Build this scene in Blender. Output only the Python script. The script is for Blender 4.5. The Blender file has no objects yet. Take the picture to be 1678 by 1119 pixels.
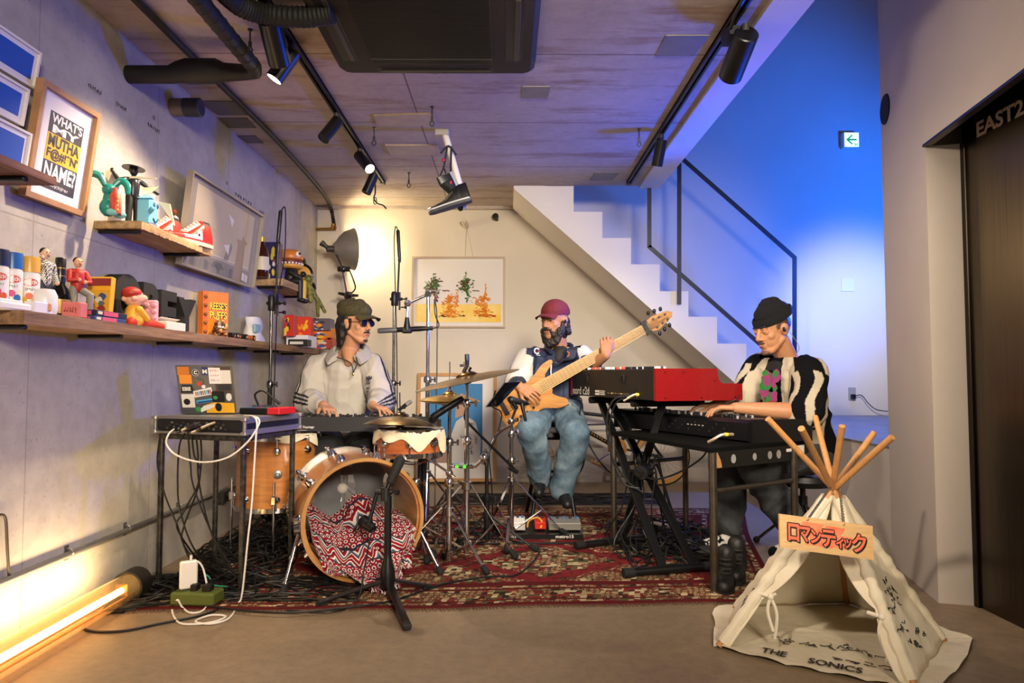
import bpy, math, random
from mathutils import Vector as V, Matrix, Quaternion, noise
SC = bpy.context.scene
COL = SC.collection
random.seed(7)
pi = math.pi
# ------------------------------------------------------------------ camera
F = 1119.0                                   # focal length in pixels (24 mm on a 36 mm sensor)
EYE = V((0, 0, 1.02))
PITCH = math.radians(2.69); YAW = math.radians(0.44)
fw = V((math.sin(YAW)*math.cos(PITCH), math.cos(YAW)*math.cos(PITCH), math.sin(PITCH)))
rt = V((math.cos(YAW), -math.sin(YAW), 0)); upv = rt.cross(fw)
cam = bpy.data.cameras.new('camera'); co = bpy.data.objects.new('camera', cam); COL.objects.link(co)
cam.sensor_width = 36; cam.lens = F/1678*36; cam.clip_start = .05
co.matrix_world = Matrix(((rt.x, upv.x, -fw.x, EYE.x), (rt.y, upv.y, -fw.y, EYE.y), (rt.z, upv.z, -fw.z, EYE.z), (0, 0, 0, 1)))
SC.camera = co
SC.view_settings.view_transform = 'Standard'; SC.view_settings.look = 'None'
SC.view_settings.gamma = 1; SC.view_settings.use_curve_mapping = False
SC.view_settings.exposure = 0.3
def ray(px, py): return fw*F + rt*(px-839) + upv*(559.5-py)
def at(px, py, y):
    d = ray(px, py); return EYE + d*((y-EYE.y)/d.y)
def onz(px, py, z=0.0):
    d = ray(px, py); return EYE + d*((z-EYE.z)/d.z)
def onx(px, py, x):
    d = ray(px, py); return EYE + d*((x-EYE.x)/d.x)
# ------------------------------------------------------------------ world and big lights
W = bpy.data.worlds.new('world'); SC.world = W; W.use_nodes = True
W.node_tree.nodes['Background'].inputs[0].default_value = (1, .80, .60, 1)
W.node_tree.nodes['Background'].inputs[1].default_value = .085
def lamp(name, kind, loc, target, energy, col, **kw):
    l = bpy.data.lights.new(name, kind); l.energy = energy; l.color = col
    for k, v in kw.items(): setattr(l, k, v)
    o = bpy.data.objects.new(name, l); COL.objects.link(o); o.location = loc
    o.rotation_euler = (V(target)-V(loc)).to_track_quat('-Z', 'Y').to_euler()
    return o
WARM = (1, .78, .52)
lamp('unseen_room_light', 'AREA', (.95, .9, 2.4), (.0, 4.9, .95), 23, (1, .88, .72), shape='RECTANGLE', size=.7, size_y=.4, spread=1.25)
lamp('unseen_room_light', 'AREA', (1.0, -1.7, 2.2), (-.5, 3.9, .75), 40, (1, .86, .68), shape='RECTANGLE', size=.8, size_y=.6, spread=1.15)
lamp('unseen_room_light', 'AREA', (-.3, 3.1, 2.5), (-.3, 3.9, 0), 7, (1, .80, .56), shape='RECTANGLE', size=1.2, size_y=1.2)
lamp('unseen_room_light', 'SPOT', (-.6, .5, 2.4), (1.8, 3.4, .75), 260, (1, .85, .68), spot_size=math.radians(46), spot_blend=.8, shadow_soft_size=.06)
lamp('unseen_room_light', 'SPOT', (-.3, 2.5, 2.45), (1.95, 2.75, 1.45), 75, (1, .84, .66), spot_size=math.radians(74), spot_blend=.9, shadow_soft_size=.15)  # added spot without a fixture, brightens the right wall
BLUE = (0, .078, 1)
lamp('blue_light', 'SPOT', (3.1, 5.0, 4.6), (2.9, 5.15, .6), 1000, (0, .12, 1), spot_size=math.radians(48), spot_blend=.8, shadow_soft_size=.15)
lamp('blue_light', 'SPOT', (3.9, 4.2, 2.0), (2.6, 6.48, 2.6), 470, (0, .13, 1), spot_size=math.radians(88), spot_blend=.7, shadow_soft_size=.2)
lamp('blue_light', 'SPOT', (2.35, 4.5, 1.55), (-1.5, 3.0, 2.9), 225, BLUE, spot_size=math.radians(100), spot_blend=.6, shadow_soft_size=.12)

# ------------------------------------------------------------------ materials
def lin(h):
    c = [int(h[i:i+2], 16)/255 for i in (0, 2, 4)]
    return tuple(x/12.92 if x <= .04045 else ((x+.055)/1.055)**2.4 for x in c) + (1,)
MATS = {}
def mat(h, rough=.5, metal=0.0, noise_amt=0, scale=8, bump=0, bscale=60, emit=0, spec=.5, h2=None, trans=0, alpha=1, coat=0, stretch=None, key=''):
    k = (h, rough, metal, noise_amt, scale, bump, bscale, emit, spec, h2, trans, alpha, coat, stretch, key)
    if k in MATS: return MATS[k]
    m = bpy.data.materials.new('mat_'+h+key); m.use_nodes = True; MATS[k] = m
    nt = m.node_tree; N = nt.nodes; L = nt.links; b = N['Principled BSDF']
    b.inputs['Base Color'].default_value = lin(h); b.inputs['Roughness'].default_value = rough
    b.inputs['Metallic'].default_value = metal; b.inputs['Specular IOR Level'].default_value = spec
    if trans: b.inputs['Transmission Weight'].default_value = trans
    if alpha < 1: b.inputs['Alpha'].default_value = alpha
    if coat: b.inputs['Coat Weight'].default_value = coat; b.inputs['Coat Roughness'].default_value = .08
    if emit:
        b.inputs['Emission Color'].default_value = lin(h); b.inputs['Emission Strength'].default_value = emit
    if noise_amt or bump:
        tc = N.new('ShaderNodeTexCoord'); mp = N.new('ShaderNodeMapping'); L.new(tc.outputs['Object'], mp.inputs[0])
        if stretch: mp.inputs['Scale'].default_value = stretch
    if noise_amt:
        nz = N.new('ShaderNodeTexNoise'); nz.inputs['Scale'].default_value = scale; nz.inputs['Detail'].default_value = 8; nz.inputs['Roughness'].default_value = .6
        L.new(mp.outputs[0], nz.inputs['Vector'])
        rp = N.new('ShaderNodeValToRGB'); L.new(nz.outputs[0], rp.inputs[0])
        c = lin(h)
        d = lin(h2) if h2 else tuple(x*(1-noise_amt) for x in c[:3])+(1,)
        rp.color_ramp.elements[0].position = .35; rp.color_ramp.elements[1].position = .65
        rp.color_ramp.elements[0].color = d; rp.color_ramp.elements[1].color = c
        L.new(rp.outputs[0], b.inputs['Base Color'])
    if bump:
        nb = N.new('ShaderNodeTexNoise'); nb.inputs['Scale'].default_value = bscale; nb.inputs['Detail'].default_value = 5
        L.new(mp.outputs[0], nb.inputs['Vector'])
        bp = N.new('ShaderNodeBump'); bp.inputs['Strength'].default_value = bump; bp.inputs['Distance'].default_value = .01
        L.new(nb.outputs[0], bp.inputs['Height']); L.new(bp.outputs[0], b.inputs['Normal'])
    return m
def nodemat(name, build, rough=.6, metal=0, spec=.5):
    m = bpy.data.materials.new(name); m.use_nodes = True
    b = m.node_tree.nodes['Principled BSDF']; b.inputs['Roughness'].default_value = rough; b.inputs['Metallic'].default_value = metal
    b.inputs['Specular IOR Level'].default_value = spec
    build(m.node_tree, m.node_tree.nodes, m.node_tree.links, b); return m
def ramp(N, L, src, stops, interp='LINEAR'):
    r = N.new('ShaderNodeValToRGB'); cr = r.color_ramp; cr.interpolation = interp
    while len(cr.elements) < len(stops): cr.elements.new(.5)
    for e, (p, c) in zip(cr.elements, stops):
        e.position = p; e.color = lin(c) if isinstance(c, str) else (c, c, c, 1)
    L.new(src, r.inputs[0]); return r.outputs[0]
def objco(N, L, scale=None, rot=None):
    tc = N.new('ShaderNodeTexCoord'); mp = N.new('ShaderNodeMapping'); L.new(tc.outputs['Object'], mp.inputs[0])
    if scale: mp.inputs['Scale'].default_value = scale
    if rot: mp.inputs['Rotation'].default_value = rot
    return mp.outputs[0]
def noise_tex(N, L, vec, scale, detail=6, rough=.6):
    n = N.new('ShaderNodeTexNoise'); n.inputs['Scale'].default_value = scale; n.inputs['Detail'].default_value = detail; n.inputs['Roughness'].default_value = rough
    L.new(vec, n.inputs['Vector']); return n.outputs[0]
def mixc(N, L, fac, a, b, mode='MIX'):
    m = N.new('ShaderNodeMix'); m.data_type = 'RGBA'; m.blend_type = mode
    for s, v in ((m.inputs[0], fac), (m.inputs[6], a), (m.inputs[7], b)):
        if hasattr(v, 'is_output'): L.new(v, s)
        elif isinstance(v, str): s.default_value = lin(v)
        else: s.default_value = v
    return m.outputs[2]
def bumpn(N, L, b, h, strength=.3, dist=.01):
    bp = N.new('ShaderNodeBump'); bp.inputs['Strength'].default_value = strength; bp.inputs['Distance'].default_value = dist
    L.new(h, bp.inputs['Height']); L.new(bp.outputs[0], b.inputs['Normal'])
_ca = {}
def colattr(rough=.8, bump=.15, bscale=150, spec=.3):
    k = (rough, bump, bscale, spec)
    if k not in _ca:
        def f(nt, N, L, b):
            a = N.new('ShaderNodeAttribute'); a.attribute_name = 'Col'; L.new(a.outputs['Color'], b.inputs['Base Color'])
            if bump: bumpn(N, L, b, noise_tex(N, L, objco(N, L), bscale, 3), bump)
        _ca[k] = nodemat('colour_pattern', f, rough, 0, spec)
    return _ca[k]
BLK = mat('0b0b0c', .45); BLKM = mat('141416', .35, .3); RUB = mat('0a0a0a', .8); CHR = mat('d8d8dc', .12, 1.0); STL = mat('8d8a84', .38, 1.0)
DCHR = mat('6f6d6a', .22, 1.0); WHT = mat('e8e4dc', .6); CAB = mat('080808', .5)
# ------------------------------------------------------------------ mesh builder
def frame(z, x=None):
    z = V(z).normalized()
    x = V(x) if x is not None else (V((0, 0, 1)) if abs(z.z) < .9 else V((1, 0, 0)))
    y = z.cross(x)
    if y.length < 1e-6: y = z.cross(V((.3, 1, .2)))
    y.normalize(); x = y.cross(z)
    return Matrix((x, y, z)).transposed()
def rot(ax, deg): return Matrix.Rotation(math.radians(deg), 3, ax)
class MB:
    def __init__(s): s.v = []; s.f = []; s.m = []
    def add(s, vs, fs, m=0):
        o = len(s.v); s.v += [V(p) for p in vs]; s.f += [tuple(i+o for i in f) for f in fs]; s.m += [m]*len(fs); return s
    def box(s, c, size, R=None, m=0, bev=0):
        x, y, z = (q/2 for q in size); R = R or Matrix.Identity(3); c = V(c)
        if bev:
            b = min(bev, x*.49, y*.49, z*.49); vs = []; idx = {}
            for sx in (-1, 1):
                for sy in (-1, 1):
                    for sz in (-1, 1):
                        for k in range(3):
                            p = [sx*x, sy*y, sz*z]
                            for j in range(3):
                                if j != k: p[j] -= (sx, sy, sz)[j]*b
                            idx[(sx, sy, sz, k)] = len(vs); vs.append(c+R@V(p))
            fs = []
            for k in range(3):
                a, d = (k+1) % 3, (k+2) % 3
                for sg in (-1, 1):
                    q = []
                    for (u, w) in ((-1, -1), (1, -1), (1, 1), (-1, 1)):
                        t = [0]*3; t[k] = sg; t[a] = u; t[d] = w; q.append(idx[(*t, k)])
                    fs.append(q if sg > 0 else q[::-1])
                for u in (-1, 1):
                    for w in (-1, 1):
                        t0 = [0]*3; t0[a] = u; t0[d] = w; t1 = list(t0); t0[k] = -1; t1[k] = 1
                        q = [idx[(*t0, a)], idx[(*t1, a)], idx[(*t1, d)], idx[(*t0, d)]]
                        fs.append(q if u*w < 0 else q[::-1])
            for sx in (-1, 1):
                for sy in (-1, 1):
                    for sz in (-1, 1):
                        q = [idx[(sx, sy, sz, k)] for k in range(3)]; fs.append(q if sx*sy*sz > 0 else q[::-1])
            return s.add(vs, fs, m)
        vs = [c+R@V((i*x, j*y, k*z)) for i in (-1, 1) for j in (-1, 1) for k in (-1, 1)]
        return s.add(vs, [(0, 1, 3, 2), (4, 6, 7, 5), (0, 4, 5, 1), (2, 3, 7, 6), (0, 2, 6, 4), (1, 5, 7, 3)], m)
    def bx(s, a, b, m=0, bev=0):
        a, b = V(a), V(b); return s.box((a+b)/2, [abs(q) for q in b-a], None, m, bev)
    def tube(s, pts, r, m=0, n=8, caps=True, closed=False):
        pts = [V(p) for p in pts]; k = len(pts); rs = r if isinstance(r, (list, tuple)) else [r]*k
        t0 = (pts[1]-pts[0]).normalized(); R = frame(t0); vs = []
        for i, p in enumerate(pts):
            a = pts[i-1] if i else (pts[-1] if closed else p); b = pts[i+1] if i+1 < k else (pts[0] if closed else p)
            t = (b-a)
            if t.length > 1e-9:
                t.normalize(); q = R.col[2].rotation_difference(t); R = q.to_matrix() @ R
            for j in range(n):
                an = 2*pi*j/n; vs.append(p + (R.col[0]*math.cos(an)+R.col[1]*math.sin(an))*rs[i])
        fs = [(i*n+j, i*n+(j+1) % n, (i+1)*n+(j+1) % n, (i+1)*n+j) for i in range(k-1) for j in range(n)]
        if closed: fs += [((k-1)*n+j, (k-1)*n+(j+1) % n, (j+1) % n, j) for j in range(n)]
        elif caps: fs += [tuple(range(n))[::-1], tuple((k-1)*n+j for j in range(n))]
        return s.add(vs, fs, m)
    def cyl(s, a, b, r, r2=None, m=0, n=16): return s.tube([a, b], [r, r if r2 is None else r2], m, n)
    def lathe(s, prof, o, ax=(0, 0, 1), m=0, n=24, x=None, a0=0, a1=2*pi):
        R = frame(ax, x); o = V(o); full = abs(a1-a0-2*pi) < 1e-6; k = len(prof); nn = n if full else n+1; vs = []
        for (r, h) in prof:
            for j in range(nn):
                an = a0+(a1-a0)*j/n; vs.append(o+R@V((r*math.cos(an), r*math.sin(an), h)))
        fs = [(i*nn+j, i*nn+(j+1) % nn, (i+1)*nn+(j+1) % nn, (i+1)*nn+j) for i in range(k-1) for j in range(n)]
        return s.add(vs, fs, m)
    def ell(s, c, r, R=None, m=0, n=14):
        c = V(c); R = R or Matrix.Identity(3); r = (r, r, r) if not isinstance(r, (tuple, list)) else r; h = n//2; vs = []
        for i in range(1, h):
            th = pi*i/h
            for j in range(n):
                an = 2*pi*j/n; vs.append(c+R@V((r[0]*math.sin(th)*math.cos(an), r[1]*math.sin(th)*math.sin(an), -r[2]*math.cos(th))))
        a = len(vs); vs += [c+R@V((0, 0, -r[2])), c+R@V((0, 0, r[2]))]
        fs = [(i*n+j, i*n+(j+1) % n, (i+1)*n+(j+1) % n, (i+1)*n+j) for i in range(h-2) for j in range(n)]
        fs += [(a, (j+1) % n, j) for j in range(n)] + [(a+1, (h-2)*n+j, (h-2)*n+(j+1) % n) for j in range(n)]
        return s.add(vs, fs, m)
    def cap(s, a, ra, b, rb, m=0, n=12):
        a, b = V(a), V(b); d = b-a; L = max(d.length, 1e-5)
        R = frame(d if d.length > 1e-5 else (0, 0, 1)); prof = []
        for i in range(1, 5): th = -pi/2+pi/2*i/4.0; prof.append((ra*math.cos(th), ra*math.sin(th)))
        for i in range(0, 4): th = pi/2*i/4.0; prof.append((rb*math.cos(th), L+rb*math.sin(th)))
        vs = [a+R@V((r*math.cos(2*pi*j/n), r*math.sin(2*pi*j/n), h)) for r, h in prof for j in range(n)]
        k = len(prof); q = len(vs); vs += [a+R@V((0, 0, -ra)), a+R@V((0, 0, L+rb))]
        fs = [(i*n+j, i*n+(j+1) % n, (i+1)*n+(j+1) % n, (i+1)*n+j) for i in range(k-1) for j in range(n)]
        fs += [(q, (j+1) % n, j) for j in range(n)] + [(q+1, (k-1)*n+j, (k-1)*n+(j+1) % n) for j in range(n)]
        return s.add(vs, fs, m)
    def prism(s, poly, vec, m=0, mside=None):
        n = len(poly); a = [V(p) for p in poly]; v = V(vec); nrm = V((0, 0, 0))
        for i in range(n): nrm += a[i].cross(a[(i+1) % n])
        lo, hi = tuple(range(n)), tuple(range(n, 2*n)); sd = [(i, (i+1) % n, n+(i+1) % n, n+i) for i in range(n)]
        if nrm.dot(v) < 0: lo, hi, sd = lo[::-1], hi[::-1], [q[::-1] for q in sd]
        s.add(a+[p+v for p in a], [lo[::-1], hi], m); o = len(s.v)-2*n
        s.f += [tuple(i+o for i in q) for q in sd]; s.m += [m if mside is None else mside]*n; return s
    def quad(s, *p, m=0): return s.add(p, [tuple(range(len(p)))], m)
    def grid(s, fn, nu, nv, m=0, closed_u=False):
        vs = [V(fn(i/(nu if closed_u else nu-1), j/(nv-1))) for j in range(nv) for i in range(nu)]
        fs = [(j*nu+i, j*nu+(i+1) % nu, (j+1)*nu+(i+1) % nu, (j+1)*nu+i) for j in range(nv-1) for i in range(nu if closed_u else nu-1)]
        return s.add(vs, fs, m)
    def text(s, t, o, xd, yd, w=None, h=None, ext=.0006, m=0, bold=0, center=False):
        key = (t, bold)
        if key not in TXT:
            c = bpy.data.curves.new('t', 'FONT'); c.body = t; c.size = 1; c.offset = bold; c.resolution_u = 3
            ob = bpy.data.objects.new('t', c); COL.objects.link(ob); dg = bpy.context.evaluated_depsgraph_get()
            me = bpy.data.meshes.new_from_object(ob.evaluated_get(dg)); TXT[key] = ([v.co.copy() for v in me.vertices], [tuple(p.vertices) for p in me.polygons])
            bpy.data.objects.remove(ob); bpy.data.curves.remove(c); bpy.data.meshes.remove(me)
        vs, fs = TXT[key]
        if not vs: return s
        x0, x1 = min(p.x for p in vs), max(p.x for p in vs); y0, y1 = min(p.y for p in vs), max(p.y for p in vs)
        sx = (w/(x1-x0)) if w else None; sy = (h/(y1-y0)) if h else None
        sx = sx or sy; sy = sy or sx; xd, yd = V(xd).normalized(), V(yd).normalized(); nz = xd.cross(yd)
        cx, cy = ((x0+x1)/2, (y0+y1)/2) if center else (x0, y0)
        return s.add([V(o)+xd*(p.x-cx)*sx+yd*(p.y-cy)*sy+nz*ext for p in vs], fs, m)
TXT = {}
def marks(mb, o, xd, yd, w, h, n, seed, d=.0008, m=0):
    """tiny print too small to read: a row of short strokes"""
    r = random.Random(seed); xd, yd = V(xd).normalized(), V(yd).normalized(); nz = xd.cross(yd); R = Matrix((xd, yd, nz)).transposed(); c = w/n
    for i in range(n):
        for k in range(3):
            u, v = c*(i+.15+.5*r.random()), h*(.1+.4*k*r.random()+.1*k); a, b = ((c*.5, h*.18) if r.random() < .5 else (c*.22, h*.7)); mb.box(V(o)+xd*u+yd*min(v+h*.2, h-b/2)+nz*d, (a, b, .0006), R, m=m)
LOC = {}
def mkmesh(name, mb, loc, smooth=35):
    me = bpy.data.meshes.new(name); me.from_pydata([tuple(p-loc) for p in mb.v], [], mb.f)
    me.polygons.foreach_set('material_index', mb.m); me.update()
    if smooth:
        me.polygons.foreach_set('use_smooth', [True]*len(me.polygons)); me.set_sharp_from_angle(angle=math.radians(smooth))
    return me
def base_of(mb):
    xs = [p.x for p in mb.v]; ys = [p.y for p in mb.v]; return V(((min(xs)+max(xs))/2, (min(ys)+max(ys))/2, min(p.z for p in mb.v)))
def part(name, mb, mats, parent=None, loc=None, smooth=35, label=None, kind=None):
    loc = LOC[parent.name] if parent else (loc if loc is not None else base_of(mb))
    o = bpy.data.objects.new(name, mkmesh(name, mb, loc, smooth)); COL.objects.link(o)
    for x in (mats if isinstance(mats, (list, tuple)) else [mats]): o.data.materials.append(x)
    if parent: o.parent = parent
    else: o.location = loc
    LOC[o.name] = V(loc)
    if label: o['label'] = label
    if kind: o['kind'] = kind
    return o
def thing(name, label, cat, loc, group=None):
    o = bpy.data.objects.new(name, None); COL.objects.link(o); o.location = loc; LOC[o.name] = V(loc); o.empty_display_size = .05
    o['label'] = label; o['category'] = cat
    if group: o['group'] = group
    return o
def single(name, mb, mats, label, cat, group=None, smooth=35):
    o = part(name, mb, mats, smooth=smooth); o['label'] = label; o['category'] = cat
    if group: o['group'] = group
    return o
def struct(name, mb, mats, parent=None, smooth=35):
    o = part(name, mb, mats, parent, smooth=smooth, loc=V((0, 0, 0)) if not parent else None)
    if not parent: o['kind'] = 'structure'
    return o
def stuff(o): o['kind'] = 'stuff'; return o
def dup(o, loc, label, rotz=0):
    c = o.copy(); COL.objects.link(c); c.location = loc; c['label'] = label; c.rotation_euler = (0, 0, rotz)
    for ch in o.children:
        d = ch.copy(); COL.objects.link(d); d.parent = c
        for g in ch.children:
            e = g.copy(); COL.objects.link(e); e.parent = d
    return c
def curve(pts, k=6):
    pts = [V(p) for p in pts]; out = []
    for i in range(len(pts)-1):
        p0 = pts[max(i-1, 0)]; p1 = pts[i]; p2 = pts[i+1]; p3 = pts[min(i+2, len(pts)-1)]
        for j in range(k):
            t = j/k; out.append(.5*((2*p1)+(p2-p0)*t+(2*p0-5*p1+4*p2-p3)*t*t+(3*p1-p0-3*p2+p3)*t**3))
    out.append(pts[-1]); return out
def blob(name, mb, vox, mats, parent, smooth=6, disp=None, colf=None, matf=None, cut=None):
    """union of the closed shapes in mb as one continuous surface"""
    loc = LOC[parent.name]; me = mkmesh(name, mb, loc, 0); ob = bpy.data.objects.new(name, me); COL.objects.link(ob)
    r = ob.modifiers.new('r', 'REMESH'); r.mode = 'VOXEL'; r.voxel_size = vox; r.use_smooth_shade = True
    if smooth: q = ob.modifiers.new('s', 'SMOOTH'); q.factor = .5; q.iterations = smooth
    dg = bpy.context.evaluated_depsgraph_get(); dg.update()
    m2 = bpy.data.meshes.new_from_object(ob.evaluated_get(dg)); bpy.data.objects.remove(ob); bpy.data.meshes.remove(me); m2.name = name
    m2.materials.clear()
    for x in (mats if isinstance(mats, (list, tuple)) else [mats]): m2.materials.append(x)
    if disp:
        nn = [v.normal.copy() for v in m2.vertices]
        for v, n in zip(m2.vertices, nn): v.co += n*disp(v.co+loc)
        m2.update()
    if cut:
        import bmesh
        bm = bmesh.new(); bm.from_mesh(m2)
        bmesh.ops.delete(bm, geom=[v for v in bm.verts if cut(v.co+loc)], context='VERTS'); bm.to_mesh(m2); bm.free()
    if colf:
        ca = m2.color_attributes.new('Col', 'FLOAT_COLOR', 'POINT')
        for i, v in enumerate(m2.vertices): ca.data[i].color = lin(colf(v.co+loc))
    if matf:
        for p in m2.polygons: p.material_index = matf(p.center+loc)
    m2.polygons.foreach_set('use_smooth', [True]*len(m2.polygons))
    o = bpy.data.objects.new(name, m2); COL.objects.link(o); o.parent = parent; LOC[o.name] = V(loc); return o
def fold(seed, amp, f=9, st=(1, 1, 1)):
    def g(p):
        q = V((p.x*st[0], p.y*st[1], p.z*st[2]))*f+V((seed, seed*.7, 0)); a = noise.noise(q); return amp*(1-2*abs(a)*1.6)+amp*.45*noise.noise(q*2.7)
    return g

# ------------------------------------------------------------------ the setting
YB = onz(760, 790).y; XL = onz(515, 790).x; ZC = at(700, 339, YB).z
YS = EYE.y+(YB)*0.885
YN = -2.6                                     # the room runs on behind the camera
XR = 2.076; ZS = .625                         # low wall and raised landing
def f_floor(nt, N, L, b):
    c = objco(N, L); n1 = noise_tex(N, L, c, 1.6, 8, .65); n2 = noise_tex(N, L, c, 22, 6, .7)
    a = ramp(N, L, n1, [(.3, '7b6a54'), (.7, '937e63')]); d = ramp(N, L, n2, [(.35, .74), (.6, 1.0)])
    L.new(mixc(N, L, .8, a, d, 'MULTIPLY'), b.inputs['Base Color']); bumpn(N, L, b, n2, .08)
    L.new(ramp(N, L, n1, [(.3, .42), (.7, .6)]), b.inputs['Roughness'])
FLOOR = nodemat('floor_concrete', f_floor)
def concrete(name, lo, hi, dirt, brickw, brickh, rotv, stain=None, seam=.012, seamw=.9):
    def f(nt, N, L, b):
        c = objco(N, L); n1 = noise_tex(N, L, c, 1.3, 8, .6); n2 = noise_tex(N, L, c, 14, 8, .7); n3 = noise_tex(N, L, c, 60, 4, .5)
        a = ramp(N, L, n1, [(.3, lo), (.68, hi)]); a = mixc(N, L, .6, a, ramp(N, L, n2, [(.3, .72), (.62, 1.0)]), 'MULTIPLY')
        a = mixc(N, L, ramp(N, L, n3, [(.66, 0.0), (.74, .55)]), a, dirt)
        if stain:
            cs = objco(N, L, (.35, 2.2, 1)); a = mixc(N, L, ramp(N, L, noise_tex(N, L, cs, 2.4, 9, .75), [(.52, 0.0), (.64, .75)]), a, stain)
            cs = objco(N, L, (1.2, 6, 1)); a = mixc(N, L, ramp(N, L, noise_tex(N, L, cs, 3.4, 9, .8), [(.60, 0.0), (.68, .75)]), a, '77543d')
        k = N.new('ShaderNodeTexBrick'); k.offset = 0; k.inputs['Scale'].default_value = 1; k.inputs['Mortar Size'].default_value = seam*.5
        k.inputs['Mortar Smooth'].default_value = .5; k.inputs['Brick Width'].default_value = brickw; k.inputs['Row Height'].default_value = brickh
        tc = N.new('ShaderNodeTexCoord'); mp = N.new('ShaderNodeMapping'); L.new(tc.outputs['Object'], mp.inputs[0])
        mp.inputs['Rotation'].default_value = rotv[0]; mp.inputs['Location'].default_value = rotv[1]; L.new(mp.outputs[0], k.inputs['Vector'])
        q = N.new('ShaderNodeMath'); q.operation = 'MULTIPLY'; q.inputs[1].default_value = seamw; L.new(k.outputs['Fac'], q.inputs[0]); a = mixc(N, L, q.outputs[0], a, dirt); L.new(a, b.inputs['Base Color'])
        s = N.new('ShaderNodeMath'); s.operation = 'SUBTRACT'; L.new(n2, s.inputs[0]); L.new(k.outputs['Fac'], s.inputs[1]); bumpn(N, L, b, s.outputs[0], .18)
    return nodemat(name, f, .75, 0, .3)
ysm = onz(700, 273, ZC).y
CEIL = concrete('ceiling_concrete', 'b5a79a', 'cbbeb2', '77645a', 1.8, .93, ((0, 0, 0), (.55, -ysm, 0)), '96785c')
LWALL = concrete('wall_concrete', 'a29c95', 'bdb6ac', '77716a', .9, 1.8, ((0, -pi/2, -pi/2), (.1, .2, .15)), seamw=.45, seam=.008)
def f_plaster(c1, c2, dirt, low):
    def f(nt, N, L, b):
        c = objco(N, L); n1 = noise_tex(N, L, c, 1.1, 8, .6); n2 = noise_tex(N, L, c, 40, 4, .5); a = ramp(N, L, n1, [(.3, c1), (.7, c2)])
        if low:
            sp = N.new('ShaderNodeSeparateXYZ'); L.new(c, sp.inputs[0]); n3 = noise_tex(N, L, objco(N, L, (.6, 1, 3)), 1.6, 9, .7)
            g = ramp(N, L, sp.outputs[2], [(.05, .28), (.55, .0)]); ad = N.new('ShaderNodeMath'); ad.operation = 'ADD'; L.new(n3, ad.inputs[0]); L.new(g, ad.inputs[1])
            a = mixc(N, L, ramp(N, L, ad.outputs[0], [(.70, 0.0), (.86, .7)]), a, dirt)
        L.new(a, b.inputs['Base Color']); bumpn(N, L, b, n2, .05)
    return f
PLASTER = nodemat('wall_plaster', f_plaster('cfc4b2', 'd8cdbb', '8a8177', True), .7, 0, .3)
RPLASTER = nodemat('side_plaster', f_plaster('b7aca0', 'c2b7aa', '8a7d70', False), .7, 0, .3)
STAIRM = nodemat('stair_plaster', f_plaster('e2dad0', 'e8e1d8', '8a7d70', False), .7, 0, .3)
mb = MB(); mb.bx((XL-.2, YN, -.1), (5.2, YB+.2, 0)); struct('floor', mb, FLOOR)
mb = MB(); mb.bx((XL-.2, YN, 0), (XL, YB+.2, ZC+.3)); WL = struct('wall_left', mb, LWALL)
for i, (px, py, w) in enumerate(((144, 143, .10), (190, 173, .09), (242, 207, .12), (385, 320, .30), (425, 348, .10))): q = onx(px, py, XL+.0005); mb = MB(); marks(mb, q, (0, 1, 0), (0, 0, 1), w, .022, 7, i); part('stencil_mark', mb, mat('3a3634', .8), WL)
for px, py in ((157, 201), (252, 193), (372, 300)): q = onx(px, py, XL+.0005); mb = MB(); mb.lathe([(0, .001), (.011, .001), (.013, 0)][::-1], q, (1, 0, 0), n=14); part('tie_hole', mb, mat('6e6862', .9), WL)
mb = MB(); mb.bx((XL, YB, 0), (5.2, YB+.2, 5.2)); struct('wall_back', mb, PLASTER)
XE = onz(1050, 301, ZC).x                     # slab edge over the stair void
mb = MB(); mb.bx((XL, YN, ZC), (XE, YS, ZC+.3)); mb.bx((XL, YS, ZC), (onz(842, 303, ZC).x+.02, YB, ZC+.3)); struct('ceiling', mb, CEIL)
mb = MB(); mb.bx((XE-.005, YN, ZC-.025), (XE+.17, YS, ZC+.3)); struct('trim_1', mb, STAIRM)        # white painted slab edge
mb = MB(); mb.bx((XL, YB-.05, ZC-.03), (onz(842, 303, ZC).x, YB, ZC)); struct('trim_2', mb, CEIL)
mb = MB(); mb.bx((5.2, 1, 0), (5.4, YB+.2, 5.2)); struct('wall_far_right', mb, PLASTER)
mb = MB(); mb.bx((XE+.17, -.6, 5.2), (5.4, YB+.2, 5.4)); mb.bx((XL-.2, -.8, ZC+.3), (5.4, -.6, 5.4)); struct('ceiling_light_block', mb, PLASTER)  # unseen roof and wall added to keep world light out of the void
# right: plastered elevator wall with a recessed steel door
c1 = onz(1538, 988); c0 = onz(1462, 923); jb = onz(1600, 993); c1.z = c0.z = jb.z = 0
zl = at(1510, 240, c1.y).z
dirw = V((-.165, -1, 0)).normalized()
n1 = c1+dirw*1.5; n2 = c1+dirw*4.5
mb = MB()
mb.prism([c0, c1, jb, jb+V((.5, 0, 0)), V((c0.x+.6, c0.y, 0))], (0, 0, zl))
zh = zl+.16
mb.prism([c0+V((0, 0, zh)), c1+V((0, 0, zh)), n2+V((0, 0, zh)), n2+V((1.4, 0, zh)), V((c0.x+.6, c0.y, zh))], (0, 0, 3.0))
mb.prism([c1+V((0, 0, zl)), n2+V((0, 0, zl)), n2+V((.02, 0, zl)), c1+V((.02, 0, zl))], (0, 0, .16)); mb.prism([c0+V((0, 0, zl)), c1+V((0, 0, zl)), c1+V((.02, 0, zl)), V((c0.x+.6, c0.y, zl))], (0, 0, .16))
mb.prism([n1, n2, n2+V((1.4, 0, 0)), n1+V((1, 0, 0))], (0, 0, zl))
struct('wall_right', mb, RPLASTER)
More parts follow.
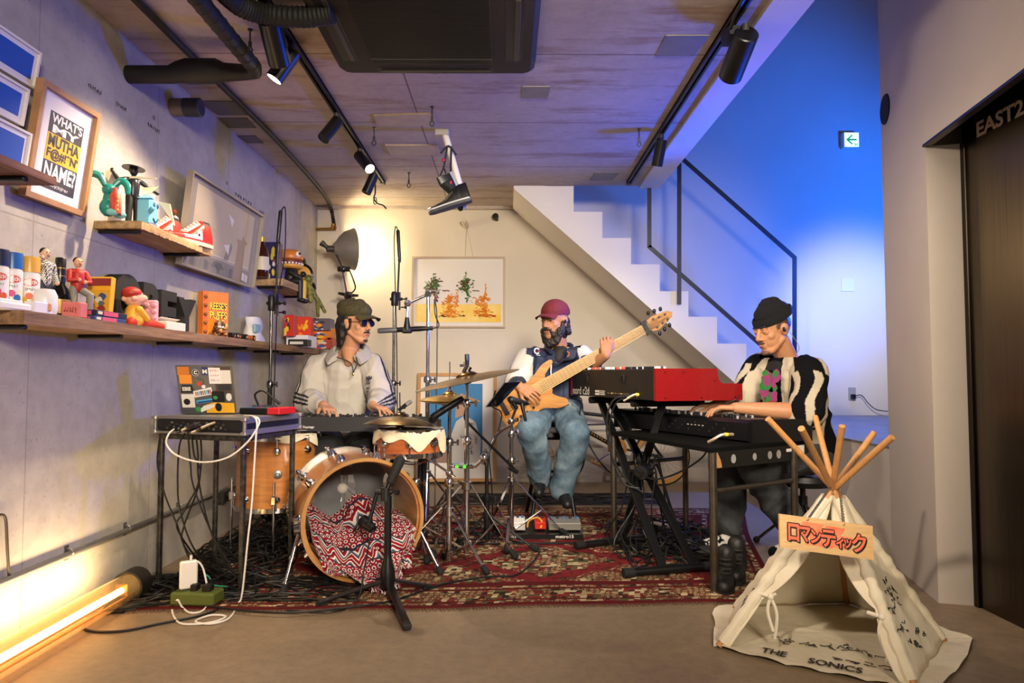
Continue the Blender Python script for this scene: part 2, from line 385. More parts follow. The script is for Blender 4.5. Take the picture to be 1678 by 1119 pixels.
def f_steel(nt, N, L, b):
    n = noise_tex(N, L, objco(N, L, (300, 300, 1.5)), 1.0, 3); L.new(ramp(N, L, n, [(.3, '50473d'), (.7, '62584c')]), b.inputs['Base Color'])
    L.new(ramp(N, L, n, [(.3, .28), (.7, .34)]), b.inputs['Roughness'])
BRUSH = nodemat('brushed_steel', f_steel, .3, 1)
o = thing('door_1', 'brushed steel elevator door in the plastered right wall', 'door', jb+V((0, -.8, 0))); o['kind'] = 'structure'; del o['category'], o['label']
mb = MB(); mb.bx((jb.x, jb.y-1.45, 0), (jb.x+.08, jb.y-.02, zl), bev=.004); part('door_leaf', mb, BRUSH, o)
mb = MB(); mb.bx((jb.x-.012, jb.y-.03, 0), (jb.x+.09, jb.y, zl), bev=.003); part('door_frame', mb, mat('3a342e', .35, 1), o)
DK_ = mat('4a4238', .32, 1)
mb = MB(); mb.bx((jb.x, jb.y-1.46, zl), (jb.x+.08, jb.y, zh)); mb.prism([c1+V((.021, 0, zl)), jb+V((0, 0, zl)), jb+V((.1, 0, zl)), c1+V((.3, .05, zl))], (0, 0, .158)); mb.prism([c1+V((.03, 0, zh-.006)), c1+dirw*1.5+V((.03, 0, zh-.006)), V((jb.x+.02, jb.y-1.46, zh-.006)), jb+V((.02, 0, zh-.006))], (0, 0, .005)); mb.prism([c1+V((-.012, .004, zl-.003)), c1+dirw*1.5+V((-.012, 0, zl-.003)), c1+dirw*1.5+V((.02, 0, zl-.003)), c1+V((.02, .004, zl-.003))], (0, 0, .012)); part('door_header', mb, DK_, o)


q = onx(1602, 226, jb.x-.001); q2 = onx(1678, 187, jb.x-.001)
mb = MB(); mb.text('EAST2', q, (0, -1, 0), (0, 0, 1), w=(q2-q).length*1.02, h=.068, ext=.004, bold=.03)
part('door_lettering', mb, mat('d8c9b4', .4, .2), o)
# landing, low wall and stairs
mb = MB(); mb.bx((XR, c0.y, 0), (5.2, YB, ZS-.012)); struct('wall_low', mb, RPLASTER)
mb = MB(); mb.bx((XR-.004, c0.y, ZS-.012), (5.2, YB, ZS)); struct('floor_landing', mb, mat('837f79', .4, 0, .4, 5, .1, 40))
st = [(842, 303), (893, 303), (893, 305), (940, 305), (940, 347), (987, 347), (987, 390), (1034, 390), (1034, 433), (1081, 433), (1081, 477), (1128, 477), (1128, 519), (1175, 519), (1175, 563), (1223, 563), (1223, 606), (1270, 606), (1270, 649), (1317, 649)]
pts = [at(x, y, YS) for x, y in st]; e = at(1317, 690, YS); pts += [V((e.x, YS, ZS)), V((XR, YS, ZS))]
so = at(1205, 628, YS); s0 = at(842, 309, YS); t = (XR-so.x)/(so.x-s0.x); lo = so+(so-s0)*t
pts += [lo, s0]
mb = MB(); mb.prism(pts, (0, YB-YS, 0)); struct('stairs', mb, STAIRM)
RAIL = mat('3c3e44', .4, .6)
yr = YS-.025
o = thing('stair_railing', 'dark grey flat-bar railing along the concrete stairs', 'railing', at(1302, 640, yr))
def flat(mb, a, b, w=.034, d=.012):
    z = (b-a).normalized(); R = frame(z, (0, 1, 0)); mb.box((a+b)/2, (d, w, (b-a).length+w*.4), R)
mb = MB(); flat(mb, at(1077, 224, yr), at(1302, 422, yr)); part('handrail', mb, RAIL, o)
mb = MB(); flat(mb, at(1302, 422, yr), at(1302, 690, yr)); part('post', mb, RAIL, o)
mb = MB(); flat(mb, at(1113, 257, yr), at(1113, 497, yr)); part('post', mb, RAIL, o)
mb = MB(); flat(mb, at(1064, 304, yr), at(1064, 404, yr)); part('post', mb, RAIL, o)
mb = MB(); flat(mb, at(1064, 404, yr), at(1301, 613, yr)); part('lower_rail', mb, RAIL, o)
# things on the blue wall
c = at(1389.5, 233, YB); w = .150
o = thing('exit_sign', 'small lit white exit sign with green arrow on the blue wall', 'sign', V((c.x, YB, c.z-w/2)))
mb = MB(); mb.bx((c.x-w/2, YB-.07, c.z-w/2), (c.x+w/2, YB, c.z+w/2), bev=.006); part('housing', mb, mat('d8dcd8', .4), o)
mb = MB(); mb.bx((c.x-w/2+.006, YB-.072, c.z-w/2+.006), (c.x+w/2-.006, YB-.0705, c.z+w/2-.006)); part('lit_panel', mb, mat('eafff6', .5, emit=.85), o)
mb = MB(); y = YB-.0735
def P2(u, v): return V((c.x+u*w, y, c.z+v*w))
mb.prism([P2(-.36, .0), P2(-.02, .30), P2(.10, .30), P2(-.16, .05), P2(.32, .05), P2(.32, -.05), P2(-.16, -.05), P2(.10, -.30), P2(-.02, -.30)], (0, .001, 0))
mb.bx(P2(.20, -.40), P2(.24, -.22)+V((0, .001, 0))); mb.bx(P2(.34, -.40), P2(.38, -.22)+V((0, .001, 0))); mb.bx(P2(.27, -.36), P2(.31, -.28)+V((0, .001, 0)))
part('arrow', mb, mat('06a045', .6, emit=.5, spec=.1), o)
c = at(1389, 467, YB); mb = MB(); mb.bx((c.x-.062, YB-.007, c.z-.062), (c.x+.062, YB, c.z+.062), bev=.003)
single('wall_plate', mb, mat('d8d0c4', .5), 'blank square cover plate on the blue wall', 'wall plate')
c = at(1396, 645, YB)
o = thing('power_socket', 'wall socket with a plug in it low on the blue wall', 'socket', V((c.x, YB, c.z-.06)))
mb = MB(); mb.bx((c.x-.035, YB-.008, c.z-.06), (c.x+.035, YB, c.z+.06), bev=.003); part('cover_plate', mb, mat('9a968e', .5), o)
mb = MB(); mb.bx((c.x-.02, YB-.04, c.z-.045), (c.x+.02, YB-.008, c.z-.005), bev=.004); part('plug', mb, BLK, o)
mb = MB(); mb.tube(curve([c+V((.015, -.035, -.02)), at(1412, 648, YB-.03), at(1425, 663, YB-.04), at(1440, 672, YB-.05), at(1475, 675, YB-.1)]), .004, n=6)
single('extension_lead', mb, CAB, 'black cord running from the socket along the blue wall', 'cord')
nrm = V((-(c1.y-c0.y), (c1.x-c0.x), 0)).normalized(); nrm = nrm if nrm.x < 0 else -nrm
mb = MB(); s = (180-612)/-1119*c0.y; q = c0.lerp(c1, .13); q.z = 1.02+s; mb.lathe([(.006, .006), (.078, .006), (.082, 0)], q, nrm, n=28); mb.prism([q+nrm*.006+frame(nrm)@V((.006*math.cos(a*.5), .006*math.sin(a*.5), 0)) for a in range(12)], nrm*.0005)
single('cable_port', mb, mat('050505', .8), 'round black cable hole cover high on the right wall', 'cable port')

# ------------------------------------------------------------------ ceiling fixtures
zp = ZC-.06
def ac():
    fl = onz(562, 121, zp); fr = onz(872, 121, zp); y1 = fl.y; x0, x1 = fl.x, fr.x; y0 = y1-(x1-x0)
    t = thing('air_conditioner', 'dark square cassette air conditioner set in the concrete ceiling', 'air conditioner', V(((x0+x1)/2, (y0+y1)/2, zp)))
    brn = mat('2d2821', .6, spec=.25); blk = mat('0a0908', .5); r = .04
    ol = [(x0+r, y0), (x1-r, y0), (x1, y0+r), (x1, y1-r), (x1-r*.3, y1-r*.3), (x1-r, y1), (x0+r, y1), (x0+r*.3, y1-r*.3), (x0, y1-r), (x0, y0+r)]
    mb = MB(); cx_, cy_ = (x0+x1)/2, (y0+y1)/2
    rg = [[V((cx_+(x-cx_)*k, cy_+(y-cy_)*k, z)) for x, y in ol] for k, z in ((1.035, ZC-.0005), (1.02, zp+.02), (.975, zp))]; n = len(ol)
    mb.add(sum(rg, []), [(k*n+i, k*n+(i+1) % n, (k+1)*n+(i+1) % n, (k+1)*n+i) for k in range(2) for i in range(n)]+[tuple(range(2*n, 3*n))]); part('panel', mb, brn, t)
    g0 = onz(612, 103, zp); g1 = onz(807, 103, zp); gy = g0.y-(g1.x-g0.x)*1.0
    mb = MB(); mb.bx((g0.x, gy, zp-.002), (g1.x, g0.y, zp+.004))
    n = 64
    for i in range(n):
        y = gy+(g0.y-gy)*(i+.5)/n; mb.box((g0.x/2+g1.x/2, y, zp-.004), (g1.x-g0.x, .0035, .006), m=1)
    part('grille', mb, [blk, mat('16140f', .5)], t)
    def slot(a, b):
        mb = MB(); mb.bx((a.x, a.y, zp-.0015), (b.x, b.y, zp+.002)); s = part('air_slot', mb, blk, t)
        mb = MB(); lx, ly = abs(b.x-a.x), abs(b.y-a.y); mb.box(((a.x+b.x)/2+(.012 if lx < ly else 0), (a.y+b.y)/2, zp-.004), (lx*.3 if lx < ly else lx*.96, ly*.96 if lx < ly else ly*.3, .006), bev=.002)
        part('vane', mb, mat('2c2720', .45), s)
    a = onz(563, 100, zp); b = onz(588, 100, zp); slot(V((a.x, gy, 0)), b)
    a = onz(829, 100, zp); b = onz(856, 100, zp); slot(V((a.x, gy, 0)), b)
    a = onz(619, 111, zp); b = onz(808, 120, zp); slot(V((a.x, a.y, 0)), V((onz(808, 111, zp).x, b.y, 0)))
ac()
def track(px, py, name, label, near=-.5):
    e = onz(px, py, ZC); x = e.x; mb = MB(); mb.bx((x-.019, near, ZC-.03), (x-.007, e.y, ZC)); mb.bx((x+.007, near, ZC-.03), (x+.019, e.y, ZC)); mb.bx((x-.019, near, ZC-.012), (x+.019, e.y, ZC)); mb.bx((x-.021, e.y-.06, ZC-.034), (x+.021, e.y, ZC), bev=.003)
    return single('lighting_track', mb, BLK, label, 'lighting track')
track(628, 297, 'a', 'black lighting track on the ceiling left of the air conditioner')
track(1030, 297, 'b', 'black lighting track along the right edge of the ceiling')
def head(xa, y, d, L, label, r=.037, on=0, power=0, angle=60, col=WARM, dark=False):
    """track spotlight hanging at (xa, y): d = direction it points"""
    d = V(d).normalized(); piv = V((xa, y, ZC-.085)); t = thing('track_spotlight', label, 'spotlight', V((xa, y, ZC-.03)), 'track spotlights')
    mb = MB(); mb.cyl((xa, y, ZC-.06), (xa, y, ZC-.028), .017, n=14); mb.cyl((xa, y, ZC-.09), (xa, y, ZC-.055), .008, n=10); part('adapter', mb, [mat('55524e', .4, .6)], t)
    a = piv-d*.02; b = a+d*L
    mb = MB(); mb.lathe([(0, 0), (r*.9, 0), (r, .004), (r, L), (r-.004, L), (r-.006, L-.02), (0, L-.02)], a, d, n=24); part('body', mb, mat('0d0d0e', .35), t)
    mb = MB(); mb.lathe([(0, L-.004), (r-.0045, L-.004)], a, d, n=24); part('lens', mb, mat('fff4e0', .4, emit=on) if on else mat('1b1a18', .2), t)
    if power: lamp('spot_light', 'SPOT', b+d*.012, b+d, power, col, spot_size=math.radians(angle), spot_blend=.7, shadow_soft_size=.03)
    return t
xt = onz(628, 297, ZC).x; xr = onz(1030, 297, ZC).x
yof = lambda px, py: onz(px, py, ZC).y
head(xt, yof(479, 62), (-.50, -.12, -.86), .165, 'lit black spotlight angled at the left wall beside the elbow pipe', on=9, power=85, angle=95, r=.04)
head(xt, yof(448, 20)-.05, (.0, .75, -.65), .19, 'thick black spotlight half hidden behind the flexible duct', r=.05)
head(xt, yof(547, 178), (-.42, -.45, -.85), .17, 'black spotlight in the middle of the left track', power=45, angle=80)  # beam added to warm the left wall, lens stays dark
head(xt, yof(584, 237), (.52, -.55, -.65), .20, 'black spotlight showing its bright lens beside the end of the left track', on=14, power=60, angle=80)
head(xt, yof(607, 272), (-.36, -.1, -.9), .16, 'unlit black spotlight at the far end of the left track')
head(xr, yof(1090, 213), (-.12, .35, -.9), .17, 'lit black spotlight over the top of the stair railing', on=9, power=34, angle=110, col=(.95, .95, 1))
head(xr+.06, yof(1228, 30), (-.02, .9, -.42), .24, 'large black spotlight at the near end of the right track', r=.055)
lamp('spot_light', 'SPOT', (2.6, 3.95, 2.6), (3.35, YB, 1.5), 300, (.86, .88, 1), spot_size=math.radians(42), spot_blend=1, shadow_soft_size=.2)
c = onz(1197, 40, ZC); mb = MB(); mb.prism([c+V((.045*math.cos(a), .07*math.sin(a), -.075)) for a in [pi/3*i for i in range(6)]], (0, 0, .04)); mb.cyl(c+V((-.0, 0, -.04)), c, .012); mb.tube(curve([c+V((-.02, -.06, -.05)), c+V((-.03, -.2, -.03)), c+V((-.03, -.5, -.012))], 5), .008, n=8)
single('track_feed', mb, BLK, 'black cable feed box beside the large spotlight on the right track', 'connector')
# pipes
yp = onx(210, 122, XL).y; zpipe = at(210, 122, yp).z; xe = at(424, 106, yp).x
mb = MB(); mb.tube([(XL, yp, zpipe), (XL+.2, yp, zpipe), (XL+.24, yp, zpipe+.012), (XL+.28, yp, zpipe+.018), (XL+.42, yp, zpipe+.018), (XL+.46, yp, zpipe+.012), (xe-.06, yp, zpipe+.012), (xe-.015, yp-.015, zpipe+.012), (xe, yp-.06, zpipe+.012), (xe, .3, zpipe+.012)], [.042, .042, .05, .058, .058, .044, .036, .038, .036, .036], n=16)
for i in range(26): mb.lathe([(.0365, -.004), (.0385, 0), (.0365, .004)], (xe, yp-.1-i*.07, zpipe+.012), (0, 1, 0), n=14)
single('drain_pipe', mb, mat('100f0e', .6, 0, .4, 30), 'black wrapped pipe with an elbow coming out of the left wall', 'pipe')
zd = ZC-.07
mb = MB(); pp = curve([onz(355, -25, zd), onz(395, 10, zd), onz(440, 24, zd), onz(500, 28, zd-.01), onz(545, 22, zd)], 14)
mb.tube(pp, [.045 if i % 2 else .041 for i in range(len(pp))], n=14)
single('flexible_duct', mb, mat('0e0d0c', .7), 'black ribbed flexible duct running to the air conditioner', 'duct')
xc = -1.565
mb = MB(); mb.tube(curve([(xc, .2, ZC-.02), (xc, 2, ZC-.02), (xc, 3.3, ZC-.02), (xc+.01, 4.3, ZC-.02), (xc+.005, 4.9, ZC-.025), onz(512, 295, ZC-.03), onz(533, 322, ZC-.03), at(543, 343, YB-.03), at(548, 372, YB-.03)], 8), .017, n=10)
single('cable_conduit', mb, mat('151412', .55), 'black cable conduit curving from the ceiling down the back corner', 'conduit')
mb = MB(); a = at(511, 375, YB-.05); mb.cyl((XL, YB-.05, a.z), (XL+.19, YB-.05, a.z), .012); mb.cyl((XL+.16, YB-.05, a.z), (XL+.16, YB-.05, a.z+.05), .014); mb.box((XL+.18, YB-.05, a.z+.015), (.02, .05, .02), m=1)
single('brass_tap', mb, [mat('b08a3e', .3, 1), mat('8a2018', .5)], 'brass wall tap with red handle in the back corner', 'tap')
yv = onx(282, 176, XL).y; a = V((XL, yv, at(282, 176, yv).z))
t = thing('vent_stub', 'short grey pipe stub sticking out of the left wall under the ceiling', 'pipe stub', a)
mb = MB(); mb.lathe([(0, 0), (.048, 0), (.048, .075), (0, .075)], a, (1, 0, 0)); part('sleeve', mb, mat('7b6f60', .6), t)
mb = MB(); mb.lathe([(.0, .07), (.05, .07), (.05, .155), (.045, .158), (0, .155)], a, (1, 0, 0)); part('end_cap', mb, mat('35383c', .5), t)
def plate(pts, label, m, th=.012):
    mb = MB(); mb.prism([onz(x, y, ZC) for x, y in pts], (0, 0, -th))
    for x, y in pts:
        c = onz(x, y, ZC-th); cc = sum((onz(u, w, ZC-th) for u, w in pts), V())/4; q = c.lerp(cc, .14); mb.cyl(q, q-V((0, 0, .002)), .006, n=8)
    single('ceiling_plate', mb, m, label, 'plate', 'ceiling plates')
GP = mat('8c8682', .5, .4, .15, 12)
plate([(1073, 91), (1091, 57), (1163, 57), (1137, 91)], 'large grey steel plate on the ceiling beside the right track', GP, .004)
plate([(854, 160), (856, 141), (902, 141), (898, 160)], 'small grey steel plate in the middle of the ceiling', GP, .004)
plate([(967, 295), (974, 282), (1016, 282), (1003, 295)], 'grey steel plate on the ceiling near the top of the stairs', GP, .004)
CP = mat('c4b298', .75, 0, .2, 10)
plate([(612, 187), (617, 203), (716, 203), (709, 184)], 'concrete coloured ceiling patch above the hanging trainers, farther from the back wall', CP)
plate([(631, 236), (640, 252), (722, 252), (717, 236)], 'concrete coloured ceiling patch nearer the back wall, left of the hanging trainers', CP)
DP = mat('6b6460', .6)
plate([(323, 165), (384, 165), (406, 188), (357, 188)], 'dark ceiling plate under the conduit, nearest of three', DP, .004)
plate([(357, 193), (405, 193), (420, 209), (374, 209)], 'dark ceiling plate under the conduit, middle of three', DP, .004)
plate([(388, 222), (418, 222), (432, 234), (405, 234)], 'dark ceiling plate under the conduit, farthest of three', DP, .004)
def hook(px, py, label, L=.09):
    c = onz(px, py, ZC); mb = MB(); mb.lathe([(0, 0), (.012, 0), (.012, -.006), (0, -.006)][::-1], c, n=10); mb.cyl(c, c-V((0, 0, L)), .004, n=8)
    R = Matrix.Identity(3); mb.tube([c+V((.012*math.cos(a), 0, -L-.012+.016*math.sin(a))) for a in [pi*2*i/10 for i in range(10)]], .004, closed=True, n=6); mb.box(c-V((0, 0, L*.8)), (.016, .01, .03), bev=.002)
    single('ceiling_hook', mb, mat('5d5b5a', .35, .9), label, 'hook', 'ceiling hooks')
hook(613, 209, 'steel ceiling hook close to the right of the left track'); hook(708, 175, 'steel ceiling hook at the corner of the far ceiling patch'); hook(670, 283, 'steel ceiling hook beyond the hanging trainers, near the back wall'); hook(1047, 211, 'steel ceiling hook left of the right track'); hook(756, 20, 'x') if 0 else None; hook(410, 48, 'steel ceiling hook beside the elbow pipe')
# hanging carabiner cord at the track end
c = onz(615, 296, ZC); mb = MB(); mb.tube(curve([c, c+V((.0, 0, -.10)), c+V((-.01, 0, -.15)), c+V((.02, 0, -.19)), c+V((.06, .02, -.2)), c+V((.09, .02, -.23))], 6), .006, n=6); mb.tube([c+V((.012*math.cos(a), 0, -.17+.03*math.sin(a))) for a in [pi*2*i/10 for i in range(10)]], .004, closed=True, n=6)
single('hanging_clip', mb, mat('14120f', .5), 'black carabiner clip hanging on a cord at the far end of the left track', 'clip')
# ------------------------------------------------------------------ sneaker builder (toe towards +x in its own frame)
def sneaker(name, label, cat, loc, R, L, cols, group=None, stands=True):
    """high-top basketball shoe; cols = upper, panel, sole, toe, lace, collar"""
    t = thing(name, label, cat, loc, group); s = L/.30
    def T(x, y, z): return V(loc)+R@V((x*s, y*s, z*s))
    def wid(u): return .034+.016*math.sin(pi*min(1, u*1.15))**.8 if u < .87 else .05*math.sqrt(max(0, 1-((u-.72)/.285)**2))
    out = [(u, wid(u)) for u in [.0, .02, .06, .12, .2, .3, .4, .5, .6, .7, .8, .87, .93, .97, .992]]
    ring = [(u*.3-.15, -w) for u, w in out]+[(u*.3-.15, w) for u, w in out[::-1]]
    mb = MB(); mb.prism([T(x, y, 0) for x, y in ring], R@V((0, 0, .018*s))); mb.prism([T(x*.985, y*.97, .018) for x, y in ring], R@V((0, 0, .01*s)), m=1)
    part('sole', mb, [mat(cols[2], .6), mat(cols[3], .6)], t)
    def top(u): return .135 if u < .2 else (.135-.075*((u-.2)/.35) if u < .55 else .06-.018*((u-.55)/.45))
    def surf(a, b):
        u = .012+a*.976; w = wid(u)*.93; h = top(u)-.028; ang = pi*b; k = 2.4
        cx, sx = math.cos(ang), math.sin(ang); px = math.copysign(abs(cx)**(2/k), cx)*w; pz = abs(sx)**(2/k)*h
        if u < .2: px *= 1-.35*(pz/h)**1.5
        return T(u*.3-.15, -px, .028+pz)
    mb = MB(); mb.grid(surf, 40, 19)
    def fi(i, j): return i/39, j/18
    o = []
    for k, f in enumerate(mb.f):
        j, i = divmod(k, 39); u, b = (i+.5)/39, abs((j+.5)/18-.5)*2
        m = 0
        if u > .74 and b > .35 or u > .9: m = 1
        if u < .24 and b > .62: m = 1
        if .28 < u < .66 and b > .70-.3*abs(u-.5) and b < .97: m = 2
        if .34 < u < .66 and abs(b-.72+.5*(u-.5)) < .06: m = 3
        if u < .2 and b < .5: m = 3 if u < .16 else 0
        if .26 < u < .62 and b < .30: m = 4
        o.append(m)
    mb.m = o
    part('upper', mb, [mat(cols[0], .35), mat(cols[1], .4), mat(cols[4], .5), mat(cols[5], .4), mat(cols[4], .6)], t)
    mb = MB()
    for i in range(6):
        u = .27+i*.06; z = top(u)+.004; w = .024
        mb.tube([T(u*.3-.15, -w, z-.012), T(u*.3-.15+.004, 0, z+.003), T(u*.3-.15+.008, w, z-.012)], .0035*s, n=6)
    part('laces', mb, mat(cols[4], .7), t); return t
# trainers hanging from a white bracket
yk = onz(727, 213, ZC).y; a = at(727, 216, yk); b = at(753, 303, yk)
t = thing('shoe_bracket', 'white angled steel tube bracket on the ceiling holding the hanging trainers', 'bracket', onz(727, 213, ZC))
mb = MB(); mb.box((a.x-.01, yk, ZC-.02), (.09, .06, .04), bev=.005); part('mounting_block', mb, mat('b8b2a8', .5), t)
mb = MB(); mb.cyl((a.x+.01, yk, ZC-.03), b, .022, n=14); part('tube', mb, mat('d9d4cc', .4), t)
DK = ('16171a', '0e0f10', '3a3d40', 'b9bcc0', '1c1d20', '101114')
s1 = at(738, 326, yk-.06); R1 = rot('Y', -14) @ rot('Z', 180) @ rot('X', 8)
sneaker('trainer', 'black trainer hanging sideways below its pair from the ceiling bracket', 'trainer', s1+V((0, 0, -.06)), rot('Y', -16) @ rot('Z', 172), .29, DK, 'hanging trainers')
s2 = at(734, 318, yk+.02)
sneaker('trainer', 'black trainer hanging toe-down behind its pair from the ceiling bracket', 'trainer', s2+V((.06, 0, .02)), rot('Z', 40) @ rot('Y', 62) @ rot('X', 180), .26, ('1c1e20', '121314', '9a9c9a', 'a8aaa8', '1c1d20', '101114'), 'hanging trainers')
mb = MB()
for q in ((727, 275, -.02), (738, 312, -.05)):
    e = at(q[0], q[1], yk+q[2]); c0_ = at(733+(q[0]-727)*.6, 240, yk-.03); mb.tube(curve([c0_, c0_.lerp(e, .5), e], 5), .006, n=6); mb.ell(e+V((0, 0, .05)), .014, m=1, n=8)
c0_ = at(735, 239, yk-.03); mb.tube(curve([c0_+V((-.05, 0, -.05)), c0_, c0_+V((.05, 0, -.06))], 5), .006, n=6); mb.tube(curve([at(727, 275, yk-.02), at(720, 292, yk), at(722, 302, yk)], 4), .005, n=6); mb.tube(curve([at(727, 275, yk-.02), at(733, 290, yk), at(734, 300, yk)], 4), .005, n=6)
single('shoelace', mb, [mat('121214', .7), mat('b03038', .5)], 'black shoelaces with red toggles tying the trainers to the bracket', 'shoelace')
# stubs on the back wall
for px, py, lb in ((764, 371, 'pale pipe stub above the picture frame on the back wall'), (814, 360, 'small dark metal stub high on the back wall')):
    c = at(px, py, YB); mb = MB(); mb.lathe([(0, 0), (.028, 0), (.028, .10), (.02, .104), (0, .09)] if px < 800 else [(0, 0), (.018, 0), (.018, .05), (.03, .05), (.03, .07), (0, .07)], c, (-.2, -1, .35), n=16); single('wall_stub', mb, mat('cfc4ae', .5) if px < 800 else mat('4a4640', .4, .8), lb, 'pipe stub')
# dish lamp
yl = YB-.30
dc = at(548, 408, yl); ax = V((.82, .42, .06)).normalized()
ALU = mat('a39c90', .34, .55, .12, 60)
t = thing('dish_lamp', 'industrial lamp with a large aluminium dish shade in the back left corner', 'lamp', V((at(572, 485, yl).x, yl, 0)))
mb = MB(); mb.lathe([(.0, -.01), (.05, -.01), (.075, .02), (.12, .05), (.165, .10), (.19, .165), (.196, .175), (.19, .17), (.16, .105), (.11, .055), (.05, .01)], dc, ax, n=40); part('shade', mb, ALU, t)
mb = MB(); h0 = dc-ax*.01; mb.cyl(h0, h0-ax*.06, .03); mb.tube([h0-ax*.04, h0+V((-.06, -.03, .02)), h0+V((-.10, -.03, .05))], [.022, .02, .03], n=10); part('lamp_holder', mb, mat('4b4640', .45, .6), t)
j = at(563, 441, yl-.05); mb = MB(); mb.cyl(j+V((-.05, 0, 0)), j+V((.06, 0, 0)), .024); mb.ell(j, .032); mb.tube([h0, j], .008); part('joint', mb, DCHR, t)
k = at(571, 484, yl); mb = MB(); mb.cyl(j+V((-.01, 0, 0)), k+V((-.012, 0, 0)), .008); mb.tube(curve([j+V((.05, 0, .0)), j+V((.09, 0, -.1)), k+V((.06, 0, .06)), k], 6), .007); part('arm', mb, DCHR, t)
mb = MB(); mb.lathe([(0, -.04), (.03, -.04), (.045, 0), (.03, .03), (0, .03)], k); mb.tube([k+V((-.09, 0, .02)), k, k+V((.09, 0, .0))], [.012, .02, .012]); part('clamp', mb, DCHR, t)
mb = MB(); mb.cyl((k.x, yl, 0), k, .014); mb.lathe([(0, .03), (.16, .02), (.17, 0), (0, 0)][::-1], (k.x, yl, 0)); part('stand', mb, BLKM, t)
mb = MB(); mb.ell(dc+ax*.10, (.045, .045, .06), frame(ax)); part('bulb', mb, mat('fff0cc', .4, emit=14), t)
lamp('dish_light', 'POINT', dc+ax*.17, (0, 0, 0), 18, (1, .80, .46), shadow_soft_size=.05)
# floor tube lamp by the left wall
x, z = XL+.13, .075; ye = onz(186, 985).y-.02
t = thing('tube_lamp', 'glowing amber tube lamp lying on the floor along the left wall', 'lamp', V((x, ye-.7, 0)))
def f_glass(nt, N, L, b):
    b.inputs['Base Color'].default_value = (1, .62, .22, 1); b.inputs['Alpha'].default_value = .42; b.inputs['Roughness'].default_value = .06; b.inputs['Coat Weight'].default_value = 1
mb = MB(); mb.tube([(x, ye-1.3, z), (x, ye, z)], .06, n=32, caps=False); part('glass_tube', mb, nodemat('amber_glass', f_glass, .06), t)
mb = MB(); mb.lathe([(0, .06), (.069, .06), (.069, -.03), (.06, -.03)][::-1], (x, ye, z), (0, 1, 0)); part('end_cap', mb, mat('1a1713', .5), t)
mb = MB(); mb.cyl((x, ye-1.3, z), (x, ye-.03, z), .014, n=14); part('fluorescent_tube', mb, mat('ffd590', .4, emit=5), t)
mb = MB(); mb.tube([(x-.02, ye-1.3, z-.03), (x-.02, ye-.02, z-.03)], .006); mb.tube([(x+.02, ye-1.3, z-.03), (x+.02, ye-.02, z-.03)], .006); mb.box((x, ye-.06, z), (.05, .02, .05), m=0); part('holder', mb, mat('b5853a', .3, 1), t)
mb = MB()
for yy in (ye-.12, ye-1.1): mb.box((x, yy, .0075), (.10, .05, .015), bev=.002)
part('foot', mb, BLK, t)
lamp('tube_light', 'AREA', (x+.001, ye-.65, z+.062), (x-.35, ye-.65, .5), 9, (1, .72, .36), shape='RECTANGLE', size=1.1, size_y=.05)
mb = MB(); mb.tube(curve([onx(0, 843, XL+.01), onx(9, 850, XL+.012), onx(12, 900, XL+.012), onx(15, 945, XL+.012)], 6), .005, n=6)
single('lamp_cord', mb, mat('3a2f20', .5), 'thin brown cord hanging on the wall above the tube lamp', 'cord')
# conduit along the left wall
a = onx(257, 845, XL); zc_ = a.z
t = thing('wall_conduit', 'grey steel conduit pipe low along the left wall', 'conduit', V((XL, 3.5, zc_)))
mb = MB(); mb.cyl((XL+.016, .5, zc_-.01), (XL+.016, YB-.3, zc_), .013, n=12); part('pipe', mb, mat('6f6e6a', .45, .5), t)
for px, py in ((108, 902), (204, 866), (290, 830)):
    q = onx(px, py, XL); mb = MB(); mb.bx((XL, q.y-.012, zc_-.03), (XL+.004, q.y+.012, zc_+.03)); mb.tube([(XL+.004+.026*math.sin(a_), q.y, zc_+.017*math.cos(a_)) for a_ in [pi*i/6 for i in range(7)]], .004, n=6); part('clamp', mb, mat('7d7b76', .4, .7), t)
q = onx(360, 812, XL); o = thing('outlet_box', 'black surface outlet box with plugs on the left wall behind the black table', 'socket', q)
mb = MB(); mb.box(q+V((.025, 0, 0)), (.05, .12, .08), bev=.005); part('box', mb, mat('2a2926', .5), o)
mb = MB(); mb.box(q+V((.07, -.02, .01)), (.05, .03, .03), bev=.005); mb.box(q+V((.07, .03, -.01)), (.05, .03, .03), bev=.005); part('plug', mb, BLK, o)

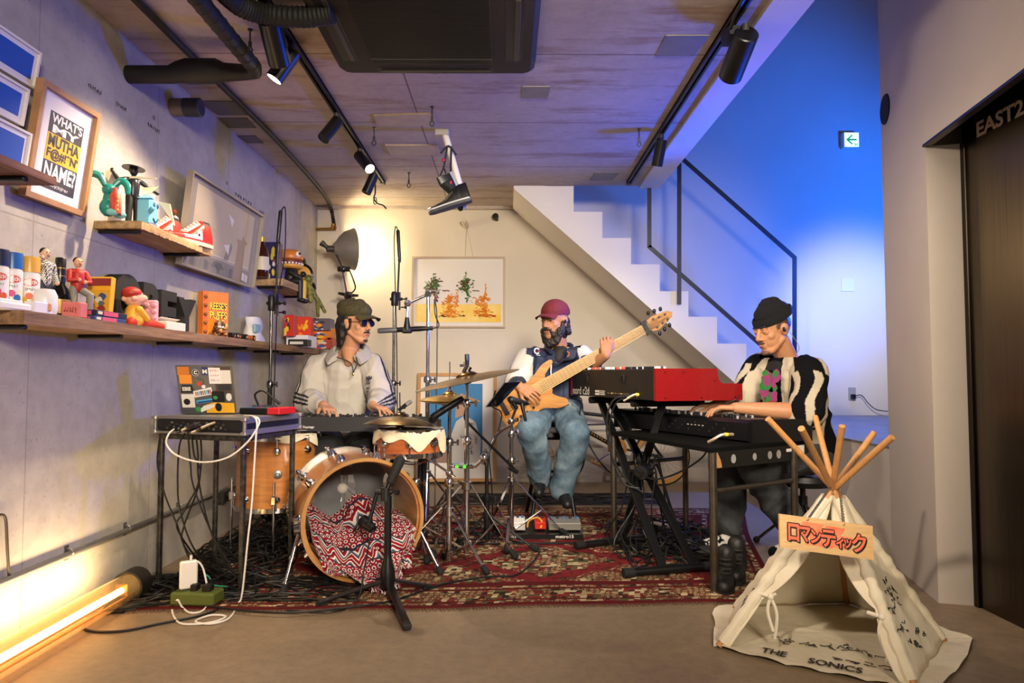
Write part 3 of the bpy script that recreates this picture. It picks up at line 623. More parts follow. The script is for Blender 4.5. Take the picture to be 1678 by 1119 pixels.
# ------------------------------------------------------------------ shelves and pictures on the left wall
XF = XL+.21
def f_wood(c1, c2, c3):
    def f(nt, N, L, b):
        n = noise_tex(N, L, objco(N, L, (18, 1.2, 18)), 2.2, 9, .7); n2 = noise_tex(N, L, objco(N, L), 6, 6)
        a = ramp(N, L, n, [(.3, c1), (.5, c2), (.7, c3)]); a = mixc(N, L, .5, a, ramp(N, L, n2, [(.35, .6), (.6, 1.0)]), 'MULTIPLY'); L.new(a, b.inputs['Base Color']); bumpn(N, L, b, n, .25)
    return f
SHW = nodemat('shelf_wood', f_wood('5d4030', '8d6a4c', 'a98660'), .65); SHW2 = nodemat('pale_shelf_wood', f_wood('7a5a3c', 'b08d62', 'c9a877'), .65); SHW3 = nodemat('red_shelf_wood', f_wood('5a2f22', '84503a', '97664a'), .6)
def shelf(y0, y1, zt, th, m, label, brk, ragged=0, seed=1):
    rn = random.Random(seed); t = thing('wall_shelf', label, 'shelf', V((XL, (y0+y1)/2, zt)), 'plank shelves on the left wall')
    n = 60; fr = [(XF-(rn.random()*.012 if ragged else rn.random()*.002), y0+(y1-y0)*i/n) for i in range(n+1)]
    mb = MB(); top = [V((XL+.002, y0, zt))]+[V((x, y, zt)) for x, y in fr]+[V((XL+.002, y1, zt))]
    mb.prism(top, (0, 0, -th)); part('plank', mb, m, t)
    for y in brk:
        mb = MB(); mb.bx((XL, y-.014, zt-th-.016), (XF-.03, y+.014, zt-th), bev=.004); part('bracket', mb, BLK, t)
zl1 = 1.23
shelf(2.27, 5.83, zl1, .045, SHW, 'long brown plank shelf crowded with toys on the left wall', [2.32, 2.9, 3.55, 4.3, 4.9, 5.5])
shelf(2.98, 3.70, 1.69, .034, SHW2, 'pale rough edged plank shelf with red trainers on it', [3.02, 3.6], 1)
shelf(1.3, 2.41, 1.713, .026, SHW3, 'reddish plank shelf at the left edge under the blue pictures', [2.3, 1.6])
shelf(4.87, 5.65, 1.70, .05, SHW2, 'short pale plank shelf with a bottle and a burger figure in the corner', [4.95, 5.55])
def picture(name, label, y0, y1, z0, z1, lean, fc, mat_c, fw_, mw, paint, th=.022, x0=None, group=None):
    """leaning frame on the left wall; paint(Q, part_parent) adds the artwork"""
    x0 = XL+.012 if x0 is None else x0
    H = z1-z0; nv = V((lean, 0, H)).normalized(); nn = V((nv.z, 0, -nv.x))
    O = V((x0, y0, z0)); Wd = y1-y0; Hd = math.hypot(lean, H)
    def Q(u, v, d=0): return O+V((0, u, 0))+nv*v+nn*d
    t = thing(name, label, 'picture', Q(Wd/2, 0), group)
    mb = MB()
    for a, b, c, d in ((0, 0, Wd, fw_), (0, Hd-fw_, Wd, Hd), (0, fw_, fw_, Hd-fw_), (Wd-fw_, fw_, Wd, Hd-fw_)):
        mb.prism([Q(a, b), Q(c, b), Q(c, d), Q(a, d)], nn*th)
    part('frame', mb, fc, t)
    mb = MB(); mb.prism([Q(fw_, fw_, .004), Q(Wd-fw_, fw_, .004), Q(Wd-fw_, Hd-fw_, .004), Q(fw_, Hd-fw_, .004)], nn*.008); part('mount', mb, mat_c, t)
    paint(Q, Wd, Hd, t, nn, nv); return t
GLS = mat('ffffff', .02, 0, alpha=.06, spec=.6, key='glass')
def poster(Q, Wd, Hd, t, nn, nv):
    k, ye, wh = mat('37363c', .6), mat('dcae2e', .6), mat('e2dfe4', .6)
    x0, x1 = Wd*.24, Wd*.80; y0, y1 = Hd*.135, Hd*.80; mb = MB(); h = y1-y0
    def rc(a, b, c, d, m, e=.0135): mb.prism([Q(a, b, .012), Q(c, b, .012), Q(c, d, .012), Q(a, d, .012)], nn*(e-.012), m)
    rc(x0, y0, x1, y0+h*.36, 0); rc(x0, y0+h*.36, x1, y0+h*.72, 1); rc(x0, y0+h*.72, x1, y1, 0); part('print', mb, [k, ye], t)
    mb = MB(); w = x1-x0
    def T(s, v0, v1, m, pad=.04): mb.text(s, Q(x0+w*pad, y0+h*v0, .014), (0, 1, 0), nv, w*(1-2*pad), h*(v1-v0), .0004, m, .03)
    T("WHAT'S", .86, .985, 0); T('MY', .735, .84, 0, .1); T('MUTHA', .55, .71, 1); T("F@#!*N'", .375, .535, 1); T('NAME?', .13, .345, 0)
    marks(mb, Q(x0+w*.2, y0+h*.03, .014), (0, 1, 0), nv, w*.6, h*.045, 14, 2); part('lettering', mb, [wh, k], t)
yA = onx(32, 318, XL+.02); yB_ = onx(132, 351, XL+.02); zt = onx(59.5, 124, XL+.075).z
picture('poster_frame', 'oak framed typographic poster with white, yellow and black lettering', yA.y, yB_.y, yA.z, zt, .055, mat('b98a5e', .5, 0, .2, 14), mat('dcd6dc', .6), .022, 0, poster, .03)
BLUEP = mat('1450b4', .5, 0, .06, 90)
def blue(Q, Wd, Hd, t, nn, nv):
    m = .027; mb = MB(); mb.prism([Q(m, m, .012), Q(Wd-m, m, .012), Q(Wd-m, Hd-m, .012), Q(m, Hd-m, .012)], nn*.0015); part('print', mb, BLUEP, t)
for (a, b, c, lb) in (((57, 84), (50, 146), .02, 'white framed blue print, top of the stack of three'), ((40, 146), (30, 206), .035, 'white framed blue print, middle of the stack of three'), ((41, 217), (34, 286), .02, 'white framed blue print, bottom of the stack of three')):
    p = onx(b[0], b[1], XL+.012+c); q = onx(a[0], a[1], XL+.03+c)
    picture('print_frame', lb, p.y-.24, p.y, p.z, q.z, .02, mat('e6dfd6', .45), mat('ded8dc', .6), .009, 0, blue, .02, XL+.012+c, 'white framed blue prints')
def litho(Q, Wd, Hd, t, nn, nv):
    mb = MB()
    def pg(ps, m, e=.001): mb.prism([Q(u*Wd, v*Hd, .012) for u, v in ps], nn*e, m)
    pg([(.03, .03), (.97, .03), (.97, .97), (.03, .97)], 0)
    pg([(.10, .22), (.90, .22), (.90, .92), (.10, .92)], 1, .0016)
    for i in range(14):
        r = random.Random(i); u = .12+.055*i; pg([(u, .04), (u+.045, .04), (u+.045, .13+.05*r.random()), (u, .13+.05*r.random())], 2 if i % 3 else 3, .0016)
    pg([(.38, .10), (.54, .10), (.50, .17), (.40, .17)], 3, .002)
    mb2 = MB()
    for i in range(9):
        r = random.Random(i+40); u = .42+.07*r.random(); mb2.tube([Q(Wd*u, Hd*(.07+.1*r.random()), .014), Q(Wd*(u+.02), Hd*(.08+.1*r.random()), .014), Q(Wd*(u-.02), Hd*(.1+.09*r.random()), .014)], .0015, n=4)
    pg([(.10, .205), (.9, .205), (.9, .21), (.1, .21)], 4, .002); pg([(.10, .235), (.9, .235), (.9, .242), (.1, .242)], 4, .002)
    pg([(.52, .235), (.58, .235), (.62, .40), (.60, .46), (.555, .38)], 2, .0022); pg([(.50, .40), (.58, .43), (.575, .30)], 4, .0026)
    pg([(.68, .04), (.80, .04), (.80, .50), (.84, .55), (.78, .57), (.76, .62), (.74, .55), (.66, .54), (.69, .49)], 5, .0022)
    pg([(.52, .78), (.60, .74), (.58, .65)], 4, .0022); pg([(.86, .06), (.90, .05), (.90, .14), (.86, .15)], 4, .0026); pg([(.81, .065), (.85, .06), (.85, .15), (.81, .16)], 4, .0026)
    part('print', mb, [mat('6f6458', .4), mat('b09e80', .35, 0, .12, 5), mat('5f5a52', .4), mat('39362f', .5), mat('d5cfc4', .4), mat('8d7250', .4)], t)  # centre panel tone also holds the warm reflection in the glass
    part('drawing', mb2, mat('2c2924', .5), t)
    mb = MB(); mb.prism([Q(.012, .012, .017), Q(Wd-.012, .012, .017), Q(Wd-.012, Hd-.012, .017), Q(.012, Hd-.012, .017)], nn*.001); part('glazing', mb, GLS, t)
p = onx(290, 432, XL+.06); q = onx(412, 468, XL+.06); z1 = onx(311, 278, XL+.115).z
picture('art_frame', 'large grey-brown print behind glass in a thin silver frame', p.y, q.y, p.z, z1, .055, mat('a89e90', .35, .6), mat('6f6458', .6), .01, 0, litho, .035, XL+.05)
# ------------------------------------------------------------------ framed pictures at the back wall
def backpic(name, label, x0, y0, x1, y1, y, fwid, fc, paint, th=.025, lean=0):
    a = at(x0, y1, y); b = at(x1, y0, y); Wd, Hd = b.x-a.x, b.z-a.z; nv = V((0, lean, Hd)).normalized(); nn = V((0, -nv.z, nv.y))
    def Q(u, v, d=0): return V((a.x+u*Wd, y, a.z))+nv*(v*Hd)+nn*d
    t = thing(name, label, 'picture', Q(.5, 0)); f = fwid/Wd; g = fwid/Hd; mb = MB()
    for p0, p1, p2, p3 in ((0, 0, 1, g), (0, 1-g, 1, 1), (0, g, f, 1-g), (1-f, g, 1, 1-g)): mb.prism([Q(p0, p1), Q(p2, p1), Q(p2, p3), Q(p0, p3)], nn*th)
    part('frame', mb, fc, t); mb = MB(); mb.prism([Q(f, g, .003), Q(1-f, g, .003), Q(1-f, 1-g, .003), Q(f, 1-g, .003)], nn*.008); part('mount', mb, mat('ddd6cc', .6), t); paint(Q, t, nn, nv, Wd, Hd)
def riders(Q, t, nn, nv, Wd, Hd):
    mb = MB()
    def pg(ps, m, e=.001): mb.prism([Q(u, v, .0115) for u, v in ps], nn*e, m)
    pg([(.04, .06), (.96, .06), (.96, .93), (.04, .93)], 0); pg([(.045, .075), (.955, .075), (.955, .33), (.045, .33)], 1, .0014); part('print', mb, [mat('d9d2cc', .6), mat('e8b92c', .6, 0, .25, 4, h2='f0d684')], t)
    rn = random.Random(5); mb = MB()
    def scrib(cx, cy, sx, sy, n, m, w=.0042):
        for i in range(n):
            a = rn.random()*6.28; p = [(cx+sx*(rn.random()-.5)*math.cos(a*.3), cy+sy*(rn.random()-.5))]
            for k in range(3): p.append((p[-1][0]+sx*.22*(rn.random()-.5), p[-1][1]+sy*.2*(rn.random()-.5)))
            mb.tube([Q(u, v, .0135) for u, v in p], w*(.5+rn.random()), m=m, n=4)
    for cx in (.235, .575):
        scrib(cx, .72, .05, .10, 16, 0); scrib(cx, .60, .18, .17, 70, 0); scrib(cx, .60, .17, .16, 45, 1); scrib(cx+.02, .45, .10, .16, 30, 0 if cx > .4 else 1); scrib(cx+.11, .52, .12, .012, 8, 1)
    for cx in (.40, .76): scrib(cx, .35, .17, .20, 75, 2); scrib(cx+.01, .2, .24, .10, 50, 2); scrib(cx-.02, .26, .2, .2, 25, 3)
    scrib(.79, .50, .03, .2, 22, 2); scrib(.48, .40, .05, .2, 22, 2); scrib(.34, .165, .16, .02, 14, 1); scrib(.8, .165, .22, .02, 14, 4); scrib(.54, .17, .08, .02, 8, 1)
    part('drawing', mb, [mat('4a7c3a', .6), mat('6e2f2c', .6), mat('e08a24', .6), mat('efb95a', .6), mat('b5472a', .6)], t)
backpic('picture_frame', 'pale framed print of two green riders on a yellow ground on the back wall', 675, 421, 828, 537, YB-.006, .018, mat('b59f88', .5), riders)
def bluepic(Q, t, nn, nv, Wd, Hd):
    mb = MB(); rn = random.Random(3)
    mb.prism([Q(.16, .17, .0115), Q(.82, .17, .0115), Q(.82, .90, .0115), Q(.16, .90, .0115)], nn*.0012, 0)
    def pg(ps, m, e=.002): mb.prism([Q(.16+.66*u, .17+.73*v, .0115) for u, v in ps], nn*e, m)
    pg([(.42, .0), (.95, .0), (.98, .28), (.86, .52), (.66, .60), (.50, .52), (.38, .30)], 1); pg([(.10, .0), (.38, .0), (.40, .12), (.18, .22)], 2); pg([(.48, .56), (.72, .62), (.74, .84), (.58, .88), (.5, .76)], 3)
    part('print', mb, [mat('2272a8', .6, 0, .15, 6), mat('b9b3ae', .6), mat('8a6a5a', .6), mat('a07a66', .6)], t); mb = MB()
    for i in range(16):
        u, v = .5+.35*rn.random(), .08+.4*rn.random(); mb.tube([Q(.16+.66*(u+.08*rn.random()), .17+.73*(v+.06*rn.random()), .0138) for k in range(4)], .0022, n=4)
    part('drawing', mb, mat('4b4844', .6), t)
backpic('picture_frame', 'wooden framed blue print leaning on the back wall behind the drum kit', 682, 611, 814, 789, YB-.10, .03, mat('c08a4c', .5, 0, .2, 12), bluepic, .03, .08)
mb = MB()
for x in (762, 776): mb.tube([at(x, 423, YB-.01), at(765, 372, YB-.03)], .0012, n=4)
single('hanging_wire', mb, mat('8d8578', .4, .8), 'thin wire holding the framed print of riders to the wall', 'wire')

# ------------------------------------------------------------------ toys and boxes on the shelves
LP = mat('d8a684', .5)
def shx(px, X): return XL*0+1119*(-X)/(831-px)          # depth of a point of the shelf seen at px
def sp(px, X, z=zl1): return V((X, shx(px, X), z))
def spray(px, capc, dots, label, X=-1.745):
    p = sp(px, X); t = thing('spray_can', label, 'spray can', p, 'spray paint cans'); r = .033
    mb = MB(); mb.lathe([(0, 0), (r*.97, 0), (r, .004), (r, .15), (r*.9, .158), (0, .158)], p, n=28); part('can', mb, mat('dedbd8', .3), t)
    mb = MB(); mb.lathe([(0, .215), (r*.93, .215), (r*.97, .21), (r*.99, .158), (0, .158)][::-1], p, n=28); part('cap', mb, mat(capc, .35), t)
    mb = MB(); fx = V((-p.x, -p.y, 0)).normalized(); sd = V((0, 0, 1)).cross(fx)
    def on(a, h, d=.0006): return p+(fx*math.cos(a)+sd*math.sin(a))*(r+d)+V((0, 0, h))
    def disc(a, h, rr, m, sx=1): mb.prism([on(a+rr*sx*math.cos(q)/r, h+rr*math.sin(q)) for q in [2*pi*i/14 for i in range(14)]], (fx*math.cos(a)+sd*math.sin(a))*.0006, m)
    for k, (a, h, m) in enumerate(((-.5, .055, 0), (.0, .07, 1), (.1, .03, 2), (.55, .055, 3), (-.4, .02, 4), (.5, .02, 1))): disc(a, h, .012, m)
    disc(.1, .12, .014, 5, 1.9)
    part('label_print', mb, [mat(c, .5) for c in dots+('c8452e',)], t)
    mb = MB(); a = .1; mb.text('KRYLON', (-.021, .114, 0), (1, 0, 0), (0, 1, 0), .042, .012, 0, 0, .02); mb.text('SPRAY', (-.016, .090, 0), (1, 0, 0), (0, 1, 0), .032, .009, 0, 1); mb.v = [on(a+q.x/r, q.y, .0016) for q in mb.v]; part('lettering', mb, [mat('f2ede6', .5), mat('55524e', .5)], t)
D5 = ('e0a91e', 'c22a6c', '2a7d3c', '2f6fc0', 'd05a20')
spray(-3, '1a2340', ('b02080', 'c22a6c', '3a6dc0', 'd05a20', 'e0a91e'), 'spray can with dark cap at the left edge of the long shelf'); spray(20, '1f5fa8', D5, 'spray can with a blue cap on the long shelf'); spray(49, 'd9a23c', ('e0a91e', 'd05a20', 'c2302a', 'e0a91e', 'd87a2a'), 'spray can with a yellow cap on the long shelf')
def box_item(name, label, cat, px0, px1, y0, y1, X, dep, ms, deco=None, group=None, lean=0, z=None):
    """upright box whose face looks along the shelf towards the camera, from pixel px0 to px1"""
    ya = shx(px0, X); a = onx(px0, y1, X); b = at(px1, y0, ya); w = b.x-a.x; h = b.z-a.z
    p = V((a.x+w/2, ya+dep/2, (zl1 if z is None else z)))
    t = thing(name, label, cat, p, group); mb = MB(); Rm = rot('X', lean)
    mb.box(p+Rm@V((0, 0, h/2)), (abs(w), dep, h), Rm, bev=.003); part('body', mb, ms[0], t)
    if deco:
        mb = MB()
        def Q(u, v, d=0): return p+Rm@V(((u-.5)*w, -dep/2-d, v*h))
        deco(mb, Q, w, h, Rm); part('print', mb, ms[1:], t)
    return t
def rect(mb, Q, u0, v0, u1, v1, m, d=.001): mb.prism([Q(u0, v0), Q(u1, v0), Q(u1, v1), Q(u0, v1)], Q(0, 0, d)-Q(0, 0), m)
def blob_rect(seed, n, ms):
    def f(mb, Q, w, h, Rm):
        r = random.Random(seed)
        for i in range(n):
            u, v, s = .08+.7*r.random(), .06+.75*r.random(), .06+.13*r.random(); k = [Q(min(.97, max(.03, u+s*math.cos(a)*(.6+.6*r.random()))), min(.97, max(.03, v+s*.8*math.sin(a)*(.6+.6*r.random())))) for a in [2*pi*j/9 for j in range(9)]]
            mb.prism(k, Q(0, 0, .0008+.00012*i)-Q(0, 0), r.randrange(ms))
    return f
def figurine(name, label, p, H, face, skin, hair, top, leg, shoe, arms, hat=None, legs=None, pattern=None):
    """small standing plastic figure; face = direction it looks"""
    f = V(face).normalized(); s = V((0, 0, 1)).cross(f)
    t = thing(name, label, 'figurine', p)
    def T(x, y, z): return p+(s*x+f*y+V((0, 0, z)))*H
    mb = MB(); mb.ell(T(0, .01, .91), (.058*H, .068*H, .08*H)); mb.ell(T(0, .075, .90), .016*H, n=8); mb.cap(T(0, 0, .82), .03*H, T(0, 0, .86), .03*H)
    for a in (-1, 1): mb.ell(T(.058*a, 0, .905), .016*H, n=8)
    for a in (-1, 1): mb.ell(T(.022*a, .066, .925), .009*H, m=1, n=8)
    mb.box(T(0, .071, .872), (.03*H, .008*H, .008*H), Matrix((s, f, V((0, 0, 1)))).transposed(), m=1)
    part('head', mb, [mat(skin, .45), mat('3a2018', .5)], t)
    mb = MB(); mb.ell(T(0, -.012, .935), (.063*H, .07*H, .065*H)); part('hat' if hat else 'hair', mb, mat(hair, .6), t)
    if hat:
        mb = MB(); mb.lathe([(0, 0), (hat*H, -.01*H), (hat*H, .0), (.04*H, .03*H), (0, .035*H)], T(0, 0, .965), (.05, .1, 1), n=24); part('hat_brim', mb, mat(hair, .4), t)
    mb = MB(); mb.cap(T(0, 0, .52), .085*H, T(0, 0, .72), .10*H); mb.cap(T(-.09, 0, .76), .05*H, T(.09, 0, .76), .05*H); part('torso', mb, pattern or mat(top, .5), t)
    for sd, pts in arms.items():
        mb = MB(); q = [T(*x) for x in pts]
        for i in range(len(q)-1): mb.cap(q[i], (.042-.008*i)*H, q[i+1], (.036-.006*i)*H)
        mb.ell(q[-1], .032*H, m=1, n=10); part('arm', mb, [pattern or mat(top, .5), mat(skin, .45)], t)
    for pts in (legs or [[(-.05, 0, .5), (-.06, .01, .26), (-.06, 0, .03)], [(.05, 0, .5), (.06, .01, .26), (.06, 0, .03)]]):
        mb = MB(); q = [T(*x) for x in pts]; mb.cap(q[0], .06*H, q[1], .05*H); mb.cap(q[1], .05*H, q[2], .042*H); mb.ell(q[2]+f*.03*H+V((0, 0, -.005*H)), (.03*H, .055*H, .026*H), Matrix((s, f, V((0, 0, 1)))).transposed(), m=1, n=10); part('leg', mb, [mat(leg, .6), mat(shoe, .5)], t)
    return t
def f_chk(nt, N, L, b):
    k = N.new('ShaderNodeTexChecker'); k.inputs['Scale'].default_value = 190; k.inputs[1].default_value = lin('e8e4dc'); k.inputs[2].default_value = lin('17171a'); L.new(objco(N, L, None, (.4, .3, .5)), k.inputs[0]); L.new(k.outputs[0], b.inputs['Base Color'])
CHK = nodemat('checker_knit', f_chk, .7)
figurine('toy_figure', 'toy figure in a black and white patterned jumper and black beret', sp(73, -1.74)+V((0, 0, .0)), .265, (1, -.35, 0), 'd9b294', '131214', '333333', '2b2f38', '101010', {'l': [(-.12, 0, .76), (-.17, .0, .64), (-.10, .08, .84)], 'r': [(.12, 0, .76), (.16, -.01, .62), (.14, .07, .5)]}, pattern=CHK)
p = sp(76, -1.66); mb = MB(); mb.lathe([(0, 0), (.034, 0), (.04, .02), (.038, .07), (.028, .092), (.0, .096)], p, n=28); mb.box(p+V((.03, -.03, .025)), (.018, .018, .03), bev=.004, m=1); single('white_jar', mb, [mat('e6e2e2', .25), mat('c98a5a', .5)], 'rounded white jar in front of the patterned jumper figure', 'jar')
mb = MB(); q = sp(16, -1.655); mb.bx(q+V((-.03, -.07, 0)), q+V((.025, .08, .026)), bev=.006); mb.bx(q+V((-.02, -.06, .02)), q+V((.015, .05, .036)), bev=.005); single('foam_tray', mb, mat('e3dfe0', .5), 'white moulded foam tray at the near end of the long shelf', 'tray')
mb = MB(); q = sp(66, -1.645); mb.bx(q+V((-.02, -.05, 0)), q+V((.02, .05, .04)), bev=.003); single('white_carton', mb, mat('dcd8e2', .5), 'small white carton in front of the white jar', 'box')
p = sp(99, -1.73); t = thing('bottle', 'dark bottle with a gold label beside the red jacket figure', 'bottle', p)
mb = MB(); mb.lathe([(0, 0), (.036, 0), (.038, .01), (.038, .085), (.030, .115), (.0165, .135), (.015, .16), (0, .16)], p, n=24); part('glass', mb, mat('0c0a0c', .08), t)
mb = MB(); mb.lathe([(.0175, .14), (.0185, .15), (.0185, .235), (.0165, .238), (0, .238)], p, n=20); part('capsule', mb, mat('15131a', .3), t)
mb = MB(); mb.lathe([(.0192, .165), (.0192, .168)], p, n=20); mb.lathe([(.0192, .195), (.0192, .199)], p, n=20); mb.lathe([(.0385, .02), (.0385, .075)], p, (0, 0, 1), n=14, a0=-2.6, a1=.2); part('label_print', mb, mat('a8843c', .4, .4), t)
figurine('toy_figure', 'toy man in a red jacket, white shirt and grey trousers, one leg raised', sp(127, -1.73), .26, (.9, -.5, 0), 'd9a57e', '1b1512', 'b82a22', '8b8780', '8b8780', {'l': [(-.12, 0, .76), (-.15, .05, .62), (-.04, .12, .63)], 'r': [(.12, 0, .76), (.17, .04, .62), (.05, .12, .60)]}, legs=[[(-.05, 0, .5), (-.07, .04, .26), (-.07, 0, .03)], [(.05, 0, .5), (.10, .18, .40), (.11, .16, .12)]])

def vhs(mb, Q, w, h, Rm):
    rect(mb, Q, .04, .80, .96, .96, 0); rect(mb, Q, .04, .70, .96, .79, 1); blob_rect(4, 20, 6)(mb, lambda u, v, d=0: Q(u, .05+v*.66, d), w, h, Rm); rect(mb, Q, .3, .03, .8, .09, 1, .004)
box_item('video_box', 'yellow and purple picture box leaning behind the red jacket figure', 'box', 139, 180, 434, 511, -1.76, .03, [mat('d8a024', .5), mat('8a2a2a', .5), mat('e8a820', .5), mat('3a4a80', .5), mat('c07a30', .5), mat('5a5f68', .5), mat('cfc6ba', .5)], vhs, lean=-6)
mb = MB(); q = sp(124, -1.645); mb.box(q+V((0, 0, .03)), (.07, .05, .06), bev=.004); marks(mb, q+V((-.024, -.0256, .018)), (1, 0, 0), (0, 0, 1), .048, .022, 5, 4, m=1); single('soap_block', mb, [mat('d0706c', .5, 0, .12, 30), mat('96403c', .6)], 'pink soap-like block standing on the shelf edge', 'block')

def gamebox(px, z0, hh, c, lb, n):
    q = sp(px, -1.66, z0); t = thing('game_box', lb, 'box', q, 'flat blue game boxes'); mb = MB(); mb.bx(q+V((-.05, -.11, 0)), q+V((.03, .11, hh)), bev=.002); part('body', mb, mat(c, .4), t)
    mb = MB(); mb.bx(q+V((.0302, -.06, hh*.15)), q+V((.031, .04, hh*.9)), m=0); mb.bx(q+V((.0302, -.1, hh*.3)), q+V((.031, -.07, hh*.8)), m=1); mb.bx(q+V((-.04, -.1108, hh*.15)), q+V((.01, -.1102, hh*.85)), m=0); part('print', mb, [mat('c8506a', .5), mat('d8c8a8', .5)], t)
gamebox(172, zl1, .02, '27457a', 'flat pale blue game box at the bottom of a pair on the shelf edge', 0); gamebox(174, zl1+.0205, .024, '1a2240', 'flat dark blue game box lying on another game box', 1)
# red haired doll
p = sp(224, -1.67); t = thing('doll', 'doll with red hair, yellow shirt and long red legs on the shelf edge', 'doll', p)
f = V((.75, .66, 0)); mb = MB(); mb.ell(p+V((-.0, -.02, .128)), (.042, .042, .042)); mb.ell(p+V((.0, -.02, .128))+f*.037, (.02, .02, .018)); mb.ell(p+V((-.025, -.05, .122)), .013); mb.ell(p+V((.02, -.055, .122)), .012); part('head', mb, mat('e0a88c', .4), t)
mb = MB(); mb.ell(p+V((-.005, -.03, .148)), (.043, .043, .03)); part('hair', mb, mat('a8281c', .5), t)
mb = MB(); mb.cap(p+V((0, -.02, .03)), .044, p+V((0, -.02, .075)), .03); mb.cap(p+V((.03, -.03, .075)), .017, p+V((.045, .01, .035)), .014); mb.cap(p+V((-.03, -.0, .075)), .017, p+V((-.02, .04, .035)), .014); part('shirt', mb, mat('e0a42c', .5), t)
for dy in (0, .035):
    mb = MB(); mb.cap(p+V((.01, -.05+dy, .02)), .022, p+V((.03, .06+dy, .018)), .02); mb.cap(p+V((.03, .06+dy, .018)), .02, p+V((.025, .15+dy, .014)), .015); part('leg', mb, mat('c8371e', .5), t)
q = sp(242, -1.72); mb = MB(); mb.box(q+V((0, 0, .07)), (.10, .03, .14), bev=.006); mb.m = [0]*len(mb.f)
for i in range(12): mb.ell(q+V((-.035+.035*(i % 3)+.004, -.014, .025+.03*(i//3))), (.016, .008, .013), n=8)
single('relief_block', mb, mat('dd9aa8', .45), 'pink knobbly relief block behind the red haired doll', 'block')
# black foam letters
def letters():
    X0 = -1.775; z = zl1; yl = [shx(x, X0) for x in (172, 222, 252, 280, 312)]
    for i, ch in enumerate('OBEY'):
        y0, y1 = yl[i], yl[i+1]-.012; mb = MB(); h = .245-.016*i
        c = bpy.data.curves.new('t', 'FONT'); c.body = ch; c.extrude = .1; c.offset = .05; c.bevel_depth = .0
        ob = bpy.data.objects.new('t', c); COL.objects.link(ob); me = bpy.data.meshes.new_from_object(ob.evaluated_get(bpy.context.evaluated_depsgraph_get()))
        vs = [v.co.copy() for v in me.vertices]; fs = [tuple(p.vertices) for p in me.polygons]; bpy.data.objects.remove(ob)
        ax, bx_ = min(v.x for v in vs), max(v.x for v in vs); ay, by = min(v.y for v in vs), max(v.y for v in vs)
        mb.add([V((X0+v.z*.4, y0+(v.x-ax)/(bx_-ax)*(y1-y0), z+(v.y-ay)/(by-ay)*h)) for v in vs], fs)
        single('foam_letter', mb, mat('1b1c1a', .8, 0, .2, 60), 'chunky black foam letter %s standing on the long shelf' % ch, 'letter', 'black foam letters', 30)
letters()
q = sp(280, -1.655); mb = MB(); mb.bx(q+V((-.045, -.09, 0)), q+V((.03, .1, .042)), bev=.002); mb.prism([q+V((-.045, -.09, .042)), q+V((.0, -.09, .06)), q+V((0, .1, .06)), q+V((-.045, .1, .042))], (0, 0, .002)); single('paper_carton', mb, mat('d9cfc0', .6), 'low cream carton lying open in front of the foam letters', 'box')
# cereal box
X = -1.74; ya = shx(333, X); t = thing('cereal_box', 'orange cereal box with yellow lettering on the long shelf', 'box', V((X, ya+.14, zl1))); w = .155; h = .265
c = V((X, ya, zl1)); d = V((.62, .78, 0)).normalized(); sd = V((d.y, -d.x, 0))
mb = MB(); mb.prism([c, c+d*w, c+d*w-sd*.06, c-sd*.06], (0, 0, h)); part('carton', mb, mat('d9781c', .45), t)
mb = MB()
def CQ(u, v, e=.001): return c+d*(u*w)+sd*e+V((0, 0, v*h))
mb.prism([CQ(.0, 0, .0002), CQ(.2, 0, .0002), CQ(.2, 1, .0002), CQ(0, 1, .0002)], sd*.0006, 2)
r = random.Random(2)
for i in range(5): mb.ell(CQ(.1, .12+.19*i), (.012, .012, .012), m=1, n=8)
for i in range(26): mb.ell(CQ(.28+.66*r.random(), .04+.24*r.random(), .002), .013, m=1 if i % 3 else 3, n=8)
part('print', mb, [mat('e9b92a', .5), mat('7a4a22', .5), mat('c8641a', .5), mat('d9a458', .5)], t)
mb = MB()
for s_, v, m, o_ in (("REESE'S", .62, 0, 0), ('PUFFS', .42, 0, 0)):
    mb.text(s_, CQ(.27, v-.012, .0012), d, (0, 0, 1), w*.66, h*.16, .0003, 1, .09); mb.text(s_, CQ(.27, v-.012, .002), d, (0, 0, 1), w*.66, h*.16, .0004, 0, .02)
part('lettering', mb, [mat('f0d12a', .5), mat('3a1c0c', .5)], t)
# candy bag
q = sp(361, -1.655); rn = random.Random(8); mb = MB()
for i in range(46):
    a, b_ = rn.random()*6.28, rn.random(); mb.ell(q+V((.03*math.cos(a)*(1-b_*.6), .05*math.sin(a)*(1-b_*.6), .012+b_*.09)), (.012, .012, .008), m=i % 4, n=8)
t = single('candy_bag', mb, [mat(c_, .5) for c_ in ('4a2d1a', 'c9a25a', 'd9d2c8', 'a85a2a')], 'see-through bag of wrapped sweets in front of the cereal box', 'bag'); stuff(t)
q = sp(400, -1.66); t = thing('toy_truck', 'black and orange toy truck lying on the shelf edge', 'toy', q); mb = MB(); mb.bx(q+V((-.03, -.22, .006)), q+V((.025, .0, .036)), bev=.008); part('body', mb, BLK, t)
mb = MB(); mb.bx(q+V((-.028, .0, .006)), q+V((.03, .14, .034)), bev=.006); mb.bx(q+V((.0, -.2, .008)), q+V((.027, -.1, .026)), bev=.004); part('cargo', mb, mat('d2691e', .5), t)
for y in (-.17, -.03, .1):
    mb = MB(); mb.cyl(q+V((.02, y, .018)), q+V((.034, y, .018)), .018, n=14); mb.cyl(q+V((.034, y, .018)), q+V((.035, y, .018)), .008, m=1, n=10); part('wheel', mb, [RUB, mat('c9c4bc', .4)], t)
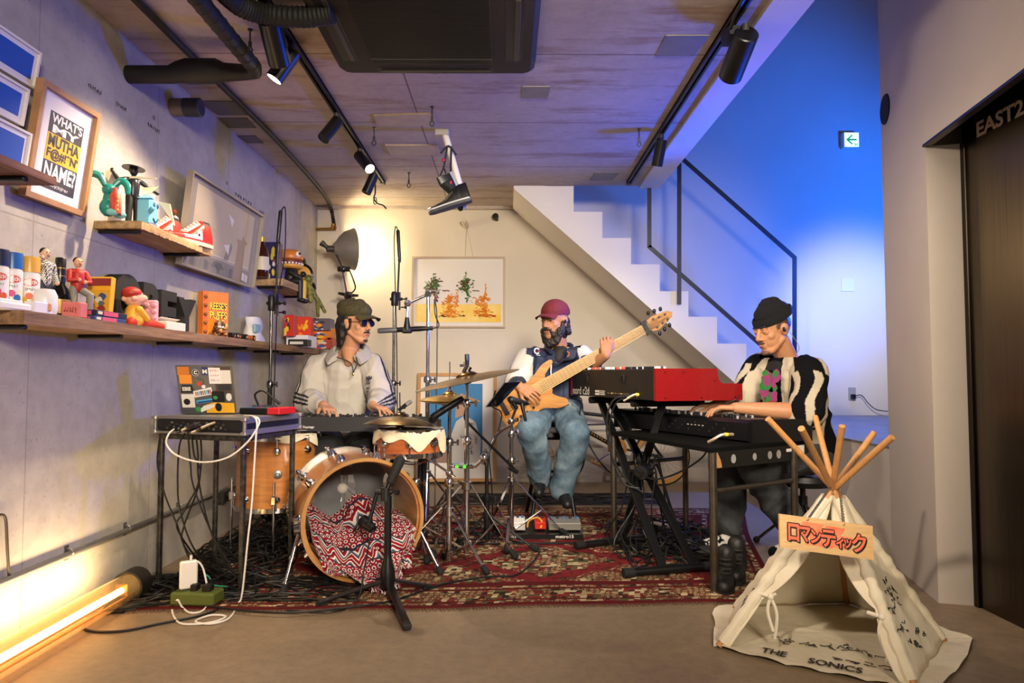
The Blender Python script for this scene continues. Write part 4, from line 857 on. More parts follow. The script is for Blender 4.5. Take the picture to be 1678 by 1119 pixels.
# white paper bag with blue print
q = sp(416, -1.72); mb = MB(); mb.grid(lambda u, v: q+V(((.06-.02*v)*math.cos(u*6.283)+.008*math.sin(9*v+u*12), (.13-.05*v)*math.sin(u*6.283)+.01*math.sin(7*v+u*18), v*.17)), 26, 9, closed_u=True); mb.box(q+V((.045, -.06, .09)), (.02, .10, .06), m=1, bev=.008); single('paper_bag', mb, [mat('d9d5d6', .6), mat('8ab0c4', .5)], 'crumpled white bag with a pale blue print on the long shelf', 'bag')
# stacked boxes near the corner
def pk(p0, p1, y0, y1, X, lb, c, seed, z=None, dep=.16, cols=('e6b820', '2a5a9a', 'c8342a', 'd8d0c4', '2b2b2b', 'e07a24')):
    return box_item('toy_package', lb, 'box', p0, p1, y0, y1, X, dep, [mat(c, .4)]+[mat(k, .45) for k in cols], blob_rect(seed, 16, len(cols)), 'toy packages in the corner', z=z)
Zc = lambda px, py, X: onx(px, py, X).z
pk(466, 482, 503, 538, -1.76, 'red and green toy package, left of the pair on the white cartons', 'c02a20', 1, zl1+.085, .1); pk(484, 509, 503, 538, -1.76, 'red and yellow toy package, right of the pair on the white cartons', 'd23a20', 2, zl1+.085, .1, ('e8b820', 'e8b820', 'd23a20', 'e8801e'))
box_item('white_carton', 'long white carton under the red toy packages', 'box', 470, 505, 542, 562, -1.76, .25, [mat('d9d6d8', .5), mat('6a6a70', .5)], lambda mb, Q, w, h, Rm: rect(mb, Q, .1, .2, .9, .5, 0))
box_item('dark_carton', 'small black printed carton on the shelf edge near the corner', 'box', 473, 503, 560, 571, -1.66, .12, [mat('17171a', .5), mat('cfcac2', .5)], lambda mb, Q, w, h, Rm: rect(mb, Q, .1, .25, .8, .65, 0))
pk(509, 545, 554, 573, -1.68, 'orange toy package, lowest of the stack of three in the corner', 'b8452a', 5, zl1); pk(509, 543, 533, 553, -1.68, 'yellow and orange toy package, middle of the stack of three in the corner', 'cf7a24', 6, zl1+.078); pk(507, 541, 512, 532, -1.68, 'grey and purple toy package, top of the stack of three in the corner', '5a5460', 7, zl1+.156)
# ------------------------------------------------------------------ corner shelf
zs = 1.70
p = sp(428, -1.74, zs); t = thing('whisky_bottle', 'brown glass bottle with a cream label on the corner shelf', 'bottle', p)
mb = MB(); mb.lathe([(0, 0), (.046, 0), (.05, .01), (.05, .16), (.04, .20), (.018, .235), (.016, .275), (0, .275)], p, n=26); part('glass', mb, mat('3a1208', .08, spec=.7), t)
mb = MB(); mb.lathe([(.0175, .255), (.0185, .26), (.0185, .29), (0, .292)], p, n=18); part('cap', mb, mat('c9a03a', .35, .5), t)
mb = MB(); mb.lathe([(.0505, .05), (.0505, .145)], p, n=18, a0=-2.4, a1=.1); part('label_print', mb, mat('d8cdb0', .5), t)
box_item('toy_package', 'purple and yellow toy box beside the brown bottle', 'box', 431, 456, 390, 452, -1.77, .10, [mat('2a2450', .4)]+[mat(k, .45) for k in ('d9c23a', '3a7a4a', 'b83a4a', 'd9d2c8')], blob_rect(9, 14, 4), z=zs)
p = sp(476, -1.68, zs); t = thing('burger_figure', 'burger headed toy in black and yellow sitting on the shelf edge', 'figurine', p)
mb = MB(); mb.lathe([(.07, 0), (.095, .012), (.1, .03), (.09, .06), (.06, .085), (.0, .095)], p+V((0, -.02, .19)), n=26); part('bun', mb, mat('c9752a', .4), t)
mb = MB(); mb.lathe([(0, 0), (.075, .0), (.092, .012), (.09, .03), (0, .03)], p+V((0, -.02, .13)), n=26); part('lower_bun', mb, mat('d69a3a', .4), t)
mb = MB(); mb.lathe([(0, 0), (.094, 0), (.096, .014), (.094, .026), (0, .026)], p+V((0, -.02, .162)), n=26); part('patty', mb, mat('6e1f16', .5), t)
mb = MB(); f = V((.75, -.66, 0))
for i in range(9): a = -1.9+i*.28; mb.box(p+V((.092*math.cos(a), -.02+.092*math.sin(a), .166)), (.014, .014, .016), rot('Z', math.degrees(a)), bev=.003)
part('teeth', mb, mat('e6e0d2', .4), t)
mb = MB(); mb.ell(p+V((.075, -.07, .235)), .024, n=12); mb.ell(p+V((.092, -.084, .238)), .011, m=1, n=10); part('eye', mb, [mat('e9e4da', .3), BLK], t)
mb = MB(); mb.cap(p+V((0, 0, .03)), .05, p+V((0, -.01, .11)), .04); part('torso', mb, mat('1c1b18', .5), t)
for i, (dy, c_) in enumerate(((-.045, '1c1b18'), (.04, 'd9b02a'))):
    mb = MB(); mb.cap(p+V((.03, dy, .03)), .028, p+V((.085, dy, .03)), .026); mb.cap(p+V((.085, dy, .03)), .026, p+V((.088, dy, -.10)), .022); mb.ell(p+V((.098, dy, -.115)), (.036, .022, .018), m=1); part('leg', mb, [mat(c_, .5), BLK], t)
for s_ in (-1, 1):
    mb = MB(); mb.cap(p+V((.01, s_*.05, .10)), .022, p+V((.06, s_*.05, .07)), .018); part('arm', mb, mat('1c1b18', .5), t)
p = sp(490, -1.70, zs); t = thing('toy_speaker', 'glossy black toy of round speakers with one yellow cone', 'toy', p+V((0, .1, 0)))
f = V((.8, -.6, 0)).normalized()
for i, (d, r_) in enumerate(((V((-.02, .14, .05)), .05), (V((.06, .12, .04)), .048), (V((-.06, .14, .25)), .072))):
    mb = MB(); mb.ell(p+d, r_, n=20); part('ball', mb, mat('0a0a0c', .12), t)
mb = MB(); o_ = p+V((.0, .12, .15)); mb.lathe([(0, -.05), (.09, -.04), (.095, 0), (.085, .018), (.066, .008)], o_, f, n=28); part('rim', mb, mat('0c0c0e', .2), t)
mb = MB(); mb.lathe([(.067, .008), (.03, -.012), (.0, -.012)], o_, f, n=28); part('cone', mb, mat('d9a03a', .5), t); mb = MB(); mb.ell(o_-f*.008, .026); part('dust_cap', mb, BLK, t)
p = sp(505, -1.63, zs); t = thing('camouflage_toy', 'yellow and green camouflage toy sprawling over the end of the corner shelf', 'toy', p)
CAMO = mat('8a8a34', .5, 0, .5, 40, h2='3a3a20')
for pts in ([(0, -.05, .05), (.03, .0, .0), (.07, .02, -.08), (.06, .08, -.2)], [(0, -.05, .05), (0, .05, .02), (.05, .1, -.06), (.10, .14, -.16)], [(0, -.08, .07), (.04, -.12, .02), (.06, -.14, -.1)]):
    mb = MB(); q = [p+V(x) for x in pts]
    for i in range(len(q)-1): mb.cap(q[i], .026-.004*i, q[i+1], .022-.004*i)
    part('limb', mb, CAMO, t)
mb = MB(); mb.cap(p+V((-.02, -.06, .05)), .04, p+V((-.01, .03, .07)), .035); mb.ell(p+V((.02, -.06, .09)), .034); part('body', mb, CAMO, t)
# ------------------------------------------------------------------ upper shelf
zs = 1.69
p = sp(180, -1.70, zs); t = thing('rabbit_toy', 'teal long-eared toy hugging a red tube on the upper shelf', 'toy', p); t.scale = (.8, .8, .8)
TE = mat('1e8a80', .35); TL = mat('7cc6c0', .35)
mb = MB(); mb.ell(p+V((-.02, 0, .055)), (.042, .045, .05)); mb.cap(p+V((-.02, 0, .08)), .03, p+V((-.02, 0, .12)), .024); mb.ell(p+V((-.015, 0, .15)), (.036, .04, .034)); mb.ell(p+V((.015, -.02, .14)), (.02, .022, .018)); part('body', mb, TE, t)
for pts in ([(-.03, -.02, .17), (-.05, -.03, .215), (-.08, -.05, .225), (-.10, -.07, .20)], [(-.01, .02, .17), (.02, .04, .21), (.05, .05, .19), (.055, .05, .14)]):
    mb = MB(); q = curve([p+V(x) for x in pts], 5); mb.tube(q, [.012+.008*math.sin(pi*i/(len(q)-1)) for i in range(len(q))], n=10); part('ear', mb, TE, t)
for s_ in (-1, 1):
    mb = MB(); mb.ell(p+V((.03, s_*.035-.01, .02)), (.034, .02, .02)); part('foot', mb, TL, t)
mb = MB(); mb.cap(p+V((-.01, .03, .11)), .014, p+V((.04, -.02, .10)), .013); part('arm', mb, TE, t)
mb = MB(); mb.lathe([(0, 0), (.024, .0), (.026, .03), (.026, .10), (.02, .112), (.012, .115), (.011, .14), (0, .14)], p+V((.045, -.035, .012)), (-.08, 0, 1), n=20); mb.m = [0]*len(mb.f)
for i in range(4): mb.ell(p+V((.062, -.056, .03+.022*i)), (.007, .007, .009), m=1, n=8)
part('tube_toy', mb, [mat('c94436', .4), mat('d9a03a', .5)], t)
figurine('toy_figure', 'tall black toy figure with a wide brimmed hat and raised arm on the upper shelf', sp(214, -1.72, zs), .285, (.8, -.6, 0), '121214', '101012', '1a1a1e', '111114', '0c0c0e', {'l': [(-.12, 0, .76), (-.24, .02, .72), (-.33, .02, .86)], 'r': [(.12, 0, .76), (.24, .04, .68), (.36, .06, .62)]}, hat=.17, pattern=mat('2a2b30', .3, .3, .3, 90))
p = sp(212, -1.72, zs); t = thing('paper_wings', 'translucent cream plastic wings behind the black toy figure', 'wings', p+V((0, .05, 0)))
for pts in ([(.02, .03, .19), (.10, .05, .20), (.06, .04, .165)], [(.08, .08, .14), (.13, .09, .13), (.15, .10, .03), (.13, .10, .06)], [(-.08, -.05, .2), (-.10, -.06, .24), (-.06, -.05, .25)], [(.01, -.04, .225), (.12, -.02, .222), (.12, -.02, .218), (.01, -.04, .215)]):
    mb = MB(); mb.prism([p+V(x) for x in pts], (0, .006, 0)); part('wing', mb, mat('e3d9b8', .4), t)
p = sp(238, -1.67, zs); t = thing('carton_toy', 'light blue carton shaped toy with a smiling face on the upper shelf', 'toy', p)
mb = MB(); mb.box(p+V((0, 0, .075)), (.075, .07, .125), bev=.012); mb.prism([p+V((-.036, -.034, .137)), p+V((.036, -.034, .137)), p+V((.02, -.0, .16)), p+V((-.02, 0, .16))], (0, .03, .0)); part('body', mb, mat('78bede', .35), t)
mb = MB(); mb.box(p+V((0, 0, .008)), (.085, .08, .016), bev=.005); part('base', mb, mat('d98a80', .5), t)
mb = MB(); mb.cap(p+V((.03, -.03, .075)), .01, p+V((.055, -.06, .08)), .012); mb.tube(curve([p+V((.039, -.02, .045)), p+V((.039, .0, .03)), p+V((.039, .025, .05))], 5), .004, n=6, m=1); mb.ell(p+V((.037, -.01, .11)), (.004, .012, .016), m=1); mb.ell(p+V((.037, .02, .11)), (.004, .01, .014), m=1); part('face', mb, [mat('5aaed4', .35), mat('1a4a6a', .5)], t)
figurine('toy_figure', 'toy basketball player with red hair in a white vest on the upper shelf', sp(284, -1.765, zs), .205, (.8, .5, 0), '7a4a2c', '9a3a34', 'dcd6d6', 'd8d2d2', '9a2a24', {'l': [(-.12, 0, .76), (-.16, .02, .62), (-.13, .08, .52)], 'r': [(.12, 0, .76), (.15, .02, .62), (.12, .08, .52)]})
RD = ('b8261c', 'a8221a', 'c9b8a0', 'b8261c', 'd9d2cc', '141214')
sneaker('red_trainer', 'red and white high-top trainer nearer the shelf edge', 'trainer', V((-1.668, 3.53, zs)), rot('Z', -108), .32, RD, 'pair of red trainers on the upper shelf')
sneaker('red_trainer', 'red and white high-top trainer against the wall behind its pair', 'trainer', V((-1.755, 3.40, zs)), rot('Z', -102), .31, ('bb2a1e',)+RD[1:], 'pair of red trainers on the upper shelf')

# ------------------------------------------------------------------ rug
def f_rug(nt, N, L, b):
    tc = N.new('ShaderNodeTexCoord'); UV = tc.outputs['UV']
    def mth(op, a, c=None, d=None):
        m = N.new('ShaderNodeMath'); m.operation = op
        for i, v in enumerate((a, c, d)):
            if v is None: continue
            if hasattr(v, 'is_output'): L.new(v, m.inputs[i])
            else: m.inputs[i].default_value = v
        return m.outputs[0]
    sp_ = N.new('ShaderNodeSeparateXYZ'); L.new(UV, sp_.inputs[0]); u, v = sp_.outputs[0], sp_.outputs[1]
    wob = noise_tex(N, L, UV, 40, 3); wb = mth('MULTIPLY', mth('SUBTRACT', wob, .5), .05)
    def vor(sc, feat='F1'):
        n = N.new('ShaderNodeTexVoronoi'); n.inputs['Scale'].default_value = sc; n.inputs['Randomness'].default_value = .35; L.new(UV, n.inputs['Vector']); return n
    small = vor(34); mid = vor(6.5)
    cs = ramp(N, L, small.outputs['Color'], [(0, '6e2a26'), (.2, '33281e'), (.34, 'a8946c'), (.5, '7d2c2a'), (.6, '5a5238'), (.74, 'c4b48e'), (.9, '4a3a2a')], 'CONSTANT')
    ring = ramp(N, L, small.outputs['Distance'], [(0, '7d2c2a'), (.2, 'b9a67e'), (.34, '33281e'), (.46, '8c5a40'), (.6, '3a3426')], 'CONSTANT')
    busy = mixc(N, L, ramp(N, L, noise_tex(N, L, UV, 9, 3), [(.46, 0.0), (.52, 1.0)], 'CONSTANT'), cs, ring)
    # repeating diamonds
    fu = mth('ABSOLUTE', mth('SUBTRACT', mth('FRACT', mth('MULTIPLY', mth('ADD', u, wb), 1.05)), .5)); fv = mth('ABSOLUTE', mth('SUBTRACT', mth('FRACT', mth('MULTIPLY', mth('ADD', v, wb), 1.35)), .5))
    dia = mth('ADD', mth('ADD', fu, fv), mth('MULTIPLY', mth('SUBTRACT', mid.outputs['Distance'], .3), .16))
    sel = ramp(N, L, dia, [(0, 1.0), (.38, 0.0), (.41, 1.0), (.44, 0.0), (.60, 1.0)], 'CONSTANT')
    red = mixc(N, L, ramp(N, L, noise_tex(N, L, UV, 24, 4), [(.53, 0.0), (.58, .85)]), '7a2529', '33241e')
    fld = mixc(N, L, sel, red, busy)
    # borders
    eu = mth('MINIMUM', u, mth('SUBTRACT', 3.1, u)); ev = mth('MINIMUM', v, mth('SUBTRACT', 2.3, v)); e = mth('MINIMUM', eu, ev)
    bd = ramp(N, L, e, [(0, 1.0), (.34, 0.0)], 'CONSTANT')
    bc = mixc(N, L, ramp(N, L, e, [(0, 0.0), (.03, 1.0), (.06, .0), (.075, 1.0), (.22, 0.0), (.25, 1.0), (.28, 0.0)], 'CONSTANT'), '5a1d1e', busy)
    out = mixc(N, L, bd, fld, bc)
    wear = ramp(N, L, noise_tex(N, L, UV, 3, 6), [(.3, .62), (.7, 1.0)]); out = mixc(N, L, .9, out, wear, 'MULTIPLY')
    L.new(out, b.inputs['Base Color']); bumpn(N, L, b, noise_tex(N, L, UV, 260, 3), .4, .004)
RUGM = nodemat('rug_weave', f_rug, .95, 0, .1)
def rug():
    c = [V((-1.65, 2.975, 0)), V((1.2, 3.08, 0)), V((1.76, 5.17, 0)), V((-1.66, 5.31, 0))]; nu, nv = 90, 60; mb = MB()
    def P(i, j, z):
        a, b_ = i/(nu-1), j/(nv-1); p = c[0].lerp(c[1], a).lerp(c[3].lerp(c[2], a), b_)
        p.y += .012*math.sin(a*9+1)*(1-b_)+.008*math.sin(a*23)*(1-b_); p.x += .012*math.sin(b_*8)
        p.z = z*(1+.5*noise.noise(p*3)) if z else 0.0005
        return p
    mb.add([P(i, j, .010) for j in range(nv) for i in range(nu)]+[P(i, j, 0) for j in range(nv) for i in range(nu)], [(j*nu+i, j*nu+i+1, (j+1)*nu+i+1, (j+1)*nu+i) for j in range(nv-1) for i in range(nu-1)])
    o = nu*nv; ed = [(i, 0) for i in range(nu)]+[(nu-1, j) for j in range(1, nv)]+[(i, nv-1) for i in range(nu-2, -1, -1)]+[(0, j) for j in range(nv-2, 0, -1)]
    for k in range(len(ed)):
        (i, j), (a, b_) = ed[k], ed[(k+1) % len(ed)]; mb.f.append((j*nu+i, o+j*nu+i, o+b_*nu+a, b_*nu+a)); mb.m.append(0)
    t = thing('rug', 'worn red patterned oriental rug under the band', 'rug', V((0, 4.1, 0))); r = part('pile', mb, RUGM, t)
    uv = r.data.uv_layers.new(name='UVMap')
    for lp in r.data.loops:
        q = lp.vertex_index % o; j, i = divmod(q, nu); uv.data[lp.index].uv = (i/(nu-1)*3.1, j/(nv-1)*2.3)
    mb = MB(); rn = random.Random(4)
    for i in range(420):
        a = i/419; p = c[0].lerp(c[1], a); p.y += .012*math.sin(a*9+1)+.008*math.sin(a*23); q = p+V((rn.uniform(-.008, .008), -.018-rn.random()*.012, .002)); p.z = .006; mb.tube([p, q], .0018, n=4)
    stuff(part('fringe', mb, mat('6a5440', .9), t))
rug()
ZR = .011
# ------------------------------------------------------------------ drums
def f_maple(c1, c2, ax):
    def f(nt, N, L, b):
        n = noise_tex(N, L, objco(N, L, ax), 3, 8, .6); L.new(ramp(N, L, n, [(.3, c1), (.7, c2)]), b.inputs['Base Color']); b.inputs['Coat Weight'].default_value = .7; b.inputs['Coat Roughness'].default_value = .12
    return f
MAPLE = nodemat('drum_maple', f_maple('9a5a26', 'c27f3f', (1.5, 1.5, 14)), .35); MAPLE2 = nodemat('drum_maple_red', f_maple('8a4420', 'b56430', (1.5, 1.5, 14)), .35); MAPIN = nodemat('drum_inside', f_maple('a8702f', 'c99a55', (1.5, 1.5, 10)), .5)
CLEAR = mat('e8eaee', .12, alpha=.16, key='film'); HEADW = mat('d9d4c8', .6)
def shell(o, ax, r, h, th=.012, n=56):
    mb = MB(); mb.lathe([(r, 0), (r, h)], o, ax, n=n); mb.lathe([(r-th, h), (r-th, 0)], o, ax, m=1, n=n); mb.lathe([(r-th, 0), (r, 0)], o, ax, n=n); mb.lathe([(r, h), (r-th, h)], o, ax, n=n); return mb
def ring(o, ax, r, w, h, m=0, n=56):
    mb = MB(); mb.lathe([(r, 0), (r+w, 0), (r+w, h), (r, h), (r, 0)], o, ax, m=m, n=n); return mb
def turret(c, out, s=1):
    mb = MB(); mb.lathe([(0, .022*s), (.012*s, .020*s), (.018*s, .012*s), (.02*s, .006*s), (.016*s, .004*s), (.018*s, 0)][::-1], c, out, n=18); return mb
def kick():
    fo = V((-.70, 3.375, .312)); ax = V((-.187, .42, 0)).normalized(); h = .46; r = .287; R = frame(ax, (0, 0, 1)); up = V((0, 0, 1)); sd = up.cross(ax)
    t = thing('bass_drum', 'maple bass drum with a patterned blanket inside it', 'drum', V((fo.x, fo.y+.2, 0)))
    part('shell', shell(fo, ax, r, h, .014, 72), [MAPLE, MAPIN], t)
    part('front_hoop', ring(fo-ax*.03, ax, r-.006, .017, .045, 0, 72), nodemat('drum_hoop', f_maple('93622f', 'b0824a', (2, 2, 2)), .35), t)
    part('rear_hoop', ring(fo+ax*(h-.01), ax, r-.004, .022, .04, 0, 72), mat('bdb8ae', .25, .7), t)
    mb = MB(); mb.lathe([(0, h), (r-.002, h)], fo, ax, n=56); part('rear_head', mb, CLEAR, t)
    def pt(a, d, rr): return fo+ax*d+(sd*math.cos(a)+up*math.sin(a))*rr
    for k in range(10):
        a = math.radians(90+18+36*k); o = (sd*math.cos(a)+up*math.sin(a))
        mb = MB(); mb.lathe([(0, .034), (.014, .03), (.021, .012), (.026, .004), (.026, 0)][::-1], pt(a, .11, r), o, n=16); part('lug', mb, CHR, t)
        mb = MB(); mb.lathe([(0, .034), (.014, .03), (.021, .012), (.026, .004), (.026, 0)][::-1], pt(a, .36, r), o, n=16); mb.cyl(pt(a, .36, r+.018), pt(a, h+.02, r+.018), .005); mb.box(pt(a, h+.01, r+.022), (.022, .03, .06), Matrix((o.cross(ax), o, ax)).transposed(), bev=.006); part('lug', mb, CHR, t)
    mb = MB(); a = math.radians(122); mb.lathe([(0, .003), (.02, .003), (.022, 0)][::-1], pt(a, .22, r), sd*math.cos(a)+up*math.sin(a), n=18); part('badge', mb, mat('a8a49c', .3, .9), t)
    for s_, foot in ((1, onz(463, 976)), (-1, onz(723, 944))):
        foot.z = ZR; a0 = pt(math.radians(188) if s_ < 0 else math.radians(-8), .10, r); mb = MB(); mb.lathe([(0, .03), (.028, .03), (.034, 0)][::-1], a0, (a0-fo-ax*.08).normalized(), n=16); d = foot-a0
        mb.cyl(a0, foot-d.normalized()*.03, .0085); mb.cyl(a0+d*.45, a0+d*.5, .014); mb.cyl(a0+d*.84, a0+d*.87, .015); g = part('spur', mb, CHR, t)
        mb = MB(); mb.cyl(a0+d*.87, foot, .012, .02); part('rubber_foot', mb, RUB, g)
    # blanket
    mb = MB(); nu, nv = 74, 84; rs = r-.03
    def S(i, j):
        u = 2*i/(nu-1)-1; v = j/(nv-1)
        zt = .02+.05*math.exp(-((u-.15)/.35)**2)-.055*math.exp(-((u+.38)/.25)**2)+.07*max(0, -u-.6)-.10*max(0, u-.45)
        lim = math.sqrt(max(.0, 1-(u*.97)**2))
        if v < .62:
            w = v/.62; d = .30-.34*w**.8; z = zt*(1-w)+(-rs*lim*.93)*w**1.25; bul = .05*math.sin(pi*w); d -= bul
            s = u*rs*.97; z = max(z, -rs*lim)
        else:
            w = (v-.62)/.38; s = u*rs*.97*(1-.25*w)+.04*w; z0 = -rs*lim*.93
            spill = max(0, 1-abs((u-.12)/.62)**3)
            z = z0+(.30-.312+.02-rs*.0-z0-.0)*0; zf = -(.312-ZR-.02)+.045*(1-spill); z = z0+(min(z0, zf)-z0)*min(1, w*1.6); d = -.04-.19*w*spill-.012
            if spill < .05: d = -.035
        p = fo+ax*d+sd*(-s)+up*z
        n = noise.noise(V((u*3.1, v*4.2, 1.7)))*.03+noise.noise(V((u*8+3, v*7, .2)))*.014+.012*math.sin(u*14+v*9)*math.sin(v*11+2)
        p += ax*n*1.1*min(1, (1-u*u)*3)+up*n*.35*(1 if v < .6 else .2)
        q = p-fo-ax*(p-fo).dot(ax); m = q.length; lm = r-.018 if (p-fo).dot(ax) > -.035 else 9
        if m > lm: p -= q.normalized()*(m-lm)
        p.z = max(p.z, ZR+.006); return p
    mb.add([S(i, j) for j in range(nv) for i in range(nu)], [(j*nu+i, j*nu+i+1, (j+1)*nu+i+1, (j+1)*nu+i) for j in range(nv-1) for i in range(nu-1)])
    b = part('blanket', mb, BLANKET, None, smooth=80); uv = b.data.uv_layers.new(name='UVMap')
    for lp in b.data.loops: j, i = divmod(lp.vertex_index, nu); uv.data[lp.index].uv = (i/(nu-1), j/(nv-1)*1.15)
    b['label'] = 'red, white and navy patterned blanket spilling out of the bass drum'; b['category'] = 'blanket'
    mb = MB(); rn = random.Random(2)
    for k in range(150):
        i = rn.randrange(nu) if k < 90 else nu-1-rn.randrange(3); j = nv-1 if k < 90 else rn.randrange(30, nv); p = S(i, j); q = p+V((rn.uniform(-.02, .02), -.012-rn.random()*.02, -.01)); q.z = max(q.z, ZR+.003); mb.tube([p, (p+q)/2+V((0, -.004, .004)), q], .0022, n=4, m=k % 2)
    stuff(part('fringe', mb, [mat('8a2a36', .9), mat('cfc4c0', .9)], b))
def f_blk(nt, N, L, b):
    tc = N.new('ShaderNodeTexCoord'); UV = tc.outputs['UV']; sp_ = N.new('ShaderNodeSeparateXYZ'); L.new(UV, sp_.inputs[0])
    def mth(op, a, c=None):
        m = N.new('ShaderNodeMath'); m.operation = op
        for i, v in enumerate((a, c)):
            if v is None: continue
            if hasattr(v, 'is_output'): L.new(v, m.inputs[i])
            else: m.inputs[i].default_value = v
        return m.outputs[0]
    def vo(sc, rnd):
        n = N.new('ShaderNodeTexVoronoi'); n.inputs['Scale'].default_value = sc; n.inputs['Randomness'].default_value = rnd; L.new(UV, n.inputs['Vector']); return n.outputs['Distance']
    nz = noise_tex(N, L, UV, 3, 2); u = mth('ADD', sp_.outputs[0], mth('MULTIPLY', nz, .12)); v = mth('ADD', sp_.outputs[1], mth('MULTIPLY', nz, .25))
    eyes = ramp(N, L, vo(17, .12), [(0, '7a1626'), (.10, '2a3450'), (.2, 'd9d0c6'), (.33, '8a1a2a'), (.52, '3a2430'), (.62, 'd0c4ba')], 'CONSTANT')
    zg = mth('FRACT', mth('ADD', mth('MULTIPLY', v, 6.5), mth('MULTIPLY', mth('ABSOLUTE', mth('SUBTRACT', mth('FRACT', mth('MULTIPLY', u, 7)), .5)), 1.1)))
    zig = ramp(N, L, zg, [(0, '7e1524'), (.18, 'd2c8be'), (.32, '56637c'), (.44, '221c24'), (.52, 'cfc4b8'), (.62, '8a1828'), (.86, 'd9d0c4'), (.93, '2a2634')], 'CONSTANT')
    fl = ramp(N, L, vo(30, .9), [(0, 'd8b48c'), (.22, '8a1828'), (.36, 'd9cfc6'), (.5, '6a1422')], 'CONSTANT')
    zig = mixc(N, L, ramp(N, L, vo(7, .8), [(0, 1.0), (.34, 0.0)], 'CONSTANT'), zig, fl)
    k = mth('FRACT', mth('MULTIPLY', v, 2.6)); k1 = ramp(N, L, k, [(0, 0.0), (.52, 1.0)], 'CONSTANT'); edge = ramp(N, L, k, [(0, 1.0), (.03, 0.0), (.49, 1.0), (.55, 0.0)], 'CONSTANT')
    L.new(mixc(N, L, edge, mixc(N, L, k1, eyes, zig), '2a2634'), b.inputs['Base Color']); bumpn(N, L, b, noise_tex(N, L, UV, 300, 2), .4, .004)
BLANKET = nodemat('woven_blanket', f_blk, .95, 0, .1)
kick()
def drum(name, label, c, r, h, m, nl, cloth=None, tilt=(0, 0, 1), legs=None, a00=0):
    ax = V(tilt).normalized(); R = frame(ax, (1, 0, 0)); t = thing(name, label, 'drum', V((c.x, c.y, 0)) if legs else c)
    part('shell', shell(c, ax, r, h, .01), [m, MAPIN], t)
    for d in (-.012, h-.014): part('rim', ring(c+ax*d, ax, r-.002, .014, .026), CHR, t)
    mb = MB(); mb.lathe([(0, h+.004), (r, h+.004)], c, ax, n=48); part('drum_head', mb, HEADW, t)
    for k in range(nl):
        a = a00+2*pi*k/nl; o = R@V((math.cos(a), math.sin(a), 0))
        for d in ((.06, h-.07) if h > .25 else (h/2,)):
            mb = turret(c+ax*d+o*r, o, 1.15); mb.cyl(c+ax*d+o*(r+.012), c+ax*((h+.0) if d > h/2-.01 else 0)+o*(r+.012), .0045)
            if h < .25: mb.cyl(c+ax*d+o*(r+.012), c+o*(r+.012), .0045)
            part('lug', mb, CHR, t)
    o = V((-c.x, -c.y, 0)).normalized(); o = (o+V((.25, 0, 0))).normalized() if h < .25 else o
    mb = MB(); mb.lathe([(0, .003), (.017, .004), (.024, 0)][::-1], c+ax*(h*.5)+o*r, o, n=20); mb.lathe([(.008, .0045), (.014, .0045)], c+ax*(h*.5)+o*r, o, m=1, n=16); part('badge', mb, [mat('b5b0a8', .3, .9), mat('3a3d45', .4)], t)
    for q in legs or []:
        q = V(q); o = (q-c); o.z = 0; o.normalize(); a = c+o*(r+.02); mb = MB(); mb.box(a+V((0, 0, .06)), (.03, .03, .05), bev=.006); mb.cyl(a+V((0, 0, .16)), V((a.x, a.y, .03)), .0065); g = part('leg', mb, CHR, t); mb = MB(); mb.cyl((a.x, a.y, .035), (a.x, a.y, ZR), .012, .017); part('rubber_foot', mb, RUB, g)
    return t
def cloth_on(c, r, z, label, amp, seed, col, a0=0, a1=2*pi, base=.02):
    mb = MB(); n, k = 64, 14; rn = random.Random(seed); ph = [rn.random()*6 for _ in range(4)]
    def S(i, j):
        a = a0+(a1-a0)*i/(n-1); w = j/(k-1); dr = base+amp*max(0, .5+.5*math.sin(3*a+ph[0])*math.sin(2*a+ph[1])+.3*math.sin(7*a+ph[2]))
        L = r+.018+dr; s = w*L
        if s <= r+.012: return V((c.x+s*math.cos(a), c.y+s*math.sin(a), z+.006+.004*noise.noise(V((s*9*math.cos(a), s*9*math.sin(a), seed)))))
        e = s-r-.012; rr = r+.016+.010*math.sin(9*a+ph[3])*min(1, e*20); return V((c.x+rr*math.cos(a), c.y+rr*math.sin(a), z+.006-e))
    mb.grid(lambda u, v: S(round(u*(n-1)), round(v*(k-1))), n, k); return single('drum_cloth', mb, mat(col, .85), label, 'cloth', None, 70)
drum('floor_tom', 'maple floor tom behind the black equipment table', V((-1.335, 4.02, .265)), .225, .395, MAPLE, 8, legs=[(-1.7, 3.9, 0), (-1.2, 3.5, 0), (-1.2, 4.6, 0)], a00=.3)
cloth_on(V((-1.335, 4.02, 0)), .225, .672, 'cream cloth lying over the floor tom', .06, 3, 'd6ccb4', -1.3, -.2)
SN = V((-.535, 3.78, .585))
drum('snare_drum', 'reddish maple snare drum under a cream cloth', SN, .175, .125, MAPLE2, 8, a00=.15)
cloth_on(V((SN.x, SN.y, 0)), .175, SN.z+.128, 'cream cloth draped over the snare drum', .085, 6, 'd9cdb0')
